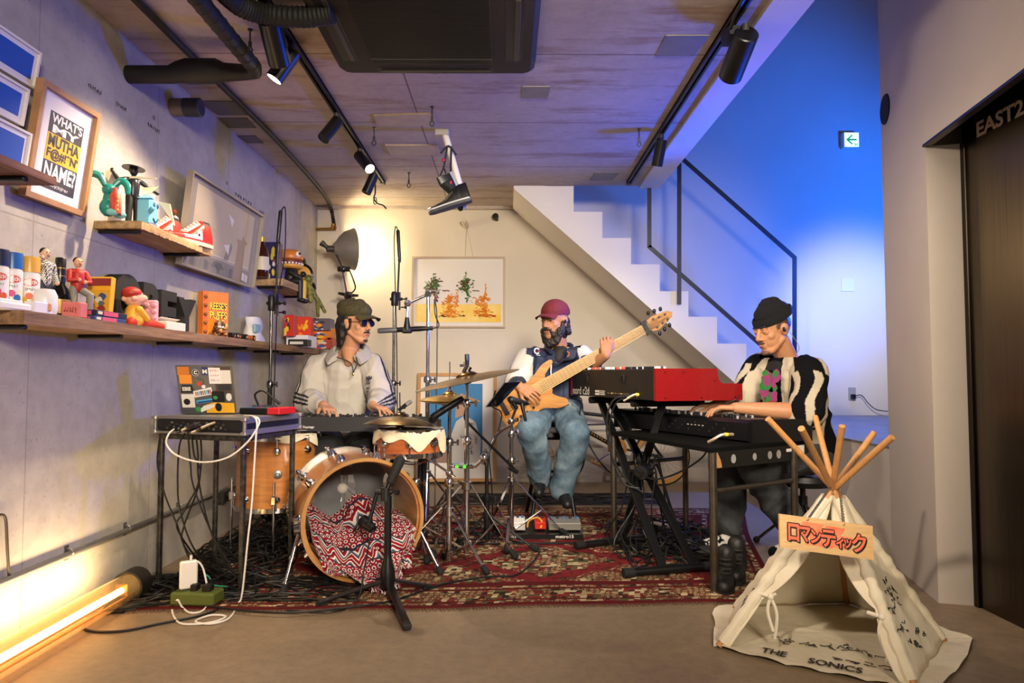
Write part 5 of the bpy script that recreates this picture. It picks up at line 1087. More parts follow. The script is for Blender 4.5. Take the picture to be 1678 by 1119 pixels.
# ------------------------------------------------------------------ stands
def stand(name, label, cat, x, y, top, feet, col=None, joint=.42, r=.012, brace=True, segs=None, lowz=.07, group=None, foot_r=.02, flat_=False):
    m = col or CHR; t = thing(name, label, cat, V((x, y, 0)), group)
    mb = MB(); k = segs or [(lowz, top, r)]
    for a, b_, rr in k: mb.cyl((x, y, a), (x, y, b_), rr, n=14)
    part('pole', mb, m, t)
    for a, b_, rr in k[:-1]:
        mb = MB(); mb.lathe([(rr*1.6, -.02), (rr*1.75, -.012), (rr*1.75, .012), (rr*1.2, .024)], (x, y, b_), n=14); mb.cyl((x, y, b_), (x+.045, y-.02, b_), .005); mb.box((x+.05, y-.022, b_), (.012, .006, .034), bev=.003); part('clamp', mb, m, t)
    mb = MB(); mb.lathe([(r*1.2, -.025), (r*2, -.02), (r*2, .02), (r*1.2, .025)], (x, y, joint), n=14); part('collar', mb, m, t); mb = MB(); mb.lathe([(r*1.2, -.015), (r*1.8, -.012), (r*1.8, .012)], (x, y, lowz+.02), n=14); part('collar', mb, m, t)
    for fx, fy in feet:
        f = V((fx, fy, ZR+.012)); d = V((fx-x, fy-y, 0)).normalized(); a = V((x, y, joint))+d*r*2; q = a.lerp(f, .93); mb = MB()
        if flat_: z_ = (q-a).normalized(); mb.box((a+q)/2, (.02, .007, (q-a).length), frame(z_, z_.cross(V((0, 0, 1)))), bev=.002)
        else: mb.cyl(a, q, .0075, n=8)
        if brace:
            b0 = V((x, y, lowz+.02))+d*r*1.8; e = a.lerp(f, .52); mb.cyl(b0, e, .006, n=8); mb.ell(e, .011, n=8)
        g = part('leg', mb, m, t); mb = MB(); mb.cap(a.lerp(f, .9), foot_r*.75, f+V((0, 0, foot_r*.5)), foot_r, n=10); part('rubber_foot', mb, RUB, g)
    return t
def cymbal(label, c, r, tilt, bow=.03, bell=.055, col=('8a6a30', 'c49a4c'), name='cymbal'):
    ax = V(tilt).normalized(); t = thing(name, label, 'cymbal', c)
    prof = [(.006, bow+.024), (bell*.5, bow+.022), (bell*.85, bow+.012), (bell, bow+.002)]+[(bell+(r-bell)*i/10, bow*(1-(i/10)**1.8)) for i in range(1, 11)]
    prof = prof+[(a-.001, b_-.0018) for a, b_ in prof[::-1]]
    def f(nt, N, L, b):
        tc = objco(N, L); g = N.new('ShaderNodeTexNoise'); ln = N.new('ShaderNodeVectorMath'); ln.operation = 'LENGTH'; L.new(tc, ln.inputs[0]); g.inputs['Scale'].default_value = 160; g.noise_dimensions = '1D'; L.new(ln.outputs['Value'], g.inputs['W'])
        n2 = noise_tex(N, L, tc, 9, 5); L.new(mixc(N, L, .5, ramp(N, L, n2, [(.35, col[0]), (.65, col[1])]), ramp(N, L, g.outputs[0], [(.3, .65), (.7, 1.0)]), 'MULTIPLY'), b.inputs['Base Color']); bumpn(N, L, b, g.outputs[0], .12, .002)
    mb = MB(); mb.lathe(prof, c, ax, n=72); part('plate', mb, nodemat('cymbal_bronze', f, .3, 1), t)
    return t, ax
def topper(t, c, ax, r, h0, h1, m=BLK, d=.05, name='sleeve'):
    mb = MB(); mb.cyl(c-ax*.05, c+ax*(h1), .004, n=8); mb.cyl(c+ax*h0, c+ax*(h0+.02), r, n=12); mb.box(c+ax*(h1-.02), (.05, .006, .014), bev=.003); part('wing_nut', mb, CHR, t); mb = MB(); mb.cyl(c-ax*d, c+ax*.01, r*1.5, n=12); part(name, mb, m, t)
RC = V((-.21, 3.66, .985)); t, ax = cymbal('large dark ride cymbal tilted towards the bass player', RC, .285, (-.21, -.05, 1), .022, .06, ('4f3d22', '8d6c38')); topper(t, RC+ax*.03, ax, .012, .01, .07)
mb = MB()
for a in (-2.2, -.7, 1.0): q = RC+frame(ax)@V((.17*math.cos(a), .17*math.sin(a), .004)); mb.prism([q+frame(ax)@V((.03*math.cos(a+.3), .03*math.sin(a+.3), 0)), q-frame(ax)@V((.03, 0, 0)), q+frame(ax)@V((.0, -.02, 0))], ax*.0008)
part('ink_mark', mb, mat('1c1712', .6), t)
CC = V((-.575, 3.70, .742)); t, ax = cymbal('small crash cymbal low over the snare drum', CC, .197, (.03, .085, 1), .045, .045, ('5e4c34', '8f7752')); topper(t, CC+ax*.035, ax, .014, .0, .05, BLK, .05)
HC = V((-.335, 4.02, .862)); t, ax = cymbal('upper hi-hat cymbal, shiny brass', HC, .178, (.02, 0, 1), .03, .045, ('a8853c', 'd9b866'), 'hi_hat_cymbal'); t2, ax2 = cymbal('lower hi-hat cymbal facing upwards under the shiny one', HC+V((0, 0, -.004)), .178, (-.02, 0, -1), .02, .045, ('a8853c', 'd9b866'), 'hi_hat_cymbal')
mb = MB(); mb.cyl(HC+V((0, 0, .05)), HC+V((0, 0, .115)), .012); mb.lathe([(.004, .05), (.02, .052), (.02, .06), (.008, .066)], HC); mb.box(HC+V((.02, 0, .1)), (.04, .01, .016), bev=.003); part('clutch', mb, CHR, t)
stand('cymbal_stand', 'chrome double-braced stand under the large ride cymbal', 'stand', -.215, 3.70, .95, [tuple(onz(844, 921))[:2], (-.28, 4.05), (-.62, 3.62)], joint=.42, r=.0135, segs=[(.06, .66, .0145), (.66, .86, .011), (.86, .97, .008)], flat_=True)
stand('hi_hat_stand', 'chrome hi-hat stand with a pedal behind the ride cymbal stand', 'stand', -.335, 4.02, .85, [(-.55, 4.2), (-.1, 4.25), (-.40, 3.72)], joint=.33, r=.012, segs=[(.08, .62, .014), (.62, .83, .0105), (.83, 1.09, .004)])
stand('snare_stand', 'chrome basket stand under the snare drum', 'stand', -.50, 3.80, .5, [(-.78, 3.98), (-.42, 4.12), (-.42, 3.66)], joint=.26, r=.012, segs=[(.06, .42, .014), (.42, .54, .011)])
for a in (0, 2.1, 4.2): pass
mb = MB()
for a in (.4, 2.5, 4.6): mb.tube([(-.50, 3.80, .52), (-.535+.14*math.cos(a), 3.78+.14*math.sin(a), .548), (-.535+.185*math.cos(a), 3.78+.185*math.sin(a), .562), (-.535+.195*math.cos(a), 3.78+.195*math.sin(a), .60)], .007, n=8)
single('snare_basket', mb, CHR, 'chrome three-armed basket gripping the snare drum from below', 'basket')
# crash boom arm
t = stand('cymbal_stand', 'chrome boom stand holding the small crash cymbal, right of the snare drum', 'stand', -.30, 3.60, .62, [tuple(onz(727, 922))[:2], (-.1, 3.46), (-.3, 3.88)], joint=.30, r=.012, segs=[(.05, .45, .014), (.45, .60, .0105)], foot_r=.018)
a = V((-.30, 3.60, .50)); e = V((-.548, 3.69, .652))
mb = MB(); mb.cyl(a-(e-a)*.12, e, .0065, n=10); mb.ell(e, .026); mb.cyl(e+V((0, -.02, 0)), e+V((0, .02, 0)), .03); mb.cyl(e, CC+V((0, 0, .0)), .008); mb.ell(a, .02); mb.tube([e+V((.02, -.03, .012)), e+V((.0, -.032, .02)), e+V((-.012, -.03, .006)), e+V((.005, -.03, -.012))], .006, n=6); part('boom', mb, CHR, t)
# percussion plate with green tape on the ride stand
p = at(756, 765, 3.62); t = thing('percussion_clamp', 'round chrome clamp tray with green tape on the cymbal stand', 'clamp', p); mb = MB(); mb.lathe([(0, 0), (.055, 0), (.06, .008), (.055, .016), (0, .016)], p, n=26); mb.cyl(p, p+V((.06, .06, -.01)), .008); mb.cyl(p+V((.07, 0, .0)), p+V((.12, -.02, .05)), .01); mb.ell(p+V((.12, -.02, .05)), .022); part('tray', mb, CHR, t)
mb = MB()
for dx in (-.018, .02): mb.box(p+V((dx, -.045, .0165)), (.018, .03, .002)); mb.box(p+V((dx, -.061, .008)), (.016, .002, .014))
part('tape', mb, mat('4ac23a', .6), t)
# bass drum pedal
p = onz(600, 905); p = V((-.93, 3.93, ZR)); t = thing('kick_pedal', 'chrome bass drum pedal behind the drum', 'pedal', p); mb = MB(); mb.bx(p+V((-.05, -.04, 0)), p+V((.05, .26, .012)), bev=.003); part('footboard', mb, DCHR, t); mb = MB(); mb.cyl(p+V((-.06, -.03, 0)), p+V((-.06, -.03, .2)), .01); mb.cyl(p+V((.06, -.03, 0)), p+V((.06, -.03, .2)), .01); mb.cyl(p+V((-.06, -.03, .19)), p+V((.06, -.03, .19)), .008); mb.cyl(p+V((0, -.03, .19)), p+V((0, -.01, .36)), .005); mb.ell(p+V((0, -.02, .36)), .03, m=1); part('post', mb, [CHR, mat('cfc6b4', .8)], t)

# ------------------------------------------------------------------ microphones and their stands
def mic_body(t, a, b, r=.014, tip='8a8d90', name='microphone', grip=None):
    a, b = V(a), V(b); d = (b-a).normalized(); L = (b-a).length
    mb = MB(); mb.lathe([(0, 0), (r*.7, 0), (r*.85, .02), (r, .05), (r, L*.62), (0, L*.62)], a, d, n=16); part('mic_body', mb, BLKM, t)
    mb = MB(); mb.lathe([(r*1.02, L*.62), (r*1.05, L*.64), (r*1.05, L*.96), (r*.8, L), (0, L)], a, d, n=16); part('mic_grille', mb, mat(tip, .45, .7), t)
def mic(label, a, b, **k):
    t = thing('microphone', label, 'microphone', V(a)); mic_body(t, a, b, **k); return t
def cable(name, pts, label, r=.004, m=CAB, k=8, cat='cable'):
    mb = MB(); mb.tube(curve(pts, k), r, n=6); return single(name, mb, m, label, cat)
def knob(mb, c, d, r=.012): c = V(c); d = V(d).normalized(); mb.cyl(c, c+d*.03, r*.4, n=8); mb.cyl(c+d*.03, c+d*.045, r, n=10)
# tall overhead stand by the left wall
def overhead(label, y, pxp, pyc, top, micpts, lab2, feet, lab3):
    x = at(pxp, 600, y).x; cz = at(pxp, pyc, y).z
    t = stand('mic_stand', label, 'microphone stand', x, y, cz, feet, col=DCHR, joint=.38, r=.011, segs=[(.1, .95, .0125), (.95, cz, .0095)], group='tall microphone stands')
    e = at(top[0], top[1], y); c = V((x, y, cz)); mb = MB(); mb.cyl(c-(e-c)*.18+V((.03, 0, 0)), e, .007, n=10); part('boom', mb, DCHR, t)
    mb = MB(); mb.lathe([(.018, -.05), (.022, -.04), (.022, .04), (.014, .055)], c, n=14); mb.cyl(c+V((-.03, 0, 0)), c+V((.06, 0, 0)), .011); knob(mb, c+V((.05, 0, .0)), (1, 0, 0)); knob(mb, c+V((.05, 0, -.06)), (1, -.2, 0)); mb.cyl(c+V((.04, 0, .05)), c+V((.04, 0, -.08)), .007); part('clamp', mb, BLK, t)
    mb = MB(); zc = .95; mb.lathe([(.0135, -.06), (.0155, -.05), (.0155, .05), (.0135, .06)], (x, y, at(pxp, 648, y).z), n=14); part('grip', mb, RUB, t)
    m = mic(lab2, at(*micpts[0], y), at(*micpts[1], y), r=.0125, tip='2a2b2d'); mb = MB(); q = at(*micpts[0], y).lerp(e, .5); mb.cyl(at(*micpts[0], y)+V((0, 0, .03)), e, .012, n=10); part('clip', mb, BLK, m)
    return c
c1_ = overhead('tall chrome microphone stand by the left wall behind the equipment table', 4.45, 443, 497, (457, 400), ((455, 402), (460, 345)), 'slim black microphone high up in front of the corner shelf', [(-1.62, 4.75), (-1.3, 4.68), (-1.56, 4.12)], '')
y = 4.45; cable('mic_cable', [at(461, 345, y-.02), at(467, 340, y), at(468, 370, y+.01), at(466, 420, y+.01), at(455, 490, y-.03), at(452, 560, y-.02), at(449, 650, y-.02), at(447, 720, y-.02), onz(440, 830, .02)], 'black cable hanging down the microphone stand by the left wall')
c2_ = overhead('tall chrome microphone stand to the right of the seated man in the grey sweatshirt', 4.95, 645, 490, (654, 428), ((655, 430), (652, 377)), 'slim black microphone high up beside the lit patch of back wall', [(-1.05, 5.1), (-.6, 5.2), (-.85, 4.68)], '')
y = 4.95; cable('mic_cable', [at(652, 377, y), at(648, 372, y), at(646, 400, y+.02), at(648, 480, y+.03), at(650, 560, y+.02), at(651, 680, y+.02), onz(650, 850, .02)], 'black cable hanging down the microphone stand right of the capped man')
# chrome stand with horizontal shotgun mic
y = 4.55; x = at(701, 600, y).x; ct = at(702, 482, y)
t = stand('mic_stand', 'chrome stand whose arm holds a long horizontal microphone', 'microphone stand', x, y, ct.z, [(-.75, 4.75), (-.3, 4.78), (-.5, 4.22)], joint=.36, r=.013, segs=[(.08, .98, .0155), (.98, ct.z, .012)])
j = at(668, 497, y-.05); mb = MB(); mb.cyl(ct, j, .010, n=12); mb.cyl(ct+V((0, -.03, 0)), ct+V((0, .03, 0)), .02); mb.cyl(ct+V((-.02, 0, .02)), ct+V((.05, 0, .02)), .012); mb.ell(ct, .024); mb.ell(j, .024); knob(mb, j, (0, -1, .2)); knob(mb, ct+V((.03, 0, 0)), (1, -.3, .4)); q = at(667, 520, y-.05); mb.cyl(j, q, .008); part('arm', mb, CHR, t)
m = mic('long black and grey shotgun microphone pointing at the man in the flat cap', at(702, 538, y-.05), at(619, 542, y-.05), r=.017, tip='77797c'); mb = MB(); q2 = at(667, 540, y-.05); mb.cyl(q, q2, .012, .026); mb.box(q2+V((0, 0, -.005)), (.07, .045, .04), bev=.01); part('clip', mb, BLK, m)
mb = MB(); e0 = at(702, 538, y-.05); mb.cyl(e0, e0+V((.03, 0, 0)), .013); part('connector', mb, DCHR, m)
cable('mic_cable', [e0+V((.03, 0, 0)), e0+V((.07, 0, .02)), at(713, 515, y-.03), at(712, 490, y-.02), at(716, 520, y), at(716, 600, y), at(714, 700, y-.02), onz(712, 870, .02)], 'black cable looping from the long horizontal microphone')
# black boom stand in the middle (snare mic)
y = 4.0; x = at(798, 600, y).x
t = stand('mic_stand', 'black boom microphone stand right of the hi-hat', 'microphone stand', x, y, at(798, 745, y).z, [tuple(onz(738, 915))[:2], tuple(onz(878, 908))[:2], (-.05, 4.3)], col=BLKM, joint=.2, r=.012, brace=False, segs=[(.06, .3, .016), (.3, .56, .011)], lowz=.1)
c = at(797, 742, y); a = at(771, 697, y-.10); b_ = at(848, 774, y+.06)
mb = MB(); mb.cyl(a, b_, .008, n=10); mb.cyl(c.lerp(b_, .72), b_, .013, n=12); part('boom', mb, BLKM, t); mb = MB(); mb.cyl(c+V((0, -.035, 0)), c+V((0, .035, 0)), .022); mb.cyl(c+V((0, 0, -.07)), c, .014); knob(mb, c, (.3, -1, .5)); part('clamp', mb, BLK, t)
a2 = at(757, 655, y-.16); mb = MB(); mb.tube(curve([a, at(762, 684, y-.12), at(766, 660, y-.14), a2], 5), .009, n=8); part('gooseneck', mb, BLK, t)
mic('black microphone angled down at the snare drum', at(758, 652, y-.16), at(708, 684, y-.22), r=.019, tip='1f2022')
y = 3.7; m = mic('small silver microphone clipped above the small crash cymbal', at(653, 672, y), at(674, 657, y), r=.011, tip='a9a8a4'); mb = MB(); mb.cyl(at(656, 700, y), at(655, 643, y), .0035, n=8); mb.box(at(660, 668, y), (.03, .02, .014), bev=.003); part('clip', mb, DCHR, m)
m = mic('short black microphone standing above the ride cymbal', at(766, 606, 3.66), at(765, 580, 3.66), r=.012, tip='4a4f58'); mb = MB(); mb.cyl(at(762, 612, 3.66), at(768, 600, 3.66), .02); part('clip', mb, DCHR, m)
# stand with black tablet
y = 4.12; x = at(838, 700, y).x; ct = at(838, 690, y)
t = stand('tablet_stand', 'chrome tripod stand holding a black tablet in front of the bass player', 'stand', x, y, ct.z, [tuple(onz(928, 884))[:2], (-.12, 4.42), (.0, 3.86)], joint=.38, r=.0125, segs=[(.06, .50, .015), (.50, .66, .0125), (.66, ct.z, .01)], flat_=True)
mb = MB(); j = at(846, 668, y-.06); mb.cyl(ct, j, .008); mb.ell(ct, .024); mb.tube(curve([at(790, 760, y-.02), at(812, 715, y-.04), ct+V((0, -.02, -.02))], 6), .009, n=8); knob(mb, ct, (1, -.5, .3)); knob(mb, ct+V((0, 0, -.07)), (1, -.5, .3)); part('arm', mb, CHR, t)
c = at(821, 645, y-.08); R = rot('Y', -38) @ rot('X', 62)
o = thing('tablet', 'black tablet computer tilted on the chrome tripod stand', 'tablet', c); k4 = [at(797, 667, y-.14), at(827, 627, y-.06), at(854, 625, y+.02), at(816, 666, y-.05)]; nn = (k4[1]-k4[0]).cross(k4[2]-k4[1]).normalized(); mb = MB(); mb.prism(k4, nn*.010); part('case', mb, BLK, o); cc = sum(k4, V())/4; mb = MB(); mb.prism([q+(cc-q)*.07-nn*.0006 for q in k4], nn*.0005); part('screen', mb, mat('07080c', .1), o)
mb = MB(); mb.cap(at(838, 655, y-.07), .022, at(858, 660, y-.04), .016); mb.cap(at(858, 660, y-.04), .016, at(866, 662, y-.02), .006); mb.cap(at(855, 662, y-.05), .012, at(861, 688, y-.05), .009); mb.cap(j, .012, at(838, 655, y-.07), .015); part('holder', mb, BLK, t)
cable('tablet_cable', [at(812, 640, y-.1), at(806, 665, y-.06), at(822, 678, y-.05), at(812, 720, y-.02), at(802, 745, y), at(806, 800, y+.05), onz(808, 872, .02)], 'thin black cable hanging from the tablet')
# kick drum mic stand with round base
b = V((-.548, 3.19, 0)); t = thing('mic_stand', 'short black tripod microphone stand in front of the bass drum', 'microphone stand', b)
mb = MB(); mb.cyl(b+V((0, 0, .06)), V((b.x, b.y, at(632, 812, b.y).z)), .017, n=16); mb.lathe([(.03, .0), (.036, .05), (.034, .09), (.02, .14), (.018, .16)], b+V((0, 0, .03)), n=20); part('pole', mb, BLKM, t)
for q in (onz(520, 996), onz(668, 1036), onz(708, 968)):
    mb = MB(); d = V((q.x-b.x, q.y-b.y, 0)); L = d.length; d.normalize(); f = V((q.x, q.y, ZR+.010)); a = b+d*.03+V((0, 0, .07)); z_ = (f-a).normalized(); mb.box((a+f)/2, (.034, .012, (f-a).length), frame(z_, z_.cross(V((0, 0, 1)))), bev=.004); g = part('leg', mb, BLKM, t); mb = MB(); mb.box(f+V((0, 0, -.004))-d*.02, (.05, .03, .016), frame((0, 0, 1), d), bev=.005); part('rubber_foot', mb, RUB, g)
c = at(632, 806, b.y); mb = MB(); mb.cyl(c+V((-.045, 0, 0)), c+V((.03, 0, 0)), .012); mb.cyl(c+V((0, 0, -.04)), c+V((0, 0, .02)), .022); knob(mb, c+V((.02, 0, 0)), (1, -.4, 0)); part('clamp', mb, BLK, t)
mb = MB(); u = at(655, 755, b.y+.03); mb.cyl(c, u, .011); mb.cyl(c+V((-.04, 0, 0)), at(604, 860, b.y-.02), .009); part('boom', mb, BLKM, t); mb = MB(); mb.cap(c.lerp(u, .35), .02, u, .026); part('counterweight', mb, RUB, t)
mic('black microphone lying in front of the blanket in the bass drum', at(612, 868, b.y-.02), at(593, 852, b.y+.02), r=.028, tip='161617')
cable('mic_cable', [at(612, 868, b.y-.02), at(606, 885, b.y-.03), at(597, 930, b.y-.05), onz(585, 985, .015), onz(540, 1003, .015), onz(470, 1000, .012)], 'black cable running down from the bass drum microphone')

# ------------------------------------------------------------------ equipment table, rack case, laptop, small keyboard
ALUM = mat('9c9a98', .4, .8, .12, 60); ANOD = mat('8d8c90', .45, .5)
FL = V((-1.665, 3.33, 0)); FRn = V((-1.215, 3.183, 0)); U = (FRn-FL).normalized(); Wt = (FRn-FL).length; Pv = V((-U.y, U.x, 0)); Dt = .37; ZT = .735
RL = Matrix((U, Pv, V((0, 0, 1)))).transposed()
def TP(u, v, z): return FL+U*u+Pv*v+V((0, 0, z))
t = thing('equipment_table', 'tall black square-tube frame table carrying a flight case and laptop', 'table', TP(Wt/2, Dt/2, 0))
BT = mat('161513', .4, .4, .5, 40, h2='4a4640')
for u in (0, Wt):
    for v in (0, Dt): mb = MB(); mb.box(TP(u, v, ZT/2-.01), (.022, .022, ZT-.02), RL, bev=.003); part('leg', mb, BT, t)
mb = MB()
for v in (0, Dt): mb.box(TP(Wt/2, v, ZT-.014), (Wt+.022, .022, .028), RL, bev=.003)
for u in (0, Wt): mb.box(TP(u, Dt/2, ZT-.014), (.022, Dt, .028), RL, bev=.003)
mb.box(TP(Wt/2, Dt/2, ZT-.006), (Wt, Dt, .008), RL); part('top_frame', mb, BT, t)
cz, ch = ZT+.0006, .082; x0, x1, d0, d1 = -.012, Wt+.028, -.03, Dt+.02
t = thing('rack_case', 'aluminium edged flight case with audio rack gear in it', 'case', TP(Wt/2, Dt/2, cz))
mb = MB(); mb.box(TP((x0+x1)/2, (d0+d1)/2+.004, cz+ch/2), (x1-x0-.006, d1-d0-.008, ch-.004), RL); part('body', mb, mat('0d0d10', .5), t)
mb = MB()
for v in (d0, d1):
    for z in (.006, ch-.006): mb.box(TP((x0+x1)/2, v, cz+z), (x1-x0, .014, .012), RL, bev=.002)
    for u in (x0, x1): mb.box(TP(u, v, cz+ch/2), (.014, .014, ch), RL, bev=.002)
for u in (x0, x1):
    for z in (.014, ch-.014): mb.box(TP(u, (d0+d1)/2, cz+z), (.012, d1-d0, .026), RL, bev=.002)
mb.box(TP((x0+x1)/2, (d0+d1)/2, cz+ch), (x1-x0, d1-d0, .003), RL); part('edge_trim', mb, ALUM, t)
for u in (x0, x1):
    for v in (d0, d1):
        for z in (.009, ch-.008): mb = MB(); mb.box(TP(u, v, cz+z), (.03, .03, .02), RL, bev=.008); part('corner_guard', mb, mat('b5b3b0', .3, .9), t)
mb = MB(); rn = random.Random(6)
for i in range(26): mb.cyl(TP(.06+rn.random()*.36, d0+.002, cz+.022+.036*rn.random()), TP(.06+rn.random()*0+.06+.0135*i, d0-.001, cz+.024+.034*(i*7 % 5)/5), .0001, n=3) if 0 else mb.lathe([(.0055, 0), (.0055, .006), (.003, .006)], TP(.06+.0135*i, d0+.003, cz+.026+.034*((i*7) % 5)/5), -Pv, n=10, m=i % 3)
part('jack', mb, [mat('8d8a84', .3, .9), mat('2c2c2e', .5), mat('b8b4ac', .3, .9)], t)
# laptop
hz = cz+ch+.002; A = at(296, 682, 3.40); B = at(387, 682, 3.40); A.z = B.z = hz+.006
LU = (B-A).normalized(); LW = (B-A).length; LV = V((0, -.30, 1)).normalized(); LN = LU.cross(LV); LH = .245
t = thing('laptop', 'open laptop with its lid covered in stickers on the flight case', 'laptop', (A+B)/2)
def LP_(u, v, d=0): return A+LU*(u*LW)+LV*(v*LH)+LN*d
mb = MB(); Rl = Matrix((LU, LV, LN)).transposed(); mb.box(LP_(.5, .5, -.004), (LW, LH, .007), Rl, bev=.003); part('lid', mb, mat('6f7074', .35, .7), t)
mb = MB(); mb.box((A+B)/2+V((0, .11, .002)), (LW, .215, .012), None, bev=.003); part('base', mb, mat('8a8b8e', .35, .7), t)
mb = MB(); mb.box(LP_(.5, .52, -.0085), (LW*.96, LH*.92, .001), Rl); part('screen', mb, mat('20242c', .2, emit=.3), t)
cols = ['c06e26', 'd98a2a', '1c2030', '20306a', 'e6dfe0', '4a3a34', '121214', 'd9d4cc', '3a8a4a', 'e0a626', '6a5a4c', 'c83a2a', '4aa0c8', '2a2a30']
SM = [mat(c, .5) for c in cols]; mb = MB(); dz = [0.0004]
def stk(ps, m): dz[0] += .00012; mb.prism([LP_(u, v, .0002) for u, v in ps], LN*dz[0], m)
def rr(u0, v0, u1, v1, m): stk([(u0, v0), (u1, v0), (u1, v1), (u0, v1)], m)
def circ(u, v, r, m, e=1): stk([(u+r*math.cos(a), v+r*e*math.sin(a)) for a in [2*pi*i/18 for i in range(18)]], m)
rr(.03, .80, .24, .97, 0); rr(.05, .62, .27, .80, 1); circ(.35, .85, .075, 2, 1.15); circ(.35, .85, .065, 7, 1.15); circ(.35, .85, .057, 2, 1.15); rr(.46, .80, .57, .96, 3); rr(.68, .42, .97, .97, 5); rr(.72, .62, .97, .90, 7); rr(.72, .48, .95, .60, 13); rr(.58, .62, .79, .95, 4)
stk([(.05, .43), (.26, .43), (.28, .50), (.25, .59), (.08, .59)], 6); rr(.05, .12, .28, .40, 7); circ(.14, .24, .06, 6, 1.1)
stk([(.29, .33), (.62, .40), (.60, .55), (.27, .46)], 4)
for i in range(9): stk([(.31+.033*i, .36+.006*i), (.328+.033*i, .36+.006*i), (.325+.033*i, .45+.006*i), (.30+.033*i, .45+.006*i)], [11, 8, 12, 3][i % 4])
stk([(.32, .20), (.66, .25), (.65, .32), (.31, .27)], 12); stk([(.34, .21), (.60, .25), (.6, .28), (.33, .24)], 3); rr(.60, .24, .82, .46, 6); circ(.66, .33, .04, 8); circ(.90, .34, .05, 7, 1.6)
stk([(.48, .01), (.98, .01), (.98, .21), (.62, .23), (.48, .18)], 9); circ(.70, .13, .06, 6, 1.5); stk([(.38, .02), (.62, .13), (.64, .20), (.44, .16), (.36, .08)], 7); circ(.33, .08, .05, 8)
stk([(.30, .52), (.46, .58), (.48, .70), (.36, .72)], 10); circ(.40, .62, .04, 11); circ(.47, .56, .035, 4)
part('stickers', mb, SM, t)
mb = MB(); e = .004
mb.text('EBIE', LP_(.09, .475, e), LU, LV, LW*.15, LH*.08, 0, 0, .03); mb.text('OT', LP_(.80, .06, e), LU, LV, LW*.15, LH*.12, 0, 1, .05); mb.text('C', LP_(.325, .815, e), LU, LV, LW*.06, LH*.08, 0, 0, .05); mb.text('M', LP_(.48, .83, e), LU, LV, LW*.08, LH*.09, 0, 0, .03)
for i, s_ in enumerate(('モアザン', 'ジャスト', 'スモーク')): mb.text(s_, LP_(.605, .87-.10*i, e), LU, LV, LW*.16, LH*.045, 0, 2, .01)
part('sticker_lettering', mb, [mat('e6e1d8', .5), mat('17171a', .5), mat('b0302c', .5)], t)
# sampler pad box
c = at(436, 681, 3.42); c.z = hz; t = thing('sampler', 'black pad controller with a red end panel beside the laptop', 'controller', c); Rs = RL
mb = MB(); mb.box(c+V((0, 0, .016)), (.22, .13, .03), Rs, bev=.005); part('body', mb, BLKM, t)
mb = MB(); mb.box(c+U*.09+V((0, 0, .018)), (.07, .135, .032), Rs, bev=.003); part('end_panel', mb, mat('c01c26', .4), t)
mb = MB(); rn = random.Random(3)
for i in range(10): mb.cyl(c+U*(-.10+.015*i)+Pv*.03+V((0, 0, .03)), c+U*(-.10+.015*i)+Pv*.03+V((0, 0, .042)), .005, n=8)
for i in range(4): mb.box(c+U*(-.07+.03*i)-Pv*.03+V((0, 0, .0315)), (.024, .05, .003), Rs, m=1+i % 3)
part('controls', mb, [BLK, mat('2a6a4a', .5), mat('2a4a9a', .5), mat('9a2a3a', .5)], t)
mb = MB(); q = c+U*-.02+V((0, 0, .045)); mb.tube(curve([q+V((-.03, .02, -.0)), q+V((-.04, 0, .05)), q+V((-.0, 0, .07)), q+V((.05, 0, .03))], 6), .0055, n=8); mb.tube([q+V((.05, 0, .03)), q+V((.085, 0, .005))], [.008, .007], m=1); single('audio_jack', mb, [CAB, DCHR], 'black cable with a chrome jack plug arching over the pad controller', 'cable')
# small keyboard
kx0, kx1, ky, kz0, kz1 = -1.27, at(716, 690, 3.93).x, 3.93, .690, .772
t = thing('keyboard', 'dark grey keyboard with its back panel facing out, played by the capped man', 'keyboard', V(((kx0+kx1)/2, ky+.13, kz0)))
mb = MB(); sec = [(0, kz0), (0, kz1-.006), (.006, kz1), (.10, kz1-.004), (.105, kz1-.022), (.255, kz1-.03), (.26, kz0+.008), (.25, kz0)]
mb.prism([V((kx0, ky+a, b_)) for a, b_ in sec], (kx1-kx0, 0, 0)); part('body', mb, mat('26262a', .45), t)
mb = MB(); n = 34; w = (kx1-kx0-.05)/n
for i in range(n): mb.box((kx0+.025+w*(i+.5), ky+.185, kz1-.018), (w-.0015, .14, .016), bev=.002)
part('white_keys', mb, mat('dcd8d0', .3), t)
mb = MB()
for i in range(n):
    if i % 7 in (0, 1, 3, 4, 5): mb.box((kx0+.025+w*(i+1), ky+.155, kz1-.006), (w*.55, .08, .016), bev=.002)
part('black_keys', mb, BLK, t)
mb = MB()
for i in range(18): mb.cyl((kx0+.06+.042*i, ky+.03, kz1-.002), (kx0+.06+.042*i, ky+.03, kz1+.017), .0075, n=12)
part('knobs', mb, BLK, t)
mb = MB(); mb.text('Keystage', at(497, 702.5, ky-.001), (1, 0, 0), (0, 0, 1), .062, .017, .0006, 0, .015); mb.box((at(505, 0, ky).x, ky-.0005, at(505, 705, ky).z), (.05, .001, .0012)); part('lettering', mb, mat('d9d6d0', .5), t)
for x in (621, 632, 652, 668, 680, 692): p = at(x, 698, ky); mb = MB(); mb.cyl(p, p-V((0, .004, 0)), .006, n=10); part('socket', mb, mat('4a4a4e', .3, .8), t)
t = thing('keyboard_stand', 'black folding stand under the small keyboard', 'stand', V(((kx0+kx1)/2, ky+.13, 0)))
for x in (kx0+.1, kx1-.1): mb = MB(); mb.cyl((x, ky+.04, ZR), (x, ky+.04, kz0-.02), .012); mb.cyl((x, ky+.22, ZR), (x, ky+.22, kz0-.02), .012); mb.cyl((x, ky+.02, kz0-.014), (x, ky+.25, kz0-.014), .014); part('leg', mb, BLKM, t)

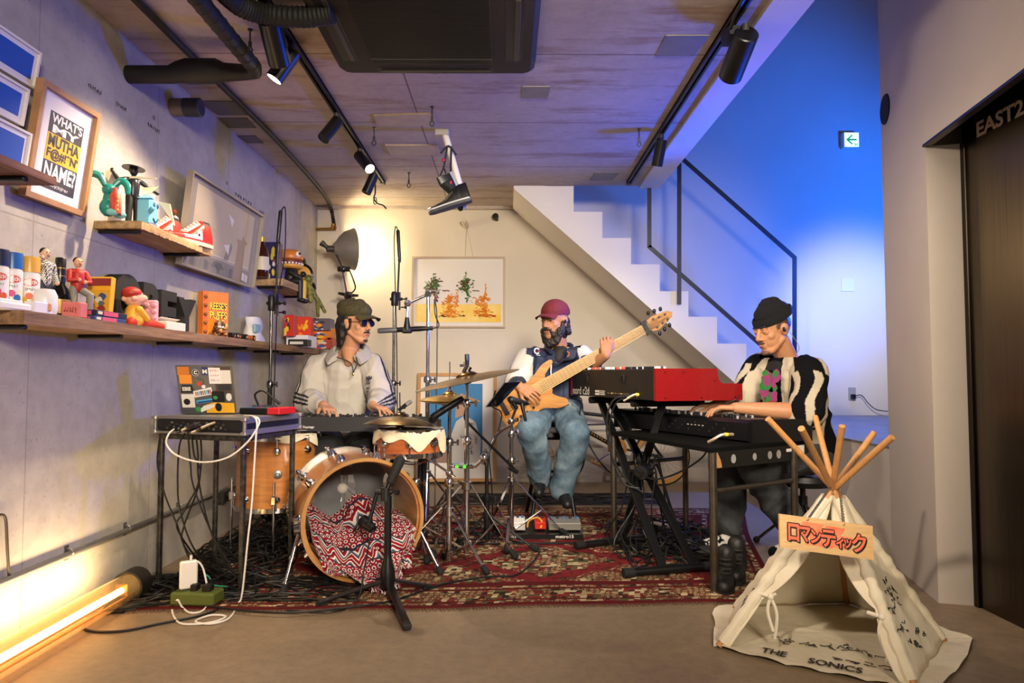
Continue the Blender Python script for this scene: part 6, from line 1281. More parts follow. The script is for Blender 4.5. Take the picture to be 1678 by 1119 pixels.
# ------------------------------------------------------------------ keyboards on the right
def keyboard_frame(A, L): L = V((L[0], L[1], 0)).normalized(); return A, L, V((L.y, -L.x, 0))
NR = at(1074.5, 657.5, 3.70); A, L, Pq = keyboard_frame(NR, (-.362, .95)); Pq = V((.955, .30, 0)).normalized()
def O(l, p, z): return A+L*l+Pq*p+V((0, 0, z))
LO, DO, HO = 1.04, .555, .178
t = thing('organ', 'red and black two-manual stage organ on the X-shaped stand', 'keyboard', O(LO/2, DO/2, 0))
prof = [(0, .003), (0, HO-.003), (.004, HO), (.70*DO, HO)]+[(DO*(.70+.006+.06*(1-math.cos(a))), HO-.083*math.sin(a)) for a in [pi/2*i/6 for i in range(1, 7)]]+[(DO-.004, HO-.084), (DO, HO-.09), (DO, .004), (DO-.004, 0), (.004, 0)]
def f_red(nt, N, L_, b):
    n = noise_tex(N, L_, objco(N, L_, (40, 40, 120)), 3, 4); L_.new(ramp(N, L_, n, [(.3, '6e080c'), (.7, '900d12')]), b.inputs['Base Color']); b.inputs['Coat Weight'].default_value = .3
REDW = nodemat('red_lacquer', f_red, .35)
for l0 in (0, LO-.02):
    mb = MB(); mb.prism([O(l0, a, b_) for a, b_ in prof], L*.02); s = part('side_panel', mb, REDW, t)
    if l0 == 0:
        for a, b_ in ((.08, .156), (.24, .156), (.52, .11), (.08, .016), (.395, .016), (.70, .018)): mb = MB(); q = O(-.0008, a*DO/.77, b_) if a < .71 else O(-.0008, DO*.96, b_); mb.cyl(q, q-L*.002, .005, n=10); part('screw', mb, BLK, s)
BKP = mat('17150f', .5, 0, .2, 120)
mb = MB(); mb.prism([O(.02, a, b_) for a, b_ in [(.002, .004), (.002, HO-.008), (.008, HO-.003), (.20, HO-.004), (.20, .12), (.36, .12), (.36, .075), (.53, .075), (.53, .004)]], L*(LO-.04)); part('body', mb, BKP, t)
for z, p0, p1 in ((.122, .21, .355), (.077, .37, .525)):
    mb = MB(); n = 36; w = (LO-.06)/n
    for i in range(n): mb.box(O(.03+w*(i+.5), (p0+p1)/2, z+.006), (w-.0015, p1-p0, .014), Matrix((L, Pq, V((0, 0, 1)))).transposed(), bev=.002)
    part('white_keys', mb, mat('dcd8d0', .3), t)
    mb = MB()
    for i in range(n):
        if i % 7 in (0, 1, 3, 4, 5): mb.box(O(.03+w*(i+1), p0+.045, z+.017), (w*.55, .085, .014), Matrix((L, Pq, V((0, 0, 1)))).transposed())
    part('black_keys', mb, BLK, t)
RQ = Matrix((L, Pq, V((0, 0, 1)))).transposed(); rn = random.Random(1)
mb = MB()
for i in range(46): l = .05+.94*i/45; mb.box(O(l, .05+.03*(i % 3), HO+.004), (.012, .026, .016), RQ, m=rn.choice([0, 0, 1, 1, 2, 3]), bev=.003)
part('drawbars', mb, [mat('ded8ce', .4), BLK, mat('5a3a34', .5), mat('c8502a', .5)], t)
def OR(u, v, d=.0): return A+L*(LO-.02-u*(LO-.04))+V((0, 0, v*HO))+Pq*(.002-d)
mb = MB(); mb.text('nord c2d', OR(.015, .07, .0012), -L, (0, 0, 1), .235, .052, .0, 0, .012)
for i in range(10): mb.box(OR(.335+.011*(i % 5), .12+.10*(i//5), .001), (.008, .001, .012), Matrix((L, Pq, V((0, 0, 1)))).transposed())
for i in range(3): mb.box(OR(.41, .12+.06*i, .001), (.08, .001, .003), RQ); mb.box(OR(.43, .1+.06*i, .001), (.06, .001, .002), RQ)
for i in range(12): mb.cyl(OR(.50+.022*i, .17, .0), OR(.50+.022*i, .17, .004), .004, n=8, m=1 if i in (2, 7) else 2)
mb.box(OR(.79, .14, .001), (.10, .002, .045), RQ, m=3); mb.cyl(OR(.83, .12, 0), OR(.83, .12, .006), .008, n=12, m=2)
for u in (.22, .68):
    mb.box(OR(u, .66, .004), (.028, .008, .05), RQ, m=3, bev=.002); 
    for i in range(5): mb.box(OR(u, .60+.03*i, .009), (.024, .003, .002), RQ, m=3)
for i in range(6): mb.cyl(OR(.02+.19*i, .92, 0), OR(.02+.19*i, .92, .002), .004, n=8, m=3)
part('rear_markings', mb, [mat('d9d5cc', .5), mat('d9b32a', .5), mat('8a8780', .35, .8), mat('0a0a09', .5)], t)
# lower stage piano
A2 = at(1233, 727, 3.42); L2 = V((-.43, .902, 0)); P2 = V((.915, .40, 0)).normalized(); H2 = .118; D2 = .40; L2n = 1.20
def S2(l, p, z): return A2+L2*l+P2*p+V((0, 0, z))
t = thing('stage_piano', 'long black stage piano on the pipe-legged table under the red organ', 'keyboard', S2(.6, .2, 0))
mb = MB(); pr = [(0, .01), (.0, H2-.02), (.02, H2-.003), (.17, H2), (.18, H2-.02), (.18, .05), (D2, .05), (D2, 0), (.02, 0)]
mb.prism([S2(.02, a, b_) for a, b_ in pr], L2*(L2n-.04)); part('body', mb, mat('0d0d0f', .4), t)
R2 = Matrix((L2, P2, V((0, 0, 1)))).transposed()
for l0 in (-.004, L2n-.02): mb = MB(); mb.prism([S2(l0, a, b_) for a, b_ in [(-.004, 0), (-.004, H2-.012), (.012, H2+.002), (D2+.004, H2-.006), (D2+.004, 0)]], L2*.024); part('end_cheek', mb, mat('0a0a0b', .35), t)
mb = MB(); n = 42; w = (L2n-.06)/n
for i in range(n): mb.box(S2(.03+w*(i+.5), .29, H2-.035), (w-.0015, .2, .03), R2, bev=.002)
part('white_keys', mb, mat('dcd8d0', .3), t)
mb = MB()
for i in range(n):
    if i % 7 in (0, 1, 3, 4, 5): mb.box(S2(.03+w*(i+1), .245, H2-.012), (w*.55, .10, .02), R2)
part('black_keys', mb, BLK, t)
mb = MB(); rn = random.Random(12)
for i in range(60): q = S2(.1+1.0*rn.random(), .03+.12*rn.random(), H2-.004); mb.cyl(q, q+V((0, 0, .018)), .007, n=8, m=rn.choice([0, 0, 0, 1]))
part('knobs', mb, [BLK, mat('9a969c', .4)], t)
mb = MB()
for i in range(26): q = S2(.14+.028*i, -.001, .04+.02*((i*5) % 3)); mb.cyl(q, q-P2*.004, .005, n=8, m=i % 2)
for i in range(5): mb.box(S2(.36+.03*i, -.001, .066), (.012, .002, .004), R2, m=2)
mb.box(S2(.7, -.001, .07), (.07, .002, .04), R2, m=1)
part('rear_panel', mb, [mat('55534f', .3, .8), mat('1c1c1e', .4), mat('cfcac2', .5)], t)
# pipe-legged table
NLp, FLp = V((.966, 3.22, 0)), V((.645, 4.15, 0)); Pw = V((.52, .33, 0)); NRp, FRp = NLp+Pw, FLp+Pw
t = thing('pipe_table', 'low black table on bare steel pipe legs carrying the stage piano', 'table', (NLp+FRp)/2)
PIPE = mat('6f675c', .35, .9, .3, 20); zt = A2.z-.0006; za = zt-.098
mb = MB(); ex = Pw.normalized()*.05; mb.prism([NLp-ex*.4+V((0, 0, zt-.02)), NRp+ex*3.2+V((0, 0, zt-.02)), FRp+ex*2+V((0, 0, zt-.02)), FLp-ex*.4+V((0, 0, zt-.02))], (0, 0, .02)); part('top', mb, mat('080807', .9, spec=.1), t)
mb = MB(); a, b_ = NLp-ex*.2+V((0, 0, za)), NRp+ex*3.2+V((0, 0, za)); q = (b_-a); hh = V((0, 0, zt-.02-za)); nrm = V((q.y, -q.x, 0)).normalized(); nrm = nrm if nrm.y < 0 else -nrm
mb.prism([a, b_-q*.16, b_-q*.02+hh*.5, b_+hh, a+hh], -nrm*.018); mb.prism([a+q*.005+hh*.9+nrm*.0006, a+q*.055+hh*.98+nrm*.0006, a+q*.085+hh*.45+nrm*.0006, a+q*.095+hh*.05+nrm*.0006, a+q*.01+hh*.03+nrm*.0006], nrm*.001, m=1)
for f, s in ((.20, .36), (.40, .3), (.55, .34), (.64, .36)): c = a+q*f+hh*.5+nrm*.0006; mb.prism([c+q.normalized()*.5*.055*s*math.cos(x)*1.8+V((0, 0, .055*s*math.sin(x)*1.1)) for x in [2*pi*i/18 for i in range(18)]], nrm*.0008, m=2)
mb.prism([a+q*.72+hh*.8+nrm*.0006, a+q*.78+hh*.8+nrm*.0006, a+q*.78+hh*.6+nrm*.0006, a+q*.72+hh*.6+nrm*.0006], nrm*.001, m=3); mb.prism([a+q*.84+hh*.95+nrm*.0006, a+q*.91+hh*.95+nrm*.0006, a+q*.91+hh*.35+nrm*.0006, a+q*.845+hh*.4+nrm*.0006], nrm*.001, m=3)
part('apron', mb, [mat('0c0b0a', .5), mat('b08050', .7, 0, .3, 40), mat('8f8b86', .6), mat('ddd6cc', .6)], t)
for q_ in (NLp, FLp, FRp, NRp): mb = MB(); mb.cyl(q_+V((0, 0, ZR if q_ is not NLp else ZR)), q_+V((0, 0, zt-.02)), .0185, n=16); part('leg', mb, PIPE, t)
for p_, q_, z in ((NLp, NRp, .47), (FLp, FRp, .47)): mb = MB(); mb.cyl(p_+V((0, 0, z)), q_+V((0, 0, z)), .013, n=12); part('crossbar', mb, PIPE, t)
# X stand
n0, n1 = onz(1024, 950), onz(1166, 938); f0, f1 = onz(945, 903), onz(1100, 885)
t = thing('keyboard_stand', 'black X-shaped keyboard stand under the red organ', 'stand', (n0+f1)/2)
for p_, q_ in ((n0, n1), (f0, f1)):
    mb = MB(); z = V((0, 0, ZR+.022)); mb.cyl(p_+z, q_+z, .02, n=14); g = part('foot_bar', mb, BLKM, t)
    for e in (p_, q_): mb = MB(); d = (q_-p_).normalized()*(.03 if e is p_ else -.03); mb.cyl(e+z-d*.3, e+z+d*1.6, .0235, n=14); part('end_cap', mb, RUB, g)
zt_ = A.z-.045; sN, sF = O(.28, .27, 0), O(.80, .27, 0)
for e, l_ in ((sN, .28), (sF, .80)):
    mb = MB(); a = O(l_, .02, -.022); b_ = O(l_, DO-.06, -.022); mb.cyl(a, b_, .022, n=14); part('support_arm', mb, RUB, t)
for p_, q_, ex_ in (((n0+n1)/2+(n1-n0)*.32, O(.80, .17, -.03), 0), ((f0+f1)/2+(f1-f0)*-.05, O(.28, .22, -.03), 1), ((n0+n1)/2-(n1-n0)*.05, O(.80, .10, -.03), 0)):
    if ex_ == 0 and p_ is not None: pass
    z = V((0, 0, .02)); mb = MB(); zz = (q_-p_-z).normalized(); mb.box((p_+z+q_)/2, (.045, .028, (q_-p_-z).length), frame(zz, (1, 0, 0)), bev=.004); part('leg', mb, BLKM, t)
c = at(1055, 772, 3.93); mb = MB(); mb.cyl(c+V((-.03, -.06, 0)), c+V((.03, .06, 0)), .04, n=18); mb.cyl(c+V((-.05, -.09, 0)), c+V((-.03, -.06, 0)), .02, n=14); part('pivot', mb, BLK, t)
# pedals and small boxes on the floor
def fbox(px, py, size, rz, m, name, label, cat, dh=0, z=ZR):
    c = onz(px, py, z); t = thing(name, label, cat, c); R = rot('Z', rz); x, y, h = size; mb = MB(); mb.prism([c+R@V((a*x/2, b_*y/2, 0)) for a, b_ in ((-1, -1), (1, -1), (1, 1), (-1, 1))][:0] or [c+R@V((-x/2, p_, q_)) for p_, q_ in ((-y/2, 0), (-y/2, h-dh), (y/2, h), (y/2, 0))], R@V((x, 0, 0))); part('housing', mb, m, t); return t, c, R
t, c, R = fbox(1172, 922, (.13, .16, .05), 25, BLKM, 'foot_pedal', 'black expression pedal on the rug beside the pipe leg', 'pedal'); mb = MB(); mb.box(c+R@V((0, 0, .06)), (.10, .15, .012), R @ rot('X', 8), bev=.003); part('treadle', mb, mat('2a2a2c', .6), t)
t, c, R = fbox(1117, 903, (.16, .14, .05), 10, BLKM, 'foot_pedal', 'black pedal box with a white mark between the X stand and the striped socks', 'pedal', .02); mb = MB(); mb.box(c+R@V((.04, .0, .05)), (.03, .05, .004), R, bev=.001); part('marking', mb, mat('d6d2c8', .5), t)
t, c, R = fbox(1086, 874, (.12, .2, .05), 40, BLKM, 'foot_pedal', 'black pedal with a pale top plate under the crossed legs of the stand', 'pedal', .03); mb = MB(); mb.box(c+R@V((0, 0, .055)), (.06, .17, .008), R, bev=.002); part('treadle', mb, mat('b9b5ae', .4, .5), t)
# black boots beside the pipe leg
for k, (px, py) in enumerate(((1190, 958), (1208, 945))):
    c = onz(px, py, 0); c.z = ZR if k else 0.0; t = thing('boot', 'black leather boot standing %s the tent' % ('behind the other boot, near' if k else 'in front of the other boot, beside'), 'boot', c, 'pair of black boots'); d = V((-.35, -.94, 0)); s_ = V((.94, -.35, 0)); mb = MB(); mb.cap(c+V((0, 0, .15)), .046, c+V((0, 0, .05)), .05); mb.cap(c+V((0, 0, .045)), .044, c+d*.11+V((0, 0, .038)), .042); mb.cap(c+d*.11+V((0, 0, .038)), .042, c+d*.165+V((0, 0, .034)), .034)
    blob('upper', mb, .006, mat('121110', .55), t, 8, fold(k+2, .0012, 20)); mb = MB(); o_ = c+d*.03+V((0, 0, .105))
    for i in range(4): q = c+d*(.055+.012*i)+V((0, 0, .135-.018*i)); mb.tube([q-s_*.026, q+d*.012, q+s_*.026], .004, n=6)
    part('laces', mb, mat('2c2a28', .7), t); mb = MB(); mb.prism([c+d*x+s_*y for x, y in ((-.05, -.03), (.05, -.042), (.15, -.044), (.19, -.025), (.2, 0), (.19, .025), (.15, .044), (.05, .042), (-.05, .03))], (0, 0, .02)); part('sole', mb, RUB, t)
# guitar pedalboard
c = onz(893, 880); c.z = ZR; t = thing('pedalboard', 'black pedalboard with white lettering in front of the bass player', 'pedalboard', c)
mb = MB(); mb.prism([c+V((-.24, -.10, 0)), c+V((-.24, -.10, .028)), c+V((-.24, .14, .06)), c+V((-.24, .14, 0))], (.47, 0, 0)); part('board', mb, BLKM, t)
mb = MB(); mb.text('metro15', c+V((.06, -.1012, .006)), (1, 0, 0), (0, 0, 1), .11, .020, .0, 0, .02); marks(mb, c+V((-.22, -.1012, .006)), (1, 0, 0), (0, 0, 1), .06, .018, 6, 3); part('lettering', mb, mat('d8d4cc', .5), t)
def stomp(dx, dy, w, d, h, m, lb, knobs):
    q = c+V((dx, dy, .033+.133*(dy+.1))); t = thing('effect_pedal', lb, 'pedal', q, 'effect pedals on the pedalboard'); mb = MB(); mb.box(q+V((0, 0, h/2+.004)), (w, d, h), rot('X', 7.6), bev=.004); part('housing', mb, m, t)
    for i in range(knobs): p_ = q+V((-w/2+w*(i+.5)/knobs, d*.25, h+.006)); mb = MB(); mb.cyl(p_, p_+V((0, 0, .014)), .009, n=12); part('knob', mb, mat('2a2c30' if i % 2 else '2a6aa8', .4), t)
stomp(.12, -.0, .2, .12, .045, mat('9a968e', .4, .5), 'long silver effect pedal at the right end of the pedalboard', 5); stomp(-.17, .0, .09, .12, .05, mat('d6d2ca', .45), 'white effect pedal at the left end of the pedalboard', 3); stomp(-.03, .01, .07, .11, .045, mat('c02a1c', .4), 'red effect pedal with yellow cables in the middle of the pedalboard', 2)
mb = MB(); q = c+V((-.05, -.02, .085)); mb.tube(curve([q+V((-.06, .0, -.03)), q+V((-.05, 0, .01)), q+V((0, -.01, .03)), q+V((.03, -.01, .005)), q+V((.02, -.03, -.03))], 6), .006, n=8); single('patch_cable', mb, mat('e0a02a', .5), 'yellow patch cable looping between the effect pedals', 'cable')

# ------------------------------------------------------------------ small bicycle against the back wall
yb = YB-.22; TAN = mat('c28a3c', .6); t = thing('bicycle', 'small black bicycle with tan tyres leaning along the back wall', 'bicycle', V((at(1000, 760, yb).x, yb, 0)))
def B(px, py, d=0): return at(px, py, yb+d)
wc = [B(912, 752), B(1084, 752)]; R_ = .262
for c in wc:
    c.z = R_+.0
    mb = MB(); mb.tube([c+V((R_*.945*math.cos(a), 0, R_*.945*math.sin(a))) for a in [2*pi*i/48 for i in range(48)]], .014, closed=True, n=8); w = part('tyre', mb, mat('17150f', .7), t)
    mb = MB()
    for s in (-1, 1): mb.lathe([(R_*.83, 0), (R_*.94, .004), (R_*.94, .006)], c+V((0, s*.009, 0)), (0, s, 0), n=48)
    part('sidewall', mb, TAN, w)
    mb = MB(); mb.tube([c+V((R_*.82*math.cos(a), 0, R_*.82*math.sin(a))) for a in [2*pi*i/48 for i in range(48)]], .009, closed=True, n=8, m=1)
    for i in range(28): a = 2*pi*i/28; b_ = a+(.5 if i % 2 else -.5); mb.tube([c+V((.018*math.cos(b_), .02*(1 if i % 4 < 2 else -1), .018*math.sin(b_))), c+V((R_*.82*math.cos(a), 0, R_*.82*math.sin(a)))], .0012, n=4)
    mb.cyl(c+V((0, -.05, 0)), c+V((0, .05, 0)), .018); part('spokes', mb, [mat('9a978f', .35, .9), TAN], w)
bb = B(1010, 733); hd0, hd1 = B(944, 672), B(950, 700); st = B(1058, 668)
fr = MB(); fr.cyl(hd0, hd1, .02); fr.cyl(hd0+V((.01, 0, -.02)), B(1050, 688), .016); fr.cyl(B(952, 696), B(1050, 694), .008); fr.cyl(hd1, bb, .019); fr.cyl(bb, st, .016); fr.cyl(bb, wc[1]+V((0, -.05, 0)), .010); fr.cyl(bb, wc[1]+V((0, .05, 0)), .010); fr.cyl(B(1046, 694), wc[1]+V((0, -.05, 0)), .009); fr.cyl(B(1046, 694), wc[1]+V((0, .05, 0)), .009); part('frame', fr, BLKM, t)
mb = MB(); d = (bb-hd1).normalized(); marks(mb, hd1.lerp(bb, .22)+V((0, -.0205, -.008)), d, V((-d.z, 0, d.x)), .26, .020, 10, 7); mb.cyl(hd1.lerp(bb, .80), hd1.lerp(bb, .83), .0195, m=1, n=12); part('lettering', mb, [mat('d9a62a', .5), mat('b8301f', .5)], t)
mb = MB(); mb.cyl(hd1, wc[0]+V((0, -.055, 0)), .011); mb.cyl(hd1, wc[0]+V((0, .055, 0)), .011); part('fork', mb, BLKM, t)
mb = MB(); mb.cyl(hd0, hd0+V((-.01, 0, .10)), .014); mb.tube(curve([hd0+V((.05, -.22, .20)), hd0+V((-.0, -.12, .18)), hd0+V((-.01, 0, .09)), hd0+V((0, .10, .18))], 5), .011, n=8); part('handlebar', mb, BLKM, t)
mb = MB(); mb.cyl(st, st+V((.02, 0, .10)), .013); mb.ell(st+V((.03, 0, .12)), (.12, .055, .03)); part('saddle', mb, BLK, t)
mb = MB(); cr = bb+V((0, -.05, 0)); mb.lathe([(.055, -.003), (.088, -.003), (.088, .003), (.055, .003), (.055, -.003)], cr, (0, 1, 0), n=36)
for i in range(5): a = i*1.257; mb.box(cr+V((.04*math.cos(a), 0, .04*math.sin(a))), (.06, .005, .012), rot('Y', -math.degrees(a)))
part('chainring', mb, mat('c4853a', .4, .4), t)
mb = MB(); pe = B(975, 757, -.08); mb.cyl(cr+V((0, -.01, 0)), pe, .011); mb.cyl(cr, cr+V((0, -.02, 0)), .02); part('crank', mb, CHR, t); mb = MB(); mb.box(pe+V((0, -.05, 0)), (.09, .09, .02), rot('Y', 20), bev=.004); part('pedal', mb, mat('b98a4a', .5), t)

# ------------------------------------------------------------------ small tipi tent
tA, tB = onz(1178, 1062), onz(1498, 1128); tC = onz(1572, 1052); tD = onz(1172, 985)
apx = V((1.298, 2.56, 0)); apx.z = at(1366, 808, apx.y).z
apx = at(1366, 800, 2.58)
tC = V((1.66, 2.63, 0)); tD = V((.985, 2.99, 0)); tE = V((1.50, 3.05, 0))
CAN = nodemat('tent_canvas', lambda nt, N, L, b: (L.new(ramp(N, L, noise_tex(N, L, objco(N, L), 6, 6), [(.3, 'cfc2a6'), (.7, 'ded4bd')]), b.inputs['Base Color']), bumpn(N, L, b, noise_tex(N, L, objco(N, L), 14, 6, .6), .5, .012)), .9, 0, .1)
DOW = mat('c08a52', .5, 0, .2, 20, stretch=(6, 6, 1)); INK = mat('24211f', .8)
T = thing('tipi_tent', 'small cream canvas tipi tent covered in handwritten signatures', 'tent', V((1.32, 2.65, 0)))
cross = apx
def pole(foot, tip_px, ytip, lb=None):
    tip = at(tip_px[0], tip_px[1], ytip); mb = MB(); mb.tube([foot+V((0, 0, .008)), cross.lerp(foot, .02)+(tip-cross)*0+V((0, 0, 0)), tip], .0115, n=12); part('pole', mb, DOW, T)
poles = [(tA, (1432, 709), 2.66), (tB, (1336, 683), 2.86), (tC, (1258, 686), 2.50), (tD, (1462, 716), 2.35), (tE, (1313, 702), 2.30), (V((1.25, 3.12, 0)), (1380, 698), 2.45)]
for f, px, y in poles: pole(f, px, y)
def pan(p, q, top=.045, bulge=.0, seed=1, nu=22, nv=26, off=0.0, u0=lambda v: 0, u1=lambda v: 1):
    def S(u, v):
        uu = u0(v)+(u1(v)-u0(v))*u; a = p.lerp(cross, v*(1-top)); b_ = q.lerp(cross, v*(1-top)); s = a.lerp(b_, uu)
        n = noise.noise(V((uu*5, v*4, seed)))*.012*math.sin(pi*min(1, max(0, uu)))+noise.noise(V((uu*11, v*9, seed+3)))*.004; c_ = (tA+tB+tC+tD+tE)/5
        o = V((s.x-c_.x, s.y-c_.y, 0)); o = o.normalized() if o.length > 1e-4 else V((0, -1, 0))
        return s+o*(n+off-.012*math.sin(pi*uu)*math.sin(pi*v))+V((0, 0, .012*(1-v)))
    return S
def cloth(name, S, nu=22, nv=26, m=None):
    mb = MB(); mb.grid(S, nu, nv); o = part(name, mb, m or CAN, T, smooth=80); sd = o.modifiers.new('thickness', 'SOLIDIFY'); sd.thickness = .003; sd.offset = 0; return o
sr = pan(tB, tC, .04, seed=2); sl = pan(tD, tA, .04, seed=5); cloth('side_panel', sr); cloth('side_panel', sl); cloth('back_panel', pan(tC, tE, .04, seed=8)); cloth('back_panel', pan(tE, tD, .04, seed=9))
# front flaps, tied open
fl = pan(tA, tB, .04, seed=11, u1=lambda v: .07+.43*max(0, (v-.32)/.68)**.75 if v > .32 else .07+.05*math.sin(v*9)*v, off=.006)
fr_ = pan(tA, tB, .04, seed=12, u0=lambda v: .93-.45*max(0, (v-.36)/.64)**.75 if v > .36 else .93-.03*math.sin(v*9), u1=lambda v: 1, off=.006)
cloth('front_flap', fl, 14, 40); cloth('front_flap', fr_, 14, 40)
# sleeves round the poles
for f in (tA, tB, tC, tD):
    mb = MB(); n = 26; pts = [f.lerp(cross, .035+.9*i/(n-1)) for i in range(n)]; mb.tube(pts, [.021+.003*math.sin(i*1.9)+.002*math.sin(i*4.1) for i in range(n)], n=10); part('pole_sleeve', mb, CAN, T)
# floor sheet
fo = [tA+V((-.02, .0, 0)), tA.lerp(tB, .3)+V((0, -.05, 0)), tA.lerp(tB, .65)+V((0, -.05, 0)), tB+V((.02, -.02, 0)), tB.lerp(tC, .5)+V((.06, -.06, 0)), tC+V((.09, -.02, 0)), tC+V((.10, .06, 0)), tE+V((.04, .03, 0)), tD+V((-.03, .03, 0)), tD.lerp(tA, .5)+V((-.05, 0, 0))]
mb = MB(); c = V((1.3, 2.7, 0)); n = 60; ring_ = curve(fo+[fo[0]], 8)[:-1]; rings = []
for k in range(7):
    f = k/6; rings.append([c.lerp(p, .08+.92*f)+V((0, 0, .006+.006*abs(noise.noise(p*5+V((f*4, 0, 0))))+(.010*abs(math.sin(i*.7)) if k == 6 else 0))) for i, p in enumerate(ring_)])
n = len(ring_); mb.add([p for r in rings for p in r], [(k*n+i, k*n+(i+1) % n, (k+1)*n+(i+1) % n, (k+1)*n+i) for k in range(6) for i in range(n)]+[tuple(range(n))[::-1]]); part('floor_sheet', mb, CAN, T, smooth=80)
# ties
def tie(v, u, S):
    p = S(u, v); mb = MB(); d = V((.1, -.3, 0)).normalized()
    mb.tube([p+V((-.03, .01, .006)), p+d*.016, p+V((.03, .0, .004))], .007, n=8); mb.ell(p+d*.02, .012); mb.tube(curve([p+d*.02, p+d*.02+V((-.012, 0, -.05)), p+d*.03+V((-.0, 0, -.12))], 5), [.006]*11, n=6); mb.tube(curve([p+d*.02, p+d*.03+V((.015, 0, -.06)), p+d*.02+V((.012, 0, -.15))], 5), [.006]*11, n=6)
    part('tie', mb, mat('ddd3bf', .9), T)
tie(.34, .9, fl); tie(.33, .12, fr_)
# signatures
def scrawl(S, u0, v0, su, sv, seed, k=7, r=.0016, d=.003):
    rn = random.Random(seed); mb = MB(); e = 1e-3
    for j in range(k):
        p = [(u0+su*(j+rn.random()*.6)/k, v0+sv*rn.random())]
        for i in range(4): p.append((p[-1][0]+su*.16*(rn.random()-.35), p[-1][1]+sv*.7*(rn.random()-.5)))
        pts = []
        for u, v in p:
            q = S(u, v); n_ = (S(u+e, v)-q).cross(S(u, v+e)-q)
            n_.normalize(); c_ = V((1.3, 2.7, .3)); n_ = n_ if n_.dot(q-c_) > 0 else -n_; pts.append(q+n_*d)
        mb.tube(curve(pts, 4), r, n=5)
    return mb
for i, a in enumerate(((.25, .10, .45, .07, 1), (.15, .30, .5, .05, 2), (.35, .38, .35, .06, 3), (.25, .62, .4, .06, 4), (.3, .68, .35, .05, 5), (.1, .2, .3, .04, 6))): part('signature', scrawl(sr, *a[:5], 8, .0020 if i in (0, 3) else .0014), INK, T)
for a in ((.2, .2, .5, .06, 11), (.3, .33, .4, .05, 12), (.35, .44, .4, .05, 13), (.2, .12, .4, .05, 14)): part('signature', scrawl(sl, *a, 7, .0014), INK, T)
def fs(u, v): return tA.lerp(tB, u)+V((.10*v*3, .30*v*3, 0))+V((0, -.035, .0145))
mb = MB(); xd = (tB-tA).normalized(); yd = V((-xd.y, xd.x, 0)); q = fs(.22, .04); mb.text('THE', q, xd, yd, .085, .05, .0, 0, .02); part('writing', mb, INK, T, smooth=0); mb = MB(); mb.text('SONICS', fs(.47, .03), xd, yd, .17, .05, .0, 0, .02); part('writing', mb, INK, T, smooth=0)
for a in ((.30, .20, .30, .05, 21), (.62, .22, .25, .06, 22), (.6, .12, .3, .02, 23)): part('signature', scrawl(fs, *a, 9, .0015, .001), INK, T)
# wooden sign on a chain
cs = [at(1277, 842, 2.36), at(1430, 862, 2.33), at(1429, 915, 2.32), at(1278, 897, 2.35)]; X_ = (cs[1]-cs[0]).normalized(); Yv = (cs[0]-cs[3]).normalized(); Z_ = X_.cross(Yv).normalized(); wS, hS = (cs[1]-cs[0]).length, (cs[0]-cs[3]).length
t = thing('wooden_sign', 'wooden board with red graffiti lettering hanging by a chain on the tent', 'sign', (cs[2]+cs[3])/2)
def SG(u, v, d=0): return cs[3]+X_*(u*wS)+Yv*(v*hS)+Z_*d
mb = MB(); mb.prism([SG(0, 0), SG(1, 0), SG(1, 1), SG(0, 1)], -Z_*.014); part('board', mb, mat('d9b077', .55, 0, .18, 14, stretch=(1, 8, 8)), t)
mb = MB(); rn = random.Random(3)
for i in range(16): u, v, w_ = .12+.5*rn.random(), .18+.55*rn.random(), .12+.2*rn.random(); mb.prism([SG(u, v, .0003+.00003*i), SG(u+w_, v-.02, .0003+.00003*i), SG(u+w_+.03, v+.13, .0003+.00003*i), SG(u+.02, v+.15, .0003+.00003*i)], Z_*.0001)
part('paint', mb, mat('e2603a', .7, 0, .3, 30, h2='ea8a62'), t)
mb = MB(); sh = SG(.015, -.05)-SG(0, 0)
ol_ = [(0, V(X_*.0035*math.cos(a)+Yv*.0035*math.sin(a)), .03, .0018) for a in [pi/4*i for i in range(8)]]
for m, off, bold, d in [(0, sh, .03, .0012), (0, sh*.5, .03, .0014)]+ol_+[(1, V(), .03, .0024)]:
    x = .09
    for ch, wd, hh, dy in (('ロ', .13, .52, .25), ('マ', .13, .46, .26), ('ン', .12, .42, .26), ('テ', .17, .52, .20), ('ィ', .09, .3, .22), ('ッ', .09, .28, .24), ('ク', .17, .56, .16)): mb.text(ch, SG(x, dy, d)+off, X_, Yv, wS*wd*.92, hS*hh, 0, m, bold); x += wd*.93
part('lettering', mb, [mat('1d1816', .7), mat('e4694a', .7)], t, smooth=0)
def chain(p, q):
    mb = MB(); n = max(6, int((q-p).length/.009)); d = (q-p).normalized()
    for i in range(n):
        c_ = p.lerp(q, (i+.5)/n); R = frame(d, (1, 0, 0) if i % 2 else (0, 1, 0)); mb.tube([c_+R@V((.004*math.cos(a), 0, .0075*math.sin(a))) for a in [2*pi*j/8 for j in range(8)]], .0013, closed=True, n=5)
    part('chain', mb, mat('9a948a', .3, 1), t)
hk = V((cross.x, cross.y-.022, cross.z+.01)); chain(SG(.30, .93, .002), hk+V((-.02, 0, 0))); chain(SG(.69, .93, .002), hk+V((.012, 0, 0)))

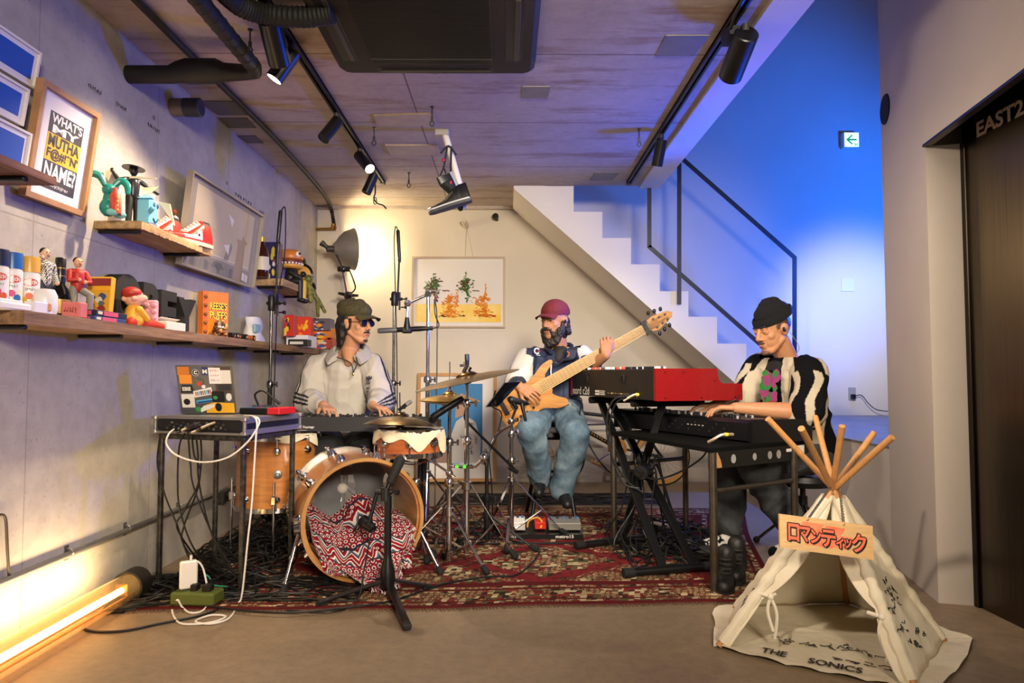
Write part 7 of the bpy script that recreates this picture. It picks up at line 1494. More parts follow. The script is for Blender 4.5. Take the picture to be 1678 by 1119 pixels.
# ------------------------------------------------------------------ people
class Fr:
    """head frame: right, forward, up"""
    def __init__(s, c, f, up=(0, 0, 1), k=1.0):
        s.c = V(c); s.f = V(f).normalized(); s.r = s.f.cross(V(up)).normalized(); s.u = s.r.cross(s.f); s.k = k; s.R = Matrix((s.r, s.f, s.u)).transposed()
    def __call__(s, x, y, z): return s.c+s.R@V((x*s.k, y*s.k, z*s.k))
    def inv(s, p): q = s.R.transposed() @ (V(p)-s.c); return q/s.k
def head_shapes(mb, h, jaw=1.0, lids=0):
    k = h.k
    def E(x, y, z, a, b, c): mb.ell(h(x, y, z), (a*k, b*k, c*k), h.R, n=20)
    def Cp(a, ra, b, rb): mb.cap(h(*a), ra*k, h(*b), rb*k)
    E(0, -.012, .030, .076, .097, .094); E(0, .020, -.035, .062*jaw, .074, .082); E(0, .045, -.088, .036*jaw, .045, .034)
    Cp((-.034, .078, .024), .013, (.034, .078, .024), .013); Cp((0, .090, .012), .0095, (0, .108, -.026), .0125); E(-.011, .096, -.032, .010, .011, .008); E(.011, .096, -.032, .010, .011, .008)
    for s in (-1, 1):
        E(s*.040, .056, -.022, .020, .022, .022); E(s*.077, -.004, -.004, .010, .019, .031); E(s*.083, -.010, .008, .007, .017, .020); Cp((s*.052*jaw, .0, -.05), .020, (s*.022, .058, -.098), .018)
        E(s*.031, .074, .001, .018, .014, .0115)
        if lids: E(s*.031, .0785, .008, .0135, .0125, .010)
    Cp((-.017, .088, -.062), .0075, (.017, .088, -.062), .0075); Cp((-.014, .087, -.073), .0085, (.014, .087, -.073), .0085)
def face_parts(t, h, iris='2a1a12', brow='16110e', closed=0.0):
    k = h.k
    for s in (-1, 1):
        mb = MB(); c = h(s*.031, .0785-.004*closed, .006); mb.ell(c, .0105*k, n=14); mb.ell(c+h.f*.0058*k-h.u*(.001*k), .0062*k, m=1, n=10); part('eye', mb, [mat('a89e94', .4), mat(iris, .3)], t)
        mb = MB(); mb.tube(curve([h(s*.014, .0905, .024), h(s*.032, .0905, .031), h(s*.051, .078, .026)], 5), [x*k for x in (.0025, .0035, .0042, .0046, .0046, .0046, .0045, .004, .0035, .003, .002)], n=8); part('eyebrow', mb, mat(brow, .8), t)
        mb = MB(); mb.tube(curve([h(s*.018, .0885, .008), h(s*.031, .0925, .0135-.006*closed), h(s*.045, .083, .008)], 5), .0026*k, n=6); part('eyelid', mb, mat('b98a68', .6), t)
    mb = MB(); mb.tube(curve([h(-.019, .093, -.0665), h(0, .0965, -.066), h(.019, .093, -.0665)], 5), [x*k for x in (.002, .0035, .005, .006, .0065, .0065, .0065, .006, .005, .0035, .002)], n=8); part('lips', mb, mat('a8604e', .5), t)
def hand_shapes(mb, w, d, n, thumb, curl=(.35, .4, .45, .5), spread=.10, size=1.0, tcurl=.3, tout=.75):
    """w wrist, d towards the knuckles, n out of the palm, thumb = +1/-1 side along d x n"""
    w = V(w); d = V(d).normalized(); n = V(n); n = (n-d*n.dot(d)).normalized(); l = d.cross(n)*thumb; S = size
    offs = (.033, .011, -.011, -.032); lens = ((.043, .025, .020), (.047, .029, .021), (.043, .027, .020), (.034, .020, .018))
    mb.cap(w-d*.006*S, .025*S, w+d*.014*S, .024*S)
    for i, o in enumerate(offs):
        kn = w+d*(.086-.004*abs(i-1))*S+l*o*S-n*.002
        mb.cap(w+d*.018*S+l*o*.65*S, .0155*S, kn, .0125*S)
        a = curl[i]*.8; dd = (d+l*(spread*(1.5-i)*.6)).normalized(); p = kn; r = (.0090, .0083, .0075)
        for j, L in enumerate(lens[i]):
            q = p+(dd*math.cos(a)+n*math.sin(a))*L*S; mb.cap(p, r[j]*S, q, (r[j]-.0009)*S, n=10); p = q; a += curl[i]*(1.1 if j == 0 else .7)
    b = w+d*.022*S+l*.022*S+n*.006*S; q = b+(d*.72+l*tout+n*.25).normalized()*.042*S; e = q+(d*.9+l*(tout-.35)+n*tcurl).normalized()*.034*S; g = e+(d*1+l*(tout-.6)+n*tcurl*1.3).normalized()*.026*S
    mb.cap(b, .017*S, q, .0125*S); mb.cap(q, .0115*S, e, .0102*S); mb.cap(e, .0102*S, g, .0085*S)
def limb(mb, pts, rs):
    for i in range(len(pts)-1): mb.cap(pts[i], rs[i], pts[i+1], rs[i+1], n=16)
def segdist(p, a, b):
    d = b-a; t = max(0, min(1, (p-a).dot(d)/d.length_squared)); return (p-a-d*t).length, t
SKIN = lambda c: nodemat('skin', lambda nt, N, L, b: (L.new(mixc(N, L, .5, c, ramp(N, L, noise_tex(N, L, objco(N, L), 45, 5), [(.3, .82), (.7, 1.0)]), 'MULTIPLY'), b.inputs['Base Color']), b.inputs['Subsurface Weight'].__setattr__('default_value', .08), b.inputs['Subsurface Radius'].__setattr__('default_value', (.01, .004, .002))), .5, 0, .35)
def hairmat(c, c2): return mat(c, .55, 0, .5, 90, .5, 160, h2=c2, stretch=(1, 1, .25))
def inear(t, h, s):
    mb = MB(); mb.ell(h(s*.086, .006, -.006), .0095*h.k, n=10); mb.ell(h(s*.090, .010, .004), .007*h.k, n=10); part('earphone', mb, mat('1c1c1f', .2), t)
# ---- man in the grey half-zip sweatshirt
def man_left():
    Y = 4.45; t = thing('person', 'seated person in flat cap, sunglasses and grey half-zip sweatshirt playing the small keyboard', 'person', V((at(565, 700, Y+.1).x, Y+.1, ZR)))
    h = Fr(at(584, 531, Y-.05), (.84, -.54, -.03), k=1.05); Nk = at(574, 572, Y-.0); P = at(562, 728, Y+.12); C = at(564, 628, Y+.03)
    shR, shL = at(521, 603, Y+.02), at(610, 603, Y); elR, elL = at(503, 657, Y-.08), at(627, 655, Y-.08); wrR, wrL = at(531, 665, 4.17), at(612, 664, 4.17)
    hpR, hpL = P+V((-.10, -.02, .0)), P+V((.10, -.02, .0)); knR, knL = at(540, 742, 4.06)+V((-.02, 0, 0)), at(603, 740, 4.06); anR, anL = V((knR.x-.02, 4.12, .09)), V((knL.x+.02, 4.14, .09))
    mb = MB(); head_shapes(mb, h, .96); limb(mb, [h(0, -.02, -.07), Nk, C+V((0, 0, .12))], [.056, .056, .075]); mb.cap(C+V((0, 0, .08)), .11, P, .11)
    for s, a, e, w in ((1, shR, elR, wrR), (-1, shL, elL, wrL)): mb.cap(C+V((0, 0, .12)), .06, a, .05); limb(mb, [a, e, e.lerp(w, .4), w], [.048, .042, .043, .030])
    for a, k_, n_ in ((hpR, knR, anR), (hpL, knL, anL)): limb(mb, [a, k_, n_], [.075, .055, .042]); mb.cap(n_, .04, n_+V((0, -.15, -.045)), .032)
    hand_shapes(mb, wrR, at(546, 677, 4.06)-wrR, (0, -.15, -1), -1, (.45, .5, .5, .55), .16); hand_shapes(mb, wrL, at(640, 676, 4.07)-wrL, (0, -.15, -1), 1, (.32, .28, .3, .35), .3, tout=1.0)
    sk = SKIN('c08b67'); mb.cap(Nk+V((0, -.02, -.02)), .055, Nk+V((.014, -.098, -.085)), .030); blob('body', mb, .0036, sk, t, 4)
    face_parts(t, h); 
    # sweatshirt
    mb = MB(); tor = [C+V((0, .01, .13)), C, P+V((0, 0, .05))]
    mb.cap(shR+V((.05, .02, .015)), .088, shL+V((-.05, .02, .015)), .088); mb.cap(C+V((-.075, .01, .03)), .125, P+V((-.07, .0, .04)), .135); mb.cap(C+V((.075, .01, .03)), .125, P+V((.07, .0, .04)), .135); mb.cap(C+V((0, -.03, .06)), .12, P+V((0, -.03, .05)), .135)
    mb.cap(Nk+V((0, .02, -.03)), .072, Nk+V((0, .03, -.07)), .10)
    arms = ((shR, elR, wrR), (shL, elL, wrL))
    for a, e, w in arms:
        w2 = e.lerp(w, .72); limb(mb, [a, a.lerp(e, .5), e, e.lerp(w, .35), w2], [.092, .088, .088, .080, .050]); d = (w2-e).normalized(); mb.cap(w2, .046, w2+d*.02, .046)
    fd = fold(3.1, .0075, 8, (1.2, 1.2, .8))
    def arm_t(p): return min((segdist(p, a, e)[0], segdist(p, e, w)[0]) for a, e, w in arms)
    def colr(p):
        for (a, e, w), sg in zip(arms, (-1, 1)):
            for q0, q1 in ((a, e), (e, w)):
                dd, tt = segdist(p, q0, q1)
                if dd < .108 and (abs(p.x-C.x) > .155):
                    ax = (q1-q0).normalized(); o = V((sg, -.25, .25)); o = (o-ax*o.dot(ax)).normalized(); sd = ax.cross(o); r = p-q0; ang = math.atan2((r-ax*r.dot(ax)).dot(sd), (r-ax*r.dot(ax)).dot(o))
                    for c in (-.40, -.08, .24):
                        if abs(ang-c) < .095: return '1b1d24'
        return 'b3aca2'
    sw = blob('sweatshirt', mb, .005, colattr(.9, .25, 220), t, 6, fd, colr, cut=lambda p: p.z > Nk.z-.012 and (p.xy-Nk.xy).length < .16)
    # collar, zip and chest mark
    sh = mat('aaa398', .9, 0, .1, 60, .3, 200)
    mb = MB()
    for s in (-1, 1):
        pts = [Nk+V((s*.012, .085, .035)), Nk+V((s*.085, .03, .02)), Nk+V((s*.10, -.045, -.02)), Nk+V((s*.062, -.125, -.058))]
        q = curve(pts, 6); n_ = len(q); vs = []
        for i, p in enumerate(q):
            f = i/(n_-1); o = V((s, -.5*f, 0)).normalized(); vs += [p+V((-s*.012, 0, .012)), p+V((0, 0, .020)), p+o*.03+V((0, 0, -.004)), p+o*(.042+.01*f)+V((0, -.01*f, -.028-.014*f)), p+o*(.034+.01*f)+V((0, -.0, -.031-.014*f)), p+V((-s*.006, 0, -.015))]
        mb.add(vs, [(i*6+j, i*6+(j+1) % 6, (i+1)*6+(j+1) % 6, (i+1)*6+j) for i in range(n_-1) for j in range(6)]+[tuple(range(6)), tuple((n_-1)*6+j for j in range(6))])
    part('collar', mb, sh, t, smooth=60)
    zp0, zp1 = at(569, 583, Y-.14), at(579, 610, Y-.155)
    mb = MB(); mb.tube(curve([Nk+V((-.055, -.128, -.055)), zp1+V((-.02, 0, .06)), zp1], 6), .004, n=6); mb.tube(curve([Nk+V((.065, -.128, -.055)), zp1+V((.025, 0, .06)), zp1], 6), .004, n=6); mb.ell(zp1+V((.002, -.012, -.012)), (.007, .004, .011), m=1); part('zip', mb, [mat('3a3833', .5), mat('b89a5a', .3, 1)], t)
    c = at(604, 624, Y-.127); xd, yd = V((.72, .0, .0))+V((0, .3, .0)), V((.12, 0, 1)); xd.normalize(); yd.normalize(); mb = MB(); nn = V((.3, -1, .1)).normalized()
    for a in (-.55, 0, .55):
        u = xd*math.sin(a)+yd*math.cos(a); w_ = xd*math.cos(a)-yd*math.sin(a); mb.prism([c, c+u*.02+w_*.009, c+u*.036, c+u*.02-w_*.009], nn*.004)
    for i in range(2): mb.box(c-yd*(.006+.01*i), (.035, .006, .005), Matrix((xd, nn, yd)).transposed())
    for i in range(4): mb.box(c-yd*(.045+.022*i)+xd*.0, (.016-.002*i, .006, .010), Matrix((xd, nn, yd)).transposed())
    part('chest_logo', mb, mat('1d1f26', .7), t)
    mb = MB(); mb.tube([Nk+V((-.045, -.075, -.03)), Nk+V((-.02, -.105, -.075)), Nk+V((.012, -.112, -.10)), Nk+V((.04, -.10, -.06)), Nk+V((.055, -.07, -.02))], .0018, n=6); part('necklace', mb, mat('c9b48a', .3, 1), t)
    mb = MB(); limb(mb, [hpR+V((0, 0, .02)), knR, V((anR.x, anR.y, .06))], [.115, .092, .082]); limb(mb, [hpL+V((0, 0, .02)), knL, V((anL.x, anL.y, .06))], [.115, .092, .082]); mb.cap(hpR, .12, hpL, .12)
    blob('trousers', mb, .008, mat('17181c', .85, 0, .2, 30), t, 5, fold(7, .010, 7))
    for n_ in (anR, anL):
        mb = MB(); mb.cap(n_+V((0, .03, -.05)), .04, n_+V((0, -.18, -.06)), .034); mb.cap(n_+V((0, 0, -.02)), .045, n_+V((0, -.08, -.05)), .042); part('shoe', mb, mat('121214', .5), t)
    # hair, cap, glasses, moustache
    mb = MB(); k = h.k
    for s in (-1, 1):
        mb.ell(h(s*.062, -.045, .0), (.03*k, .06*k, .075*k), h.R, n=16); mb.cap(h(s*.068, .018, .02), .010*k, h(s*.067, .020, -.018), .006*k)
        for i in range(7): a = i/6; mb.cap(h(s*(.074-.02*a), -.035-.055*a, -.01), .026*k, h(s*(.070-.025*a)+.006*math.sin(i*5), -.045-.06*a, -.125-.012*math.sin(i*3)), .010*k)
    mb.ell(h(0, -.055, -.01), (.066*k, .055*k, .085*k), h.R)
    blob('hair', mb, .0045, hairmat('0d0908', '1d1511'), t, 2, fold(2, .004, 40, (1, 1, .3)))
    CAPM = mat('4a4426', .85, 0, .3, 60, .3, 300, h2='352f1a')
    mb = MB(); mb.ell(h(0, -.022, .078), (.098*k, .118*k, .062*k), h.R, n=24); mb.ell(h(0, -.045, .105), (.088*k, .095*k, .052*k), h.R, n=24); mb.cap(h(0, .02, .10), .055*k, h(0, .07, .082), .04*k)
    blob('flat_cap', mb, .006, CAPM, t, 3, fold(5, .0025, 20), cut=lambda p: h.inv(p).z < .042)
    mb = MB(); mb.grid(lambda u, v: h((.088-.014*v)*math.sin((u-.5)*2.6), .062+(.085*v+.03)*math.cos((u-.5)*2.3), .058-.022*v-.012*(2*u-1)**2), 20, 8); mb.grid(lambda u, v: h((.088-.014*v)*math.sin((.5-u)*2.6), .062+(.085*v+.03)*math.cos((u-.5)*2.3), .051-.022*v-.012*(2*u-1)**2), 20, 8); part('cap_peak', mb, CAPM, t)
    mb = MB(); mb.ell(h(0, -.03, .157), .008*k); part('cap_button', mb, CAPM, t)
    GF = mat('8a6a3c', .3, .8); mb = MB()
    for s in (-1, 1):
        mb.tube([h(s*.033+.023*math.cos(a), .100-.012*abs(math.cos(a))*(1 if s*math.cos(a) > 0 else 0), .004+.020*math.sin(a)) for a in [2*pi*i/18 for i in range(18)]], .0022*k, closed=True, n=6)
        mb.tube([h(s*.056, .088, .010), h(s*.080, .03, .012), h(s*.083, -.01, .008)], .002*k, n=6)
    mb.tube([h(-.011, .102, .010), h(0, .106, .013), h(.011, .102, .010)], .002*k, n=6); g = part('sunglasses', mb, GF, t)
    for s in (-1, 1):
        mb = MB(); mb.prism([h(s*.033+.022*math.cos(a), .099, .004+.019*math.sin(a)) for a in [2*pi*i/18 for i in range(18)]], h.f*.0015); part('lens', mb, mat('16203f', .06, .3), g)
    mb = MB(); mb.cap(h(-.022, .090, -.054), .0045*k, h(0, .099, -.049), .006*k); mb.cap(h(.022, .090, -.054), .0045*k, h(0, .099, -.049), .006*k); part('moustache', mb, hairmat('2c1e16', '17100c'), t)
    mb = MB(); mb.ell(h(0, .079, -.099), (.018*k, .011*k, .012*k), h.R); part('goatee', mb, hairmat('4a3426', '2c1d15'), t)
    seat = P+V((0, .04, -.135)); s = thing('drum_stool', 'black round stool under the person in the flat cap', 'stool', V((seat.x, seat.y, 0)))
    mb = MB(); mb.lathe([(0, -.05), (.16, -.05), (.17, -.02), (.16, .0), (0, .005)], seat, n=28); part('seat', mb, BLK, s); mb = MB(); mb.cyl((seat.x, seat.y, .1), seat-V((0, 0, .05)), .014); part('post', mb, CHR, s)
    for i in range(3): a = i*2.1+.5; mb = MB(); mb.cyl((seat.x, seat.y, .28), (seat.x+.24*math.cos(a), seat.y+.24*math.sin(a), ZR+.01), .009); part('leg', mb, CHR, s)
man_left()
# ---- bass player
def man_bass():
    Y = 4.82; t = thing('person', 'seated person in maroon cap and navy and white track jacket playing a bass', 'person', V((at(905, 700, Y).x, Y, ZR)))
    h = Fr(at(909, 527, Y-.06), (-.62, -.77, -.06), k=1.08); Nk = at(916, 566, Y); P = at(905, 675, Y+.03); C = at(908, 612, Y+.03)
    shR, shL = at(866, 590, Y+.0), at(953, 586, Y+.02); elR, elL = at(845, 632, Y-.10), at(964, 601, Y-.17); wrR, wrL = at(852, 634, 4.52), at(993, 582, 4.47)
    hpR, hpL = P+V((-.09, -.02, -.01)), P+V((.09, -.02, -.01)); knR, knL = at(870, 706, 4.44), at(944, 712, 4.42); anR, anL = at(886, 777, 4.72), at(922, 795, 4.62)
    mb = MB(); head_shapes(mb, h, 1.05); limb(mb, [h(0, -.02, -.06), Nk, C+V((0, 0, .10))], [.060, .060, .08]); mb.cap(C+V((0, 0, .06)), .11, P, .11)
    for a, e, w in ((shR, elR, wrR), (shL, elL, wrL)): mb.cap(C+V((0, 0, .10)), .06, a, .05); limb(mb, [a, e, e.lerp(w, .35), w], [.05, .044, .045, .031])
    for a, k_, n_ in ((hpR, knR, anR), (hpL, knL, anL)): limb(mb, [a, k_, n_], [.085, .06, .044])
    hand_shapes(mb, wrR, at(862, 642, 4.50)-wrR+V((.0, 0, .01)), (-.25, .95, -.3), -1, (.45, .45, .4, .4), .12)
    hand_shapes(mb, wrL, at(994, 556, 4.475)-wrL, (.0, 1, .1), -1, (.75, .8, .8, .8), .05, tout=.5)
    blob('body', mb, .0036, SKIN('b9835f'), t, 4); face_parts(t, h, brow='120e0c')
    mb = MB(); mb.cap(shR+V((.05, .02, .01)), .085, shL+V((-.05, .02, .01)), .085); mb.cap(C+V((-.07, .01, .04)), .125, P+V((-.06, .0, .05)), .125); mb.cap(C+V((.07, .01, .04)), .125, P+V((.06, .0, .05)), .125); mb.cap(C+V((0, -.02, .06)), .12, P+V((0, -.02, .05)), .13); mb.cap(Nk+V((0, .02, -.03)), .075, Nk+V((0, .02, -.07)), .10)
    arms = ((shR, elR, wrR), (shL, elL, wrL))
    for (a, e, w), f in zip(arms, (.45, .16)): w2 = e.lerp(w, f); limb(mb, [a, a.lerp(e, .55), e, w2], [.088, .084, .084, .062 if f > .3 else .07])
    def colr(p):
        for (a, e, w), sg in zip(arms, (-1, 1)):
            d1, t1 = segdist(p, a, e); d2, t2 = segdist(p, e, w)
            q = (p.x-C.x)*sg
            if q > .155-.25*max(0, a.z-p.z-.02)*0 and (t1 > .05 or q > .2):
                ax = (e-a).normalized(); o = V((sg, -.1, .3)); o = (o-ax*o.dot(ax)).normalized(); s2 = ax.cross(o); r = p-a; ang = math.atan2((r-ax*r.dot(ax)).dot(s2), (r-ax*r.dot(ax)).dot(o))
                if abs(ang+.1) < .12 and t1 > .5 or abs(ang-.28) < .05 and t1 > .5: return '1c2338'
                if (d2 < .1 and t2 > (.34 if sg < 0 else .11)): return '1c2338'
                return 'd2cdc6'
        if p.z < P.z+.015+.05*abs(p.x-P.x)/.15: return 'd2cdc6'
        return '26304e'
    blob('track_jacket', mb, .006, colattr(.62, .12, 160, .4), t, 5, fold(11, .0075, 8), colr, cut=lambda p: p.z > Nk.z-.016 and (p.xy-Nk.xy).length < .15)
    mb = MB(); zt, zm, zb = at(905, 577, Y-.125), at(903, 596, Y-.142), at(902, 650, Y-.15); mb.tube(curve([zm, zm.lerp(zb, .5)+V((.0, -.006, 0)), zb], 6), .0045, n=6); mb.box(zm+V((0, -.01, -.02)), (.008, .006, .026)); part('zip', mb, mat('a8a49c', .35, .9), t)
    for s in (-1, 1):
        mb = MB(); q = curve([Nk+V((s*.02, .09, .012)), Nk+V((s*.085, .03, .004)), Nk+V((s*.085, -.06, -.028)), Nk+V((s*.05-.01, -.125, -.05))], 6); mb.tube(q, .016, n=8); n0 = len(q)
        for dz in (.002, .012): mb.tube([p+V((s*.012, -.006, dz)) for p in q[:-6]], .002, n=6, m=1)
        part('collar', mb, [mat('1b2238', .7), mat('d9d4cc', .7)], t)
    mb = MB(); mb.cap(Nk+V((0, -.02, -.045)), .060, Nk+V((-.012, -.092, -.095)), .030); part('t_shirt', mb, mat('2a2520', .8), t)
    c = at(880, 575, Y-.125); mb = MB(); xd = V((1, .25, -.05)).normalized(); yd = V((0, -.12, 1)).normalized(); nn = xd.cross(yd)
    mb.tube([c+xd*.018*math.cos(a)+yd*.018*math.sin(a)-nn*0 for a in [.7+i*4.9/14 for i in range(15)]], .0055, n=6); mb.box(c+xd*.012+nn*.002, (.022, .005, .008), Matrix((xd, -nn, yd)).transposed(), m=1); mb.box(c-yd*.028+xd*.008+nn*.002, (.03, .004, .004), Matrix((xd, -nn, yd)).transposed()); part('chest_logo', mb, [mat('dcd6cf', .7), mat('b02a30', .7)], t)
    # jeans
    mb = MB()
    for a, k_, n_ in ((hpR, knR, anR), (hpL, knL, anL)): limb(mb, [a+V((0, 0, .02)), a.lerp(k_, .6), k_, k_.lerp(n_, .5), n_+(n_-k_).normalized()*.03], [.115, .102, .090, .084, .080])
    mb.cap(hpR+V((0, .02, .03)), .125, hpL+V((0, .02, .03)), .125)
    def jf(nt, N, L, b):
        n = noise_tex(N, L, objco(N, L), 7, 6, .65); n2 = noise_tex(N, L, objco(N, L, (1, 1, .4)), 120, 3); a = mixc(N, L, .5, ramp(N, L, n, [(.3, '3f5568'), (.55, '6d8494'), (.75, '93a2a6')]), ramp(N, L, n2, [(.3, .75), (.7, 1.0)]), 'MULTIPLY'); L.new(a, b.inputs['Base Color']); bumpn(N, L, b, n2, .2, .004)
    blob('jeans', mb, .007, nodemat('faded_denim', jf, .9, 0, .2), t, 5, fold(4, .009, 6.5))
    for n_, k_ in ((anR, knR), (anL, knL)):
        d = V((.15*(1 if n_ is anL else -1), -1, -.55)).normalized(); o = n_+V((0, .02, -.035)); mb = MB(); mb.cap(o-d*.05, .044, o+d*.10, .040); mb.cap(o+d*.10, .040, o+d*.15, .032); mb.cap(o+V((0, 0, .04)), .042, o, .044); part('shoe', mb, mat('141517', .5), t)
    k = h.k; mb = MB()
    for i in range(12):
        a = i/11; x = -.062+.124*a; mb.cap(h(x, .052-.35*abs(x), -.062), .027*k, h(x*.72, .066-.3*abs(x), -.125-.02*(1-abs(2*a-1))), .020*k)
    for s in (-1, 1): mb.cap(h(s*.071, .012, -.005), .011*k, h(s*.066, .02, -.07), .020*k); mb.cap(h(s*.026, .086, -.058), .008*k, h(s*.036, .07, -.085), .016*k)
    mb.cap(h(-.026, .089, -.052), .0075*k, h(0, .100, -.047), .0085*k); mb.cap(h(.026, .089, -.052), .0075*k, h(0, .100, -.047), .0085*k)
    blob('beard', mb, .0042, hairmat('15100d', '332a24'), t, 2, fold(6, .004, 45))
    mb = MB()
    for i in range(24): a = i*2.4; s = -1 if i % 4 == 0 else 1; mb.ell(h(s*(.066+.022*math.sin(a)), -.055+.028*math.cos(a*1.3), .0-.0042*i), .024*k, n=10)
    mb.ell(h(0, -.06, -.01), (.07*k, .05*k, .075*k), h.R); blob('hair', mb, .005, hairmat('120d0b', '221915'), t, 2, fold(8, .005, 40))
    CM = mat('6e1a26', .8, 0, .15, 90, .2, 250)
    mb = MB(); mb.ell(h(0, -.012, .060), (.088*k, .108*k, .088*k), h.R, n=26); blob('cap', mb, .006, CM, t, 2, fold(5, .0012, 20), cut=lambda p: h.inv(p).z < .040)
    mb = MB()
    for o in (.0, -.006): mb.grid(lambda u, v: h((.078-.006*v)*math.sin((u-.5)*2.7)*(1 if o == 0 else -1), .055+(.075*v+.036)*math.cos((u-.5)*2.3), .054-.020*v-.014*(2*u-1)**2+o), 20, 8)
    part('cap_peak', mb, CM, t); inear(t, h, -1); inear(t, h, 1)
    # keys on the belt
    q = at(925, 662, 4.64); mb = MB(); mb.box(q, (.03, .012, .04), bev=.005, m=0); mb.box(q+V((.01, -.008, -.02)), (.02, .012, .035), bev=.005, m=1); mb.tube([q+V((.025+.014*math.cos(a), -.008, -.005+.014*math.sin(a))) for a in [2*pi*i/10 for i in range(10)]], .002, closed=True, n=6); part('key_ring', mb, [mat('d9d5cc', .5), BLK], t)
    # stool
    st = P+V((0, .03, -.135)); s = thing('bar_stool', 'tall black stool under the person in the maroon cap', 'stool', V((st.x, st.y, 0)))
    mb = MB(); mb.lathe([(0, -.05), (.15, -.05), (.165, -.03), (.155, 0), (0, .004)], st, n=28); part('seat', mb, BLK, s)
    for x_, y_ in ((-.14, -.16), (.13, -.22), (-.16, .16), (.16, .16)): mb = MB(); mb.cyl((st.x+x_*.5, st.y+y_*.5, st.z-.05), (st.x+x_*1.1, st.y+y_*1.1, ZR), .014); part('leg', mb, BLKM, s)
    mb = MB(); mb.tube([(st.x+.19*math.cos(a)*.9, st.y+.19*math.sin(a), .30) for a in [2*pi*i/24 for i in range(24)]], .01, closed=True); part('foot_ring', mb, BLKM, s)
    # bass guitar
    A, B = at(846, 657, 4.56), at(1066, 533, 4.53); X = (B-A).normalized(); Nn = V((0, -1, 0)); Nn = (Nn-X*Nn.dot(X)).normalized(); U = Nn.cross(X)*1
    if U.z < 0: U = -U
    L = (B-A).length; W = thing('bass_guitar', 'six-string bass guitar with a honey coloured wooden body', 'guitar', A)
    def G(x, y, z=0): return A+X*x+U*y+Nn*z
    out = [(-.13, .03), (-.11, .10), (-.05, .125), (.03, .105), (.11, .075), (.18, .09), (.26, .125), (.33, .13), (.335, .105), (.28, .075), (.245, .045), (.25, -.04), (.235, -.075), (.265, -.115), (.30, -.15), (.285, -.185), (.22, -.175), (.13, -.13), (.05, -.14), (-.04, -.16), (-.115, -.13), (-.14, -.06)]
    pl = curve([V((a, b_, 0)) for a, b_ in out+[out[0]]], 4)[:-1]
    def fb(nt, N, L_, b):
        n = noise_tex(N, L_, objco(N, L_, (2, 2, 16), (0, .5, 0)), 3, 7); L_.new(ramp(N, L_, n, [(.3, 'a3661c'), (.7, 'c98a36')]), b.inputs['Base Color']); b.inputs['Coat Weight'].default_value = .5
    BW = nodemat('honey_wood', fb, .35)
    mb = MB(); mb.prism([G(p.x*.96+.004, p.y*.96, .022) for p in pl], -Nn*.044); mb.prism([G(p.x, p.y, .016) for p in pl], -Nn*.032); part('body', mb, BW, W)
    NWm = mat('cfa566', .4, 0, .12, 20, stretch=(1, 1, 3))
    mb = MB(); mb.prism([G(.10, .042, .030), G(L-.02, .030, .024), G(L-.02, -.030, .024), G(.10, -.042, .030)], -Nn*.02); part('neck', mb, NWm, W)
    mb = MB()
    for i in range(24): x = L-.02-(L-.05)*(1-2**(-i/12))*1.13; mb.box(G(x, 0, .0295), (.0025, .076-.018*(x/L), .003), Matrix((X, U, Nn)).transposed())
    part('frets', mb, mat('8a7a55', .3, .9), W)
    mb = MB(); mb.prism([G(L-.03, .034, .022), G(L+.03, .05, .02), G(L+.14, .032, .016), G(L+.165, .006, .015), G(L+.15, -.02, .015), G(L+.03, -.052, .02), G(L-.03, -.034, .022)], -Nn*.018); hd = part('headstock', mb, BW, W)
    for i in range(3):
        for s_ in (-1, 1):
            x = L+.03+.042*i; y_ = s_*(.030-.006*i); mb = MB(); mb.cyl(G(x, y_, .015), G(x, y_, .036), .007, n=10); mb.cyl(G(x, y_, -.0), G(x, s_*(.052-.008*i), -.012), .004, n=8); mb.ell(G(x, s_*(.078-.008*i), -.016), (.012, .008, .016)); part('tuning_peg', mb, BLKM, hd)
    mb = MB(); mb.bx((-.03, -.05, -.013), (.012, .05, .013)); q = Matrix((X, U, Nn)).transposed(); mb.v = [G(L-.025, 0, .018)+q@p for p in mb.v]; part('string_mute', mb, mat('151517', .6), W)
    mb = MB()
    for i in range(6): y_ = -.0275+.011*i; mb.tube([G(-.08, y_*1.25, .034), G(.1, y_*1.15, .038), G(L-.02, y_*.75, .030), G(L+.05+.04*(i % 3), y_*.9, .034)], .0009+.0003*(5-i)*.5, n=5)
    part('strings', mb, mat('b0a890', .3, 1), W)
    mb = MB(); mb.bx((-.105, -.05, .022), (-.075, .05, .034)); mb.v = [A+q@p for p in mb.v]; part('bridge', mb, BLKM, W)
    for x in (-.03, .05): mb = MB(); mb.box(G(x, 0, .026), (.03, .10, .012), q, bev=.003); part('pickup', mb, BLK, W)
    for i in range(4): mb = MB(); mb.cyl(G(-.07+.05*i, -.105+.004*i, .02), G(-.07+.05*i, -.105+.004*i, .036), .009, n=12); part('knob', mb, BLKM, W)
    sp0 = G(.325, .12, -.0); mb = MB(); pts = curve([sp0, at(932, 588, Y-.165), at(938, 572, Y-.115), at(942, 568, Y-.01), at(938, 572, Y+.09)], 6); n_ = len(pts); vs = []
    for p in pts: vs += [p+V((-.032, 0, .0)), p+V((.032, .008, 0)), p+V((.032, .014, 0)), p+V((-.032, .006, 0))]
    mb.add(vs, [(i*4+j, i*4+(j+1) % 4, (i+1)*4+(j+1) % 4, (i+1)*4+j) for i in range(n_-1) for j in range(4)]); c = at(929, 580, Y-.155); mb.tube([c+V((.014*math.cos(a), -.012, .016*math.sin(a))) for a in [-1.6+i*.36 for i in range(10)]], .004, m=1, n=6); part('strap', mb, [mat('1a1d28', .6), mat('c0622a', .6)], W)
man_bass()
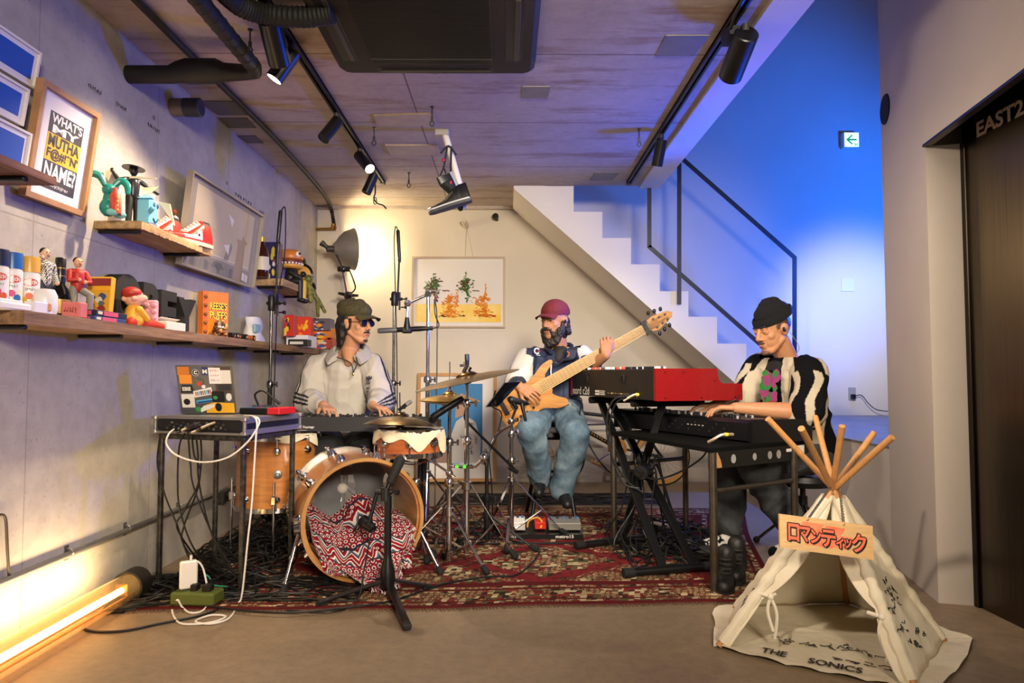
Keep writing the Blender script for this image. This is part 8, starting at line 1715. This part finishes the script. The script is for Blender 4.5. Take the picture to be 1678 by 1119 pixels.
# ---- keyboard player on the right
def man_keys():
    Y = 3.85; t = thing('person', 'seated person in black beanie and black and cream striped cardigan at the keyboards', 'person', V((at(1305, 740, Y+.1).x, Y+.1, 0)))
    h = Fr(at(1266, 540, Y-.02), (-.90, -.36, -.26), k=1.08); Nk = at(1287, 582, Y+.03); P = at(1312, 738, Y+.12); C = at(1291, 632, Y+.05)
    shL, shR = at(1325, 612, Y-.13), at(1247, 606, Y+.2); elL, elR = at(1325, 676, Y-.22), at(1217, 655, Y+.16); wrL, wrR = at(1206, 668, 3.70), at(1173, 663, 3.98)
    hpL, hpR = P+V((.02, -.09, 0)), P+V((-.04, .09, 0)); knL, knR = at(1236, 762, 3.78), at(1196, 768, 4.05); anL, anR = V((1.63, 3.86, .10)), V((1.285, 3.99, .10))
    mb = MB(); head_shapes(mb, h, .98, 1); limb(mb, [h(0, -.025, -.06), Nk, C+V((0, 0, .12))], [.057, .060, .08]); mb.cap(C+V((0, 0, .08)), .11, P, .11)
    for a, e, w in ((shL, elL, wrL), (shR, elR, wrR)): mb.cap(C+V((0, 0, .12)), .06, a, .05); limb(mb, [a, e, e.lerp(w, .35), w], [.05, .046, .047, .030])
    for a, k_, n_ in ((hpL, knL, anL), (hpR, knR, anR)): limb(mb, [a, k_, n_], [.085, .058, .042])
    hand_shapes(mb, wrL, at(1168, 668, 3.74)-wrL, (0, 0, -1), -1, (.4, .42, .45, .45), .14); hand_shapes(mb, wrR, at(1140, 665, 4.0)-wrR, (0, 0, -1), 1, (.4, .42, .45, .45), .14)
    blob('body', mb, .0036, SKIN('bf8862'), t, 4); face_parts(t, h, closed=1)
    mb = MB(); mb.cap(shL.lerp(C+V((0, 0, .14)), .3), .09, shR.lerp(C+V((0, 0, .14)), .3), .09); d = (shR-shL).normalized(); fwd = V((-.85, -.5, 0)); 
    for s in (-.085, 0, .085): mb.cap(C+d*s+V((0, 0, .04))+fwd*(.02 if s == 0 else 0), .125, P+d*s*.9+V((0, 0, .05)), .135)
    mb.cap(Nk+V((.01, .01, -.035)), .075, Nk+V((.01, .02, -.07)), .11)
    arms = ((shL, elL, wrL), (shR, elR, wrR))
    for a, e, w in arms: w2 = e.lerp(w, .12); limb(mb, [a, a.lerp(e, .5), e, w2], [.098, .095, .088, .07])
    def colr(p):
        best = min(range(2), key=lambda i: segdist(p, arms[i][0], arms[i][1])[0]); a, e, w = arms[best]; dd, tt = segdist(p, a, e); r = p-C; fx = r.dot(fwd.normalized()); sx = r.dot(d)
        if dd < .125 and (tt > .12 and abs(sx) > .15):
            ax = (e-a).normalized(); o = V((0, -1, 0)); o = (o-ax*o.dot(ax)).normalized(); s2 = ax.cross(o); q = p-a; ang = math.atan2((q-ax*q.dot(ax)).dot(s2), (q-ax*q.dot(ax)).dot(o))+.25*math.sin(tt*5)
            return 'c0b49d' if math.sin(ang*5.0+.9) > .30 else '101012'
        ang = math.atan2(sx, fx+.02)
        if abs(ang+.05) < .36 and p.z < Nk.z: return '0c0c0e'
        return 'c0b49d' if math.sin(abs(ang)*7.2-2.9+1.2*max(0, p.z-C.z)) > .30 else '101012'
    blob('cardigan', mb, .0058, colattr(.95, .5, 130, .1), t, 4, fold(13, .008, 8), colr, cut=lambda p: p.z > Nk.z-.012 and (p.xy-Nk.xy).length < .15)
    mb = MB(); mb.cap(Nk+V((0, 0, -.05)), .066, Nk+fwd*.02+V((0, 0, -.085)), .095); part('t_shirt', mb, mat('0d0d0f', .85), t)
    o = at(1262, 640, Y-.06); xd = V((.55, -.83, 0)).normalized(); xd = V((.72, -.69, 0)).normalized(); mb = MB(); rn = random.Random(9); nn = V((-.69, -.72, 0))
    for i in range(24):
        u, v = rn.uniform(-.055, .055), rn.uniform(-.10, .10); r_ = rn.uniform(.014, .028); m = 2 if v < -.07 else (i % 2)
        mb.prism([o+xd*(u*.8+r_*(.7+.5*rn.random())*math.cos(a))+V((0, 0, v+r_*1.4*(.7+.5*rn.random())*math.sin(a)))+nn*(.006+.0004*i) for a in [2*pi*j/10 for j in range(10)]], nn*.001, m)
    part('shirt_print', mb, [mat('1e6e2a', .7), mat('862a64', .7), mat('86261a', .7)], t)
    # trousers, socks
    DJ = mat('2b2d30', .9, 0, .5, 9, .2, 150, h2='4a4e52'); mb = MB()
    limb(mb, [hpL, knL, anL+V((0, 0, .02))], [.115, .095, .085]); limb(mb, [hpR, knR, anR+V((0, 0, .06))], [.115, .088, .088]); mb.cap(hpL, .125, hpR, .125); blob('jeans', mb, .008, DJ, t, 5, fold(9, .011, 7))
    def sock(an, dv):
        dv = V(dv).normalized(); a = an+V((0, 0, -.045)); mb = MB(); mb.cap(an+V((0, 0, .10)), .040, a-dv*.0, .043); mb.cap(a-dv*.04, .042, a+dv*.10+V((0, 0, -.012)), .040); mb.cap(a+dv*.10+V((0, 0, -.012)), .040, a+dv*.17+V((0, 0, -.018)), .032)
        def cf(p):
            q = (p-a).dot(dv)
            if q > .165 or (q < -.03 and p.z < a.z+.03): return '101012'
            return '141416' if noise.noise(p*38) > .30 else 'd9d4ca'
        blob('sock', mb, .006, colattr(.95, .3, 200, .1), t, 4, None, cf)
    sock(anR, (-.95, -.25, 0)); sock(anL, (-.9, -.35, 0))
    k = h.k; mb = MB(); mb.ell(h(0, -.012, .030), (.0785*k, .099*k, .080*k), h.R, n=20); blob('hair', mb, .005, hairmat('3a2a20', '5c4636'), t, 1, None, cut=lambda p: h.inv(p).z > .05 or h.inv(p).y > .035 or h.inv(p).z < -.05-.0*1 or (h.inv(p).y > -.03 and h.inv(p).z < -.0))
    BN = mat('050507', .95, 0, .2, 60, .6, 180); up2 = h.u-h.f*.25
    mb = MB(); mb.ell(h(0, -.022, .078), (.085*k, .102*k, .072*k), h.R, n=24); mb.ell(h(0, -.02, .125), (.055*k, .065*k, .045*k), h.R, n=20); blob('beanie', mb, .005, BN, t, 3, fold(3, .002, 25), cut=lambda p: h.inv(p).z+.22*h.inv(p).y < .045)
    mb = MB()
    pr = [(.0, .0), (.006, .003), (.0085, .014), (.009, .032), (.004, .042), (-.002, .040)]
    mb.grid(lambda u, v: h((.0865+pr[int(round(v*5))][0])*math.cos(u*6.283), -.018+(.104+pr[int(round(v*5))][0])*math.sin(u*6.283), .046+pr[int(round(v*5))][1]-.22*(.104*math.sin(u*6.283))), 40, 6, closed_u=True); part('beanie_cuff', mb, BN, t)
    mb = MB(); mb.cap(h(-.022, .093, -.053), .0032*k, h(0, .099, -.049), .004*k); mb.cap(h(.022, .093, -.053), .0032*k, h(0, .099, -.049), .004*k); part('moustache', mb, hairmat('4a3426', '6a4c3a'), t)
    mb = MB(); mb.ell(h(0, .083, -.104), (.026*k, .014*k, .014*k), h.R); part('goatee', mb, hairmat('5a4030', '7a5a44'), t); inear(t, h, -1)
    mb = MB(); mb.tube(curve([h(-.088, -.0, -.01), h(-.085, -.03, -.03), h(-.05, -.10, -.12), h(-.0, -.12, -.16)], 5), .0018, n=5); part('earphone_wire', mb, mat('9aa0b0', .4), t)
    st = P+V((.02, .03, -.14)); s = thing('stool', 'black padded stool with a chrome base under the person in the beanie', 'stool', V((st.x, st.y, 0)))
    mb = MB(); mb.lathe([(0, -.06), (.16, -.06), (.175, -.03), (.165, 0), (0, .004)], st, n=28); part('seat', mb, BLK, s); mb = MB(); mb.cyl((st.x, st.y, .06), st-V((0, 0, .06)), .016); mb.cyl((st.x, st.y, .26), (st.x, st.y, .31), .026); part('post', mb, BLKM, s)
    for i in range(3):
        a = i*2.094+.4; e = V((st.x+.27*math.cos(a), st.y+.27*math.sin(a), .02)); mb = MB(); mb.cyl((st.x, st.y, .27), e, .010); g = part('leg', mb, DCHR, s); mb = MB(); mb.ell(e, .02); part('rubber_foot', mb, RUB, g)
man_keys()

# ------------------------------------------------------------------ cables on the floor
WC = mat('ddd8d0', .5); Yc = 3.10
def fl(*pts, z=.006): return [onz(px, py, z) for px, py in pts]
a0 = [at(285, 703, Yc+.17), at(276, 712, Yc+.1), at(273, 728, Yc+.1), at(290, 746, Yc+.08), at(330, 757, Yc+.05), at(372, 750, Yc), at(405, 725, Yc-.01), at(423, 698, Yc), at(424, 687, Yc+.02), at(414, 682, Yc+.06), at(400, 681, Yc+.2)]
cable('white_cable', a0, 'white cable looping from the rack sockets up to the laptop', .0042, WC)
b0 = [at(402, 682, Yc+.25), at(415, 683, Yc+.06), at(421, 693, Yc+.01), at(419, 722, Yc), at(413, 820, Yc-.02), at(406, 885, Yc-.04), at(397, 970, Yc-.02)]+fl((390, 990), (375, 1013), (345, 1022), (320, 1018), (345, 1008), (370, 1010), (345, 1020), (299, 1022), (284, 1008), (283, 992))+[at(291, 983, 3.02), at(299, 995, 3.02)]+fl((312, 1004), (331, 1001))+[at(341, 987, 3.05), at(340, 965, 3.08), at(333, 932, 3.1), at(324, 920, 3.1), at(314, 922, 3.1), at(310, 934, 3.1)]
cable('white_cable', b0, 'white charger cable falling from the laptop and curling on the floor', .0042, WC)
c = onz(318, 992, ZR); t = thing('power_strip', 'green power strip on the rug under the equipment table', 'power strip', c); mb = MB(); mb.box(c+V((0, .03, .03)), (.20, .10, .055), rot('Z', -6), bev=.008); part('housing', mb, mat('4f5a22', .5), t)
mb = MB(); mb.box(c+V((.05, .02, .07)), (.04, .04, .03), bev=.004); mb.box(c+V((-.01, .03, .07)), (.03, .04, .03), bev=.004); part('plug', mb, BLK, t)
q = at(308, 976, 3.07); q.z = ZR+.062; mb = MB(); mb.box(q+V((0, 0, .062)), (.072, .03, .12), rot('Z', 32), bev=.006); mb.cyl(q+V((.01, 0, .12)), q+V((.01, 0, .145)), .006); single('charger', mb, mat('e2ddd6', .4), 'white laptop power adapter standing on the green power strip', 'charger')
mb = MB(); q = at(345, 956, 3.2); mb.tube(curve([q+V((0, 0, .02)), q+V((-.02, 0, .04)), q+V((-.015, 0, .0)), q+V((.03, 0, -.01)), q+V((.08, 0, -.015))], 5), .003, n=6); single('cable_tie', mb, mat('2a9a78', .5), 'thin green cable tie beside the power adapter', 'cable tie')
# hanging bundle under the rack
yk = 3.22
for i, pts in enumerate((((308, 708), (312, 760), (318, 800), (350, 880), (385, 940), (380, 955)), ((314, 708), (318, 745), (328, 770), (322, 800), (300, 840), (292, 870)), ((320, 706), (324, 740), (326, 790), (345, 870), (375, 930), (400, 950)), ((303, 710), (294, 730), (291, 790), (296, 840), (322, 905)), ((262, 716), (258, 760), (270, 810), (290, 860), (315, 920)), ((328, 708), (330, 750), (324, 800), (302, 860), (300, 890), (330, 925)))):
    P_ = [at(x, y, yk+.04*(i % 3)) for x, y in pts]; P_[-1].z = max(.02, P_[-1].z-.0); cable('hanging_cable', P_+[V((P_[-1].x+.1, P_[-1].y+.15, .012))], ['black cable hanging from the rack sockets, first from the right leg side', 'black cable with a kink hanging from the rack sockets', 'black cable reaching the floor near the front right table leg', 'black cable hanging near the left table leg, straight part', 'black cable hanging outside the left table leg', 'black cable crossing behind the others under the rack'][i], .0045)
mb = MB()
for i in range(6): q = at(302+8*i, 704-(i % 3)*4, 3.12); mb.tube([q+V((-.0, .06, .005)), q, q+V((-.02, -.03, -.012))], .006, n=8, m=i % 2)
single('jack_plugs', mb, [DCHR, mat('b8a890', .4, .5)], 'cluster of jack plugs in the rack sockets', 'plugs', None) 
# tangles: far too many strands to count
def tangle(name, cx, cy, rx, ry, n, seed, label, hmax=.05, rr=.0045, rz=0, m=CAB, zb=.012, cat='cables'):
    rn = random.Random(seed); mb = MB(); ca, sa = math.cos(rz), math.sin(rz)
    for i in range(n):
        a = rn.random()*6.28; pts = []; x, y = rn.uniform(-1, 1), rn.uniform(-1, 1); da = rn.uniform(-1.6, 1.6)
        for k in range(7):
            xx = max(-1, min(1, x)); yy = max(-1, min(1, y)); pts.append(V((cx+(xx*rx*ca-yy*ry*sa), cy+(xx*rx*sa+yy*ry*ca), zb+rn.random()**2*hmax*(1-.5*(xx*xx+yy*yy)**.5))))
            x += .5*math.cos(a); y += .5*math.sin(a); a += da+rn.uniform(-.5, .5)
        mb.tube(curve(pts, 5), rr*(.8+.4*rn.random()), n=5)
    o = single(name, mb, m, label, cat); stuff(o)
tangle('cable_tangle', -1.5, 3.25, .30, .20, 46, 1, 'tangle of black cables on the rug under the equipment table', .07, rz=.4)
tangle('cable_tangle', -1.42, 3.78, .26, .40, 60, 2, 'heap of black cables against the left wall behind the table', .10, rz=.2)
tangle('cable_tangle', -1.52, 4.4, .16, .35, 40, 3, 'coils of black cable along the left wall beside the floor tom', .14)
tangle('cable_tangle', -.95, 3.25, .28, .16, 26, 4, 'black cables on the rug left of the bass drum', .03)
tangle('cable_tangle', .35, 5.55, .85, .22, 40, 5, 'long loops of black cable on the bare floor along the back wall', .02)
tangle('cable_tangle', .93, 3.85, .26, .30, 34, 6, 'knot of black cables under the X-shaped stand', .12)
tangle('cable_tangle', .95, 4.35, .30, .30, 30, 7, 'black cables spread behind the X-shaped stand', .10)
tangle('cable_tangle', -.35, 4.4, .3, .3, 14, 8, 'black cables on the rug among the cymbal stands', .03)
mb = MB(); rn = random.Random(5); c = at(1055, 772, 3.93)
for i in range(16):
    a = rn.random()*6.28; p = c+V((.05*math.cos(a), .05*math.sin(a), rn.uniform(-.06, .06))); r_ = rn.uniform(.08, .26); e = V((c.x+r_*math.cos(a), c.y+r_*math.sin(a), .03)); m_ = p.lerp(e, .35)+V((.04*math.cos(a*3), .04*math.sin(a*2), -.03)); mb.tube(curve([p, p+V((.03*math.cos(a), .03*math.sin(a), .03)), m_, e+V((-.03, .02, .08)), e, e+V((.12*math.sin(a*5), .1*math.cos(a*4), -.01))], 6), .0045, n=5)
stuff(single('cable_bundle', mb, CAB, 'bunch of black cables hanging from the pivot of the X-shaped stand', 'cables'))
mb = MB(); mb.tube(curve(fl((190, 985), (155, 1010), (137, 1025), (150, 1034), (200, 1034), (260, 1022), (330, 1008), (380, 990)), 8), .0055, n=6); single('floor_cable', mb, CAB, 'single black cable bowing out onto the bare floor by the tube lamp', 'cable')
mb = MB(); mb.tube(curve(fl((300, 985), (380, 998), (470, 1004), (560, 996), (640, 985), (700, 965), (735, 955), (800, 945), (850, 940), (884, 905), (870, 892), (800, 880), z=.017), 8), .005, n=6); single('floor_cable', mb, CAB, 'black cable looping across the rug from the bass drum microphone to the pedalboard', 'cable')
mb = MB(); mb.tube(curve(fl((840, 890), (900, 890), (960, 888), (1010, 880), (1060, 890), (1060, 925), (1040, 930), (1030, 905), (1060, 880), z=.017), 8), .005, n=6); single('floor_cable', mb, CAB, 'black cable running from the pedalboard to the foot of the X-shaped stand', 'cable')
# cables from the organ and stage piano
for i, (p0, pts) in enumerate((((1036, 648), ((1006, 655), (994, 690), (1000, 740), (1020, 790), (1048, 800))), ((1036, 650), ((1010, 660), (998, 700), (1004, 750), (1030, 790), (1052, 806))), ((940, 652), ((953, 655), (951, 690), (975, 745), (1010, 780), (1045, 770))))):
    y = 3.95 if i < 2 else 4.6; cable('audio_cable', [at(p0[0], p0[1], y-.06)]+[at(x, y_, y-.1) for x, y_ in pts], ['black audio cable curving down from the organ sockets, outer one', 'black audio cable curving down from the organ sockets, inner one', 'black cable hanging from the far end of the organ'][i], .005)
mb = MB(); q = at(1036, 648, 3.88); mb.tube(curve([q+V((.09, -.01, .005)), q+V((.03, -.01, .006)), q+V((0, -.01, 0)), q+V((-.05, 0, -.03))], 5), .008, n=8); mb.cyl(q+V((.02, -.01, .006)), q+V((.035, -.01, .006)), .0095, m=1); single('jack_plugs', mb, [mat('c9b79a', .35, .7), mat('e6d02a', .5)], 'pale jack plugs with a yellow band in the back of the organ', 'plugs')
mb = MB(); q = at(1180, 713, 3.45); mb.tube(curve([q+V((.06, -.02, .005)), q+V((0, -.03, .004)), q+V((-.04, -.02, -.02)), q+V((-.06, 0, -.035))], 5), .008, n=8); mb.cyl(q+V((.012, -.028, .006)), q+V((.03, -.025, .005)), .0095, m=1); single('jack_plugs', mb, [mat('c9b79a', .35, .7), mat('e6d02a', .5)], 'pale jack plugs with a yellow band in the back of the stage piano', 'plugs')
cable('audio_cable', [at(1166, 722, 3.45), at(1150, 750, 3.5), at(1110, 775, 3.6), at(1070, 785, 3.7), at(1040, 770, 3.8)], 'black audio cable swinging from the stage piano to the crossed stand legs', .005)
cable('audio_cable', [at(1190, 660, 3.72), at(1205, 655, 3.7), at(1212, 648, 3.72)], 'thin black cable between the organ and the player', .003)
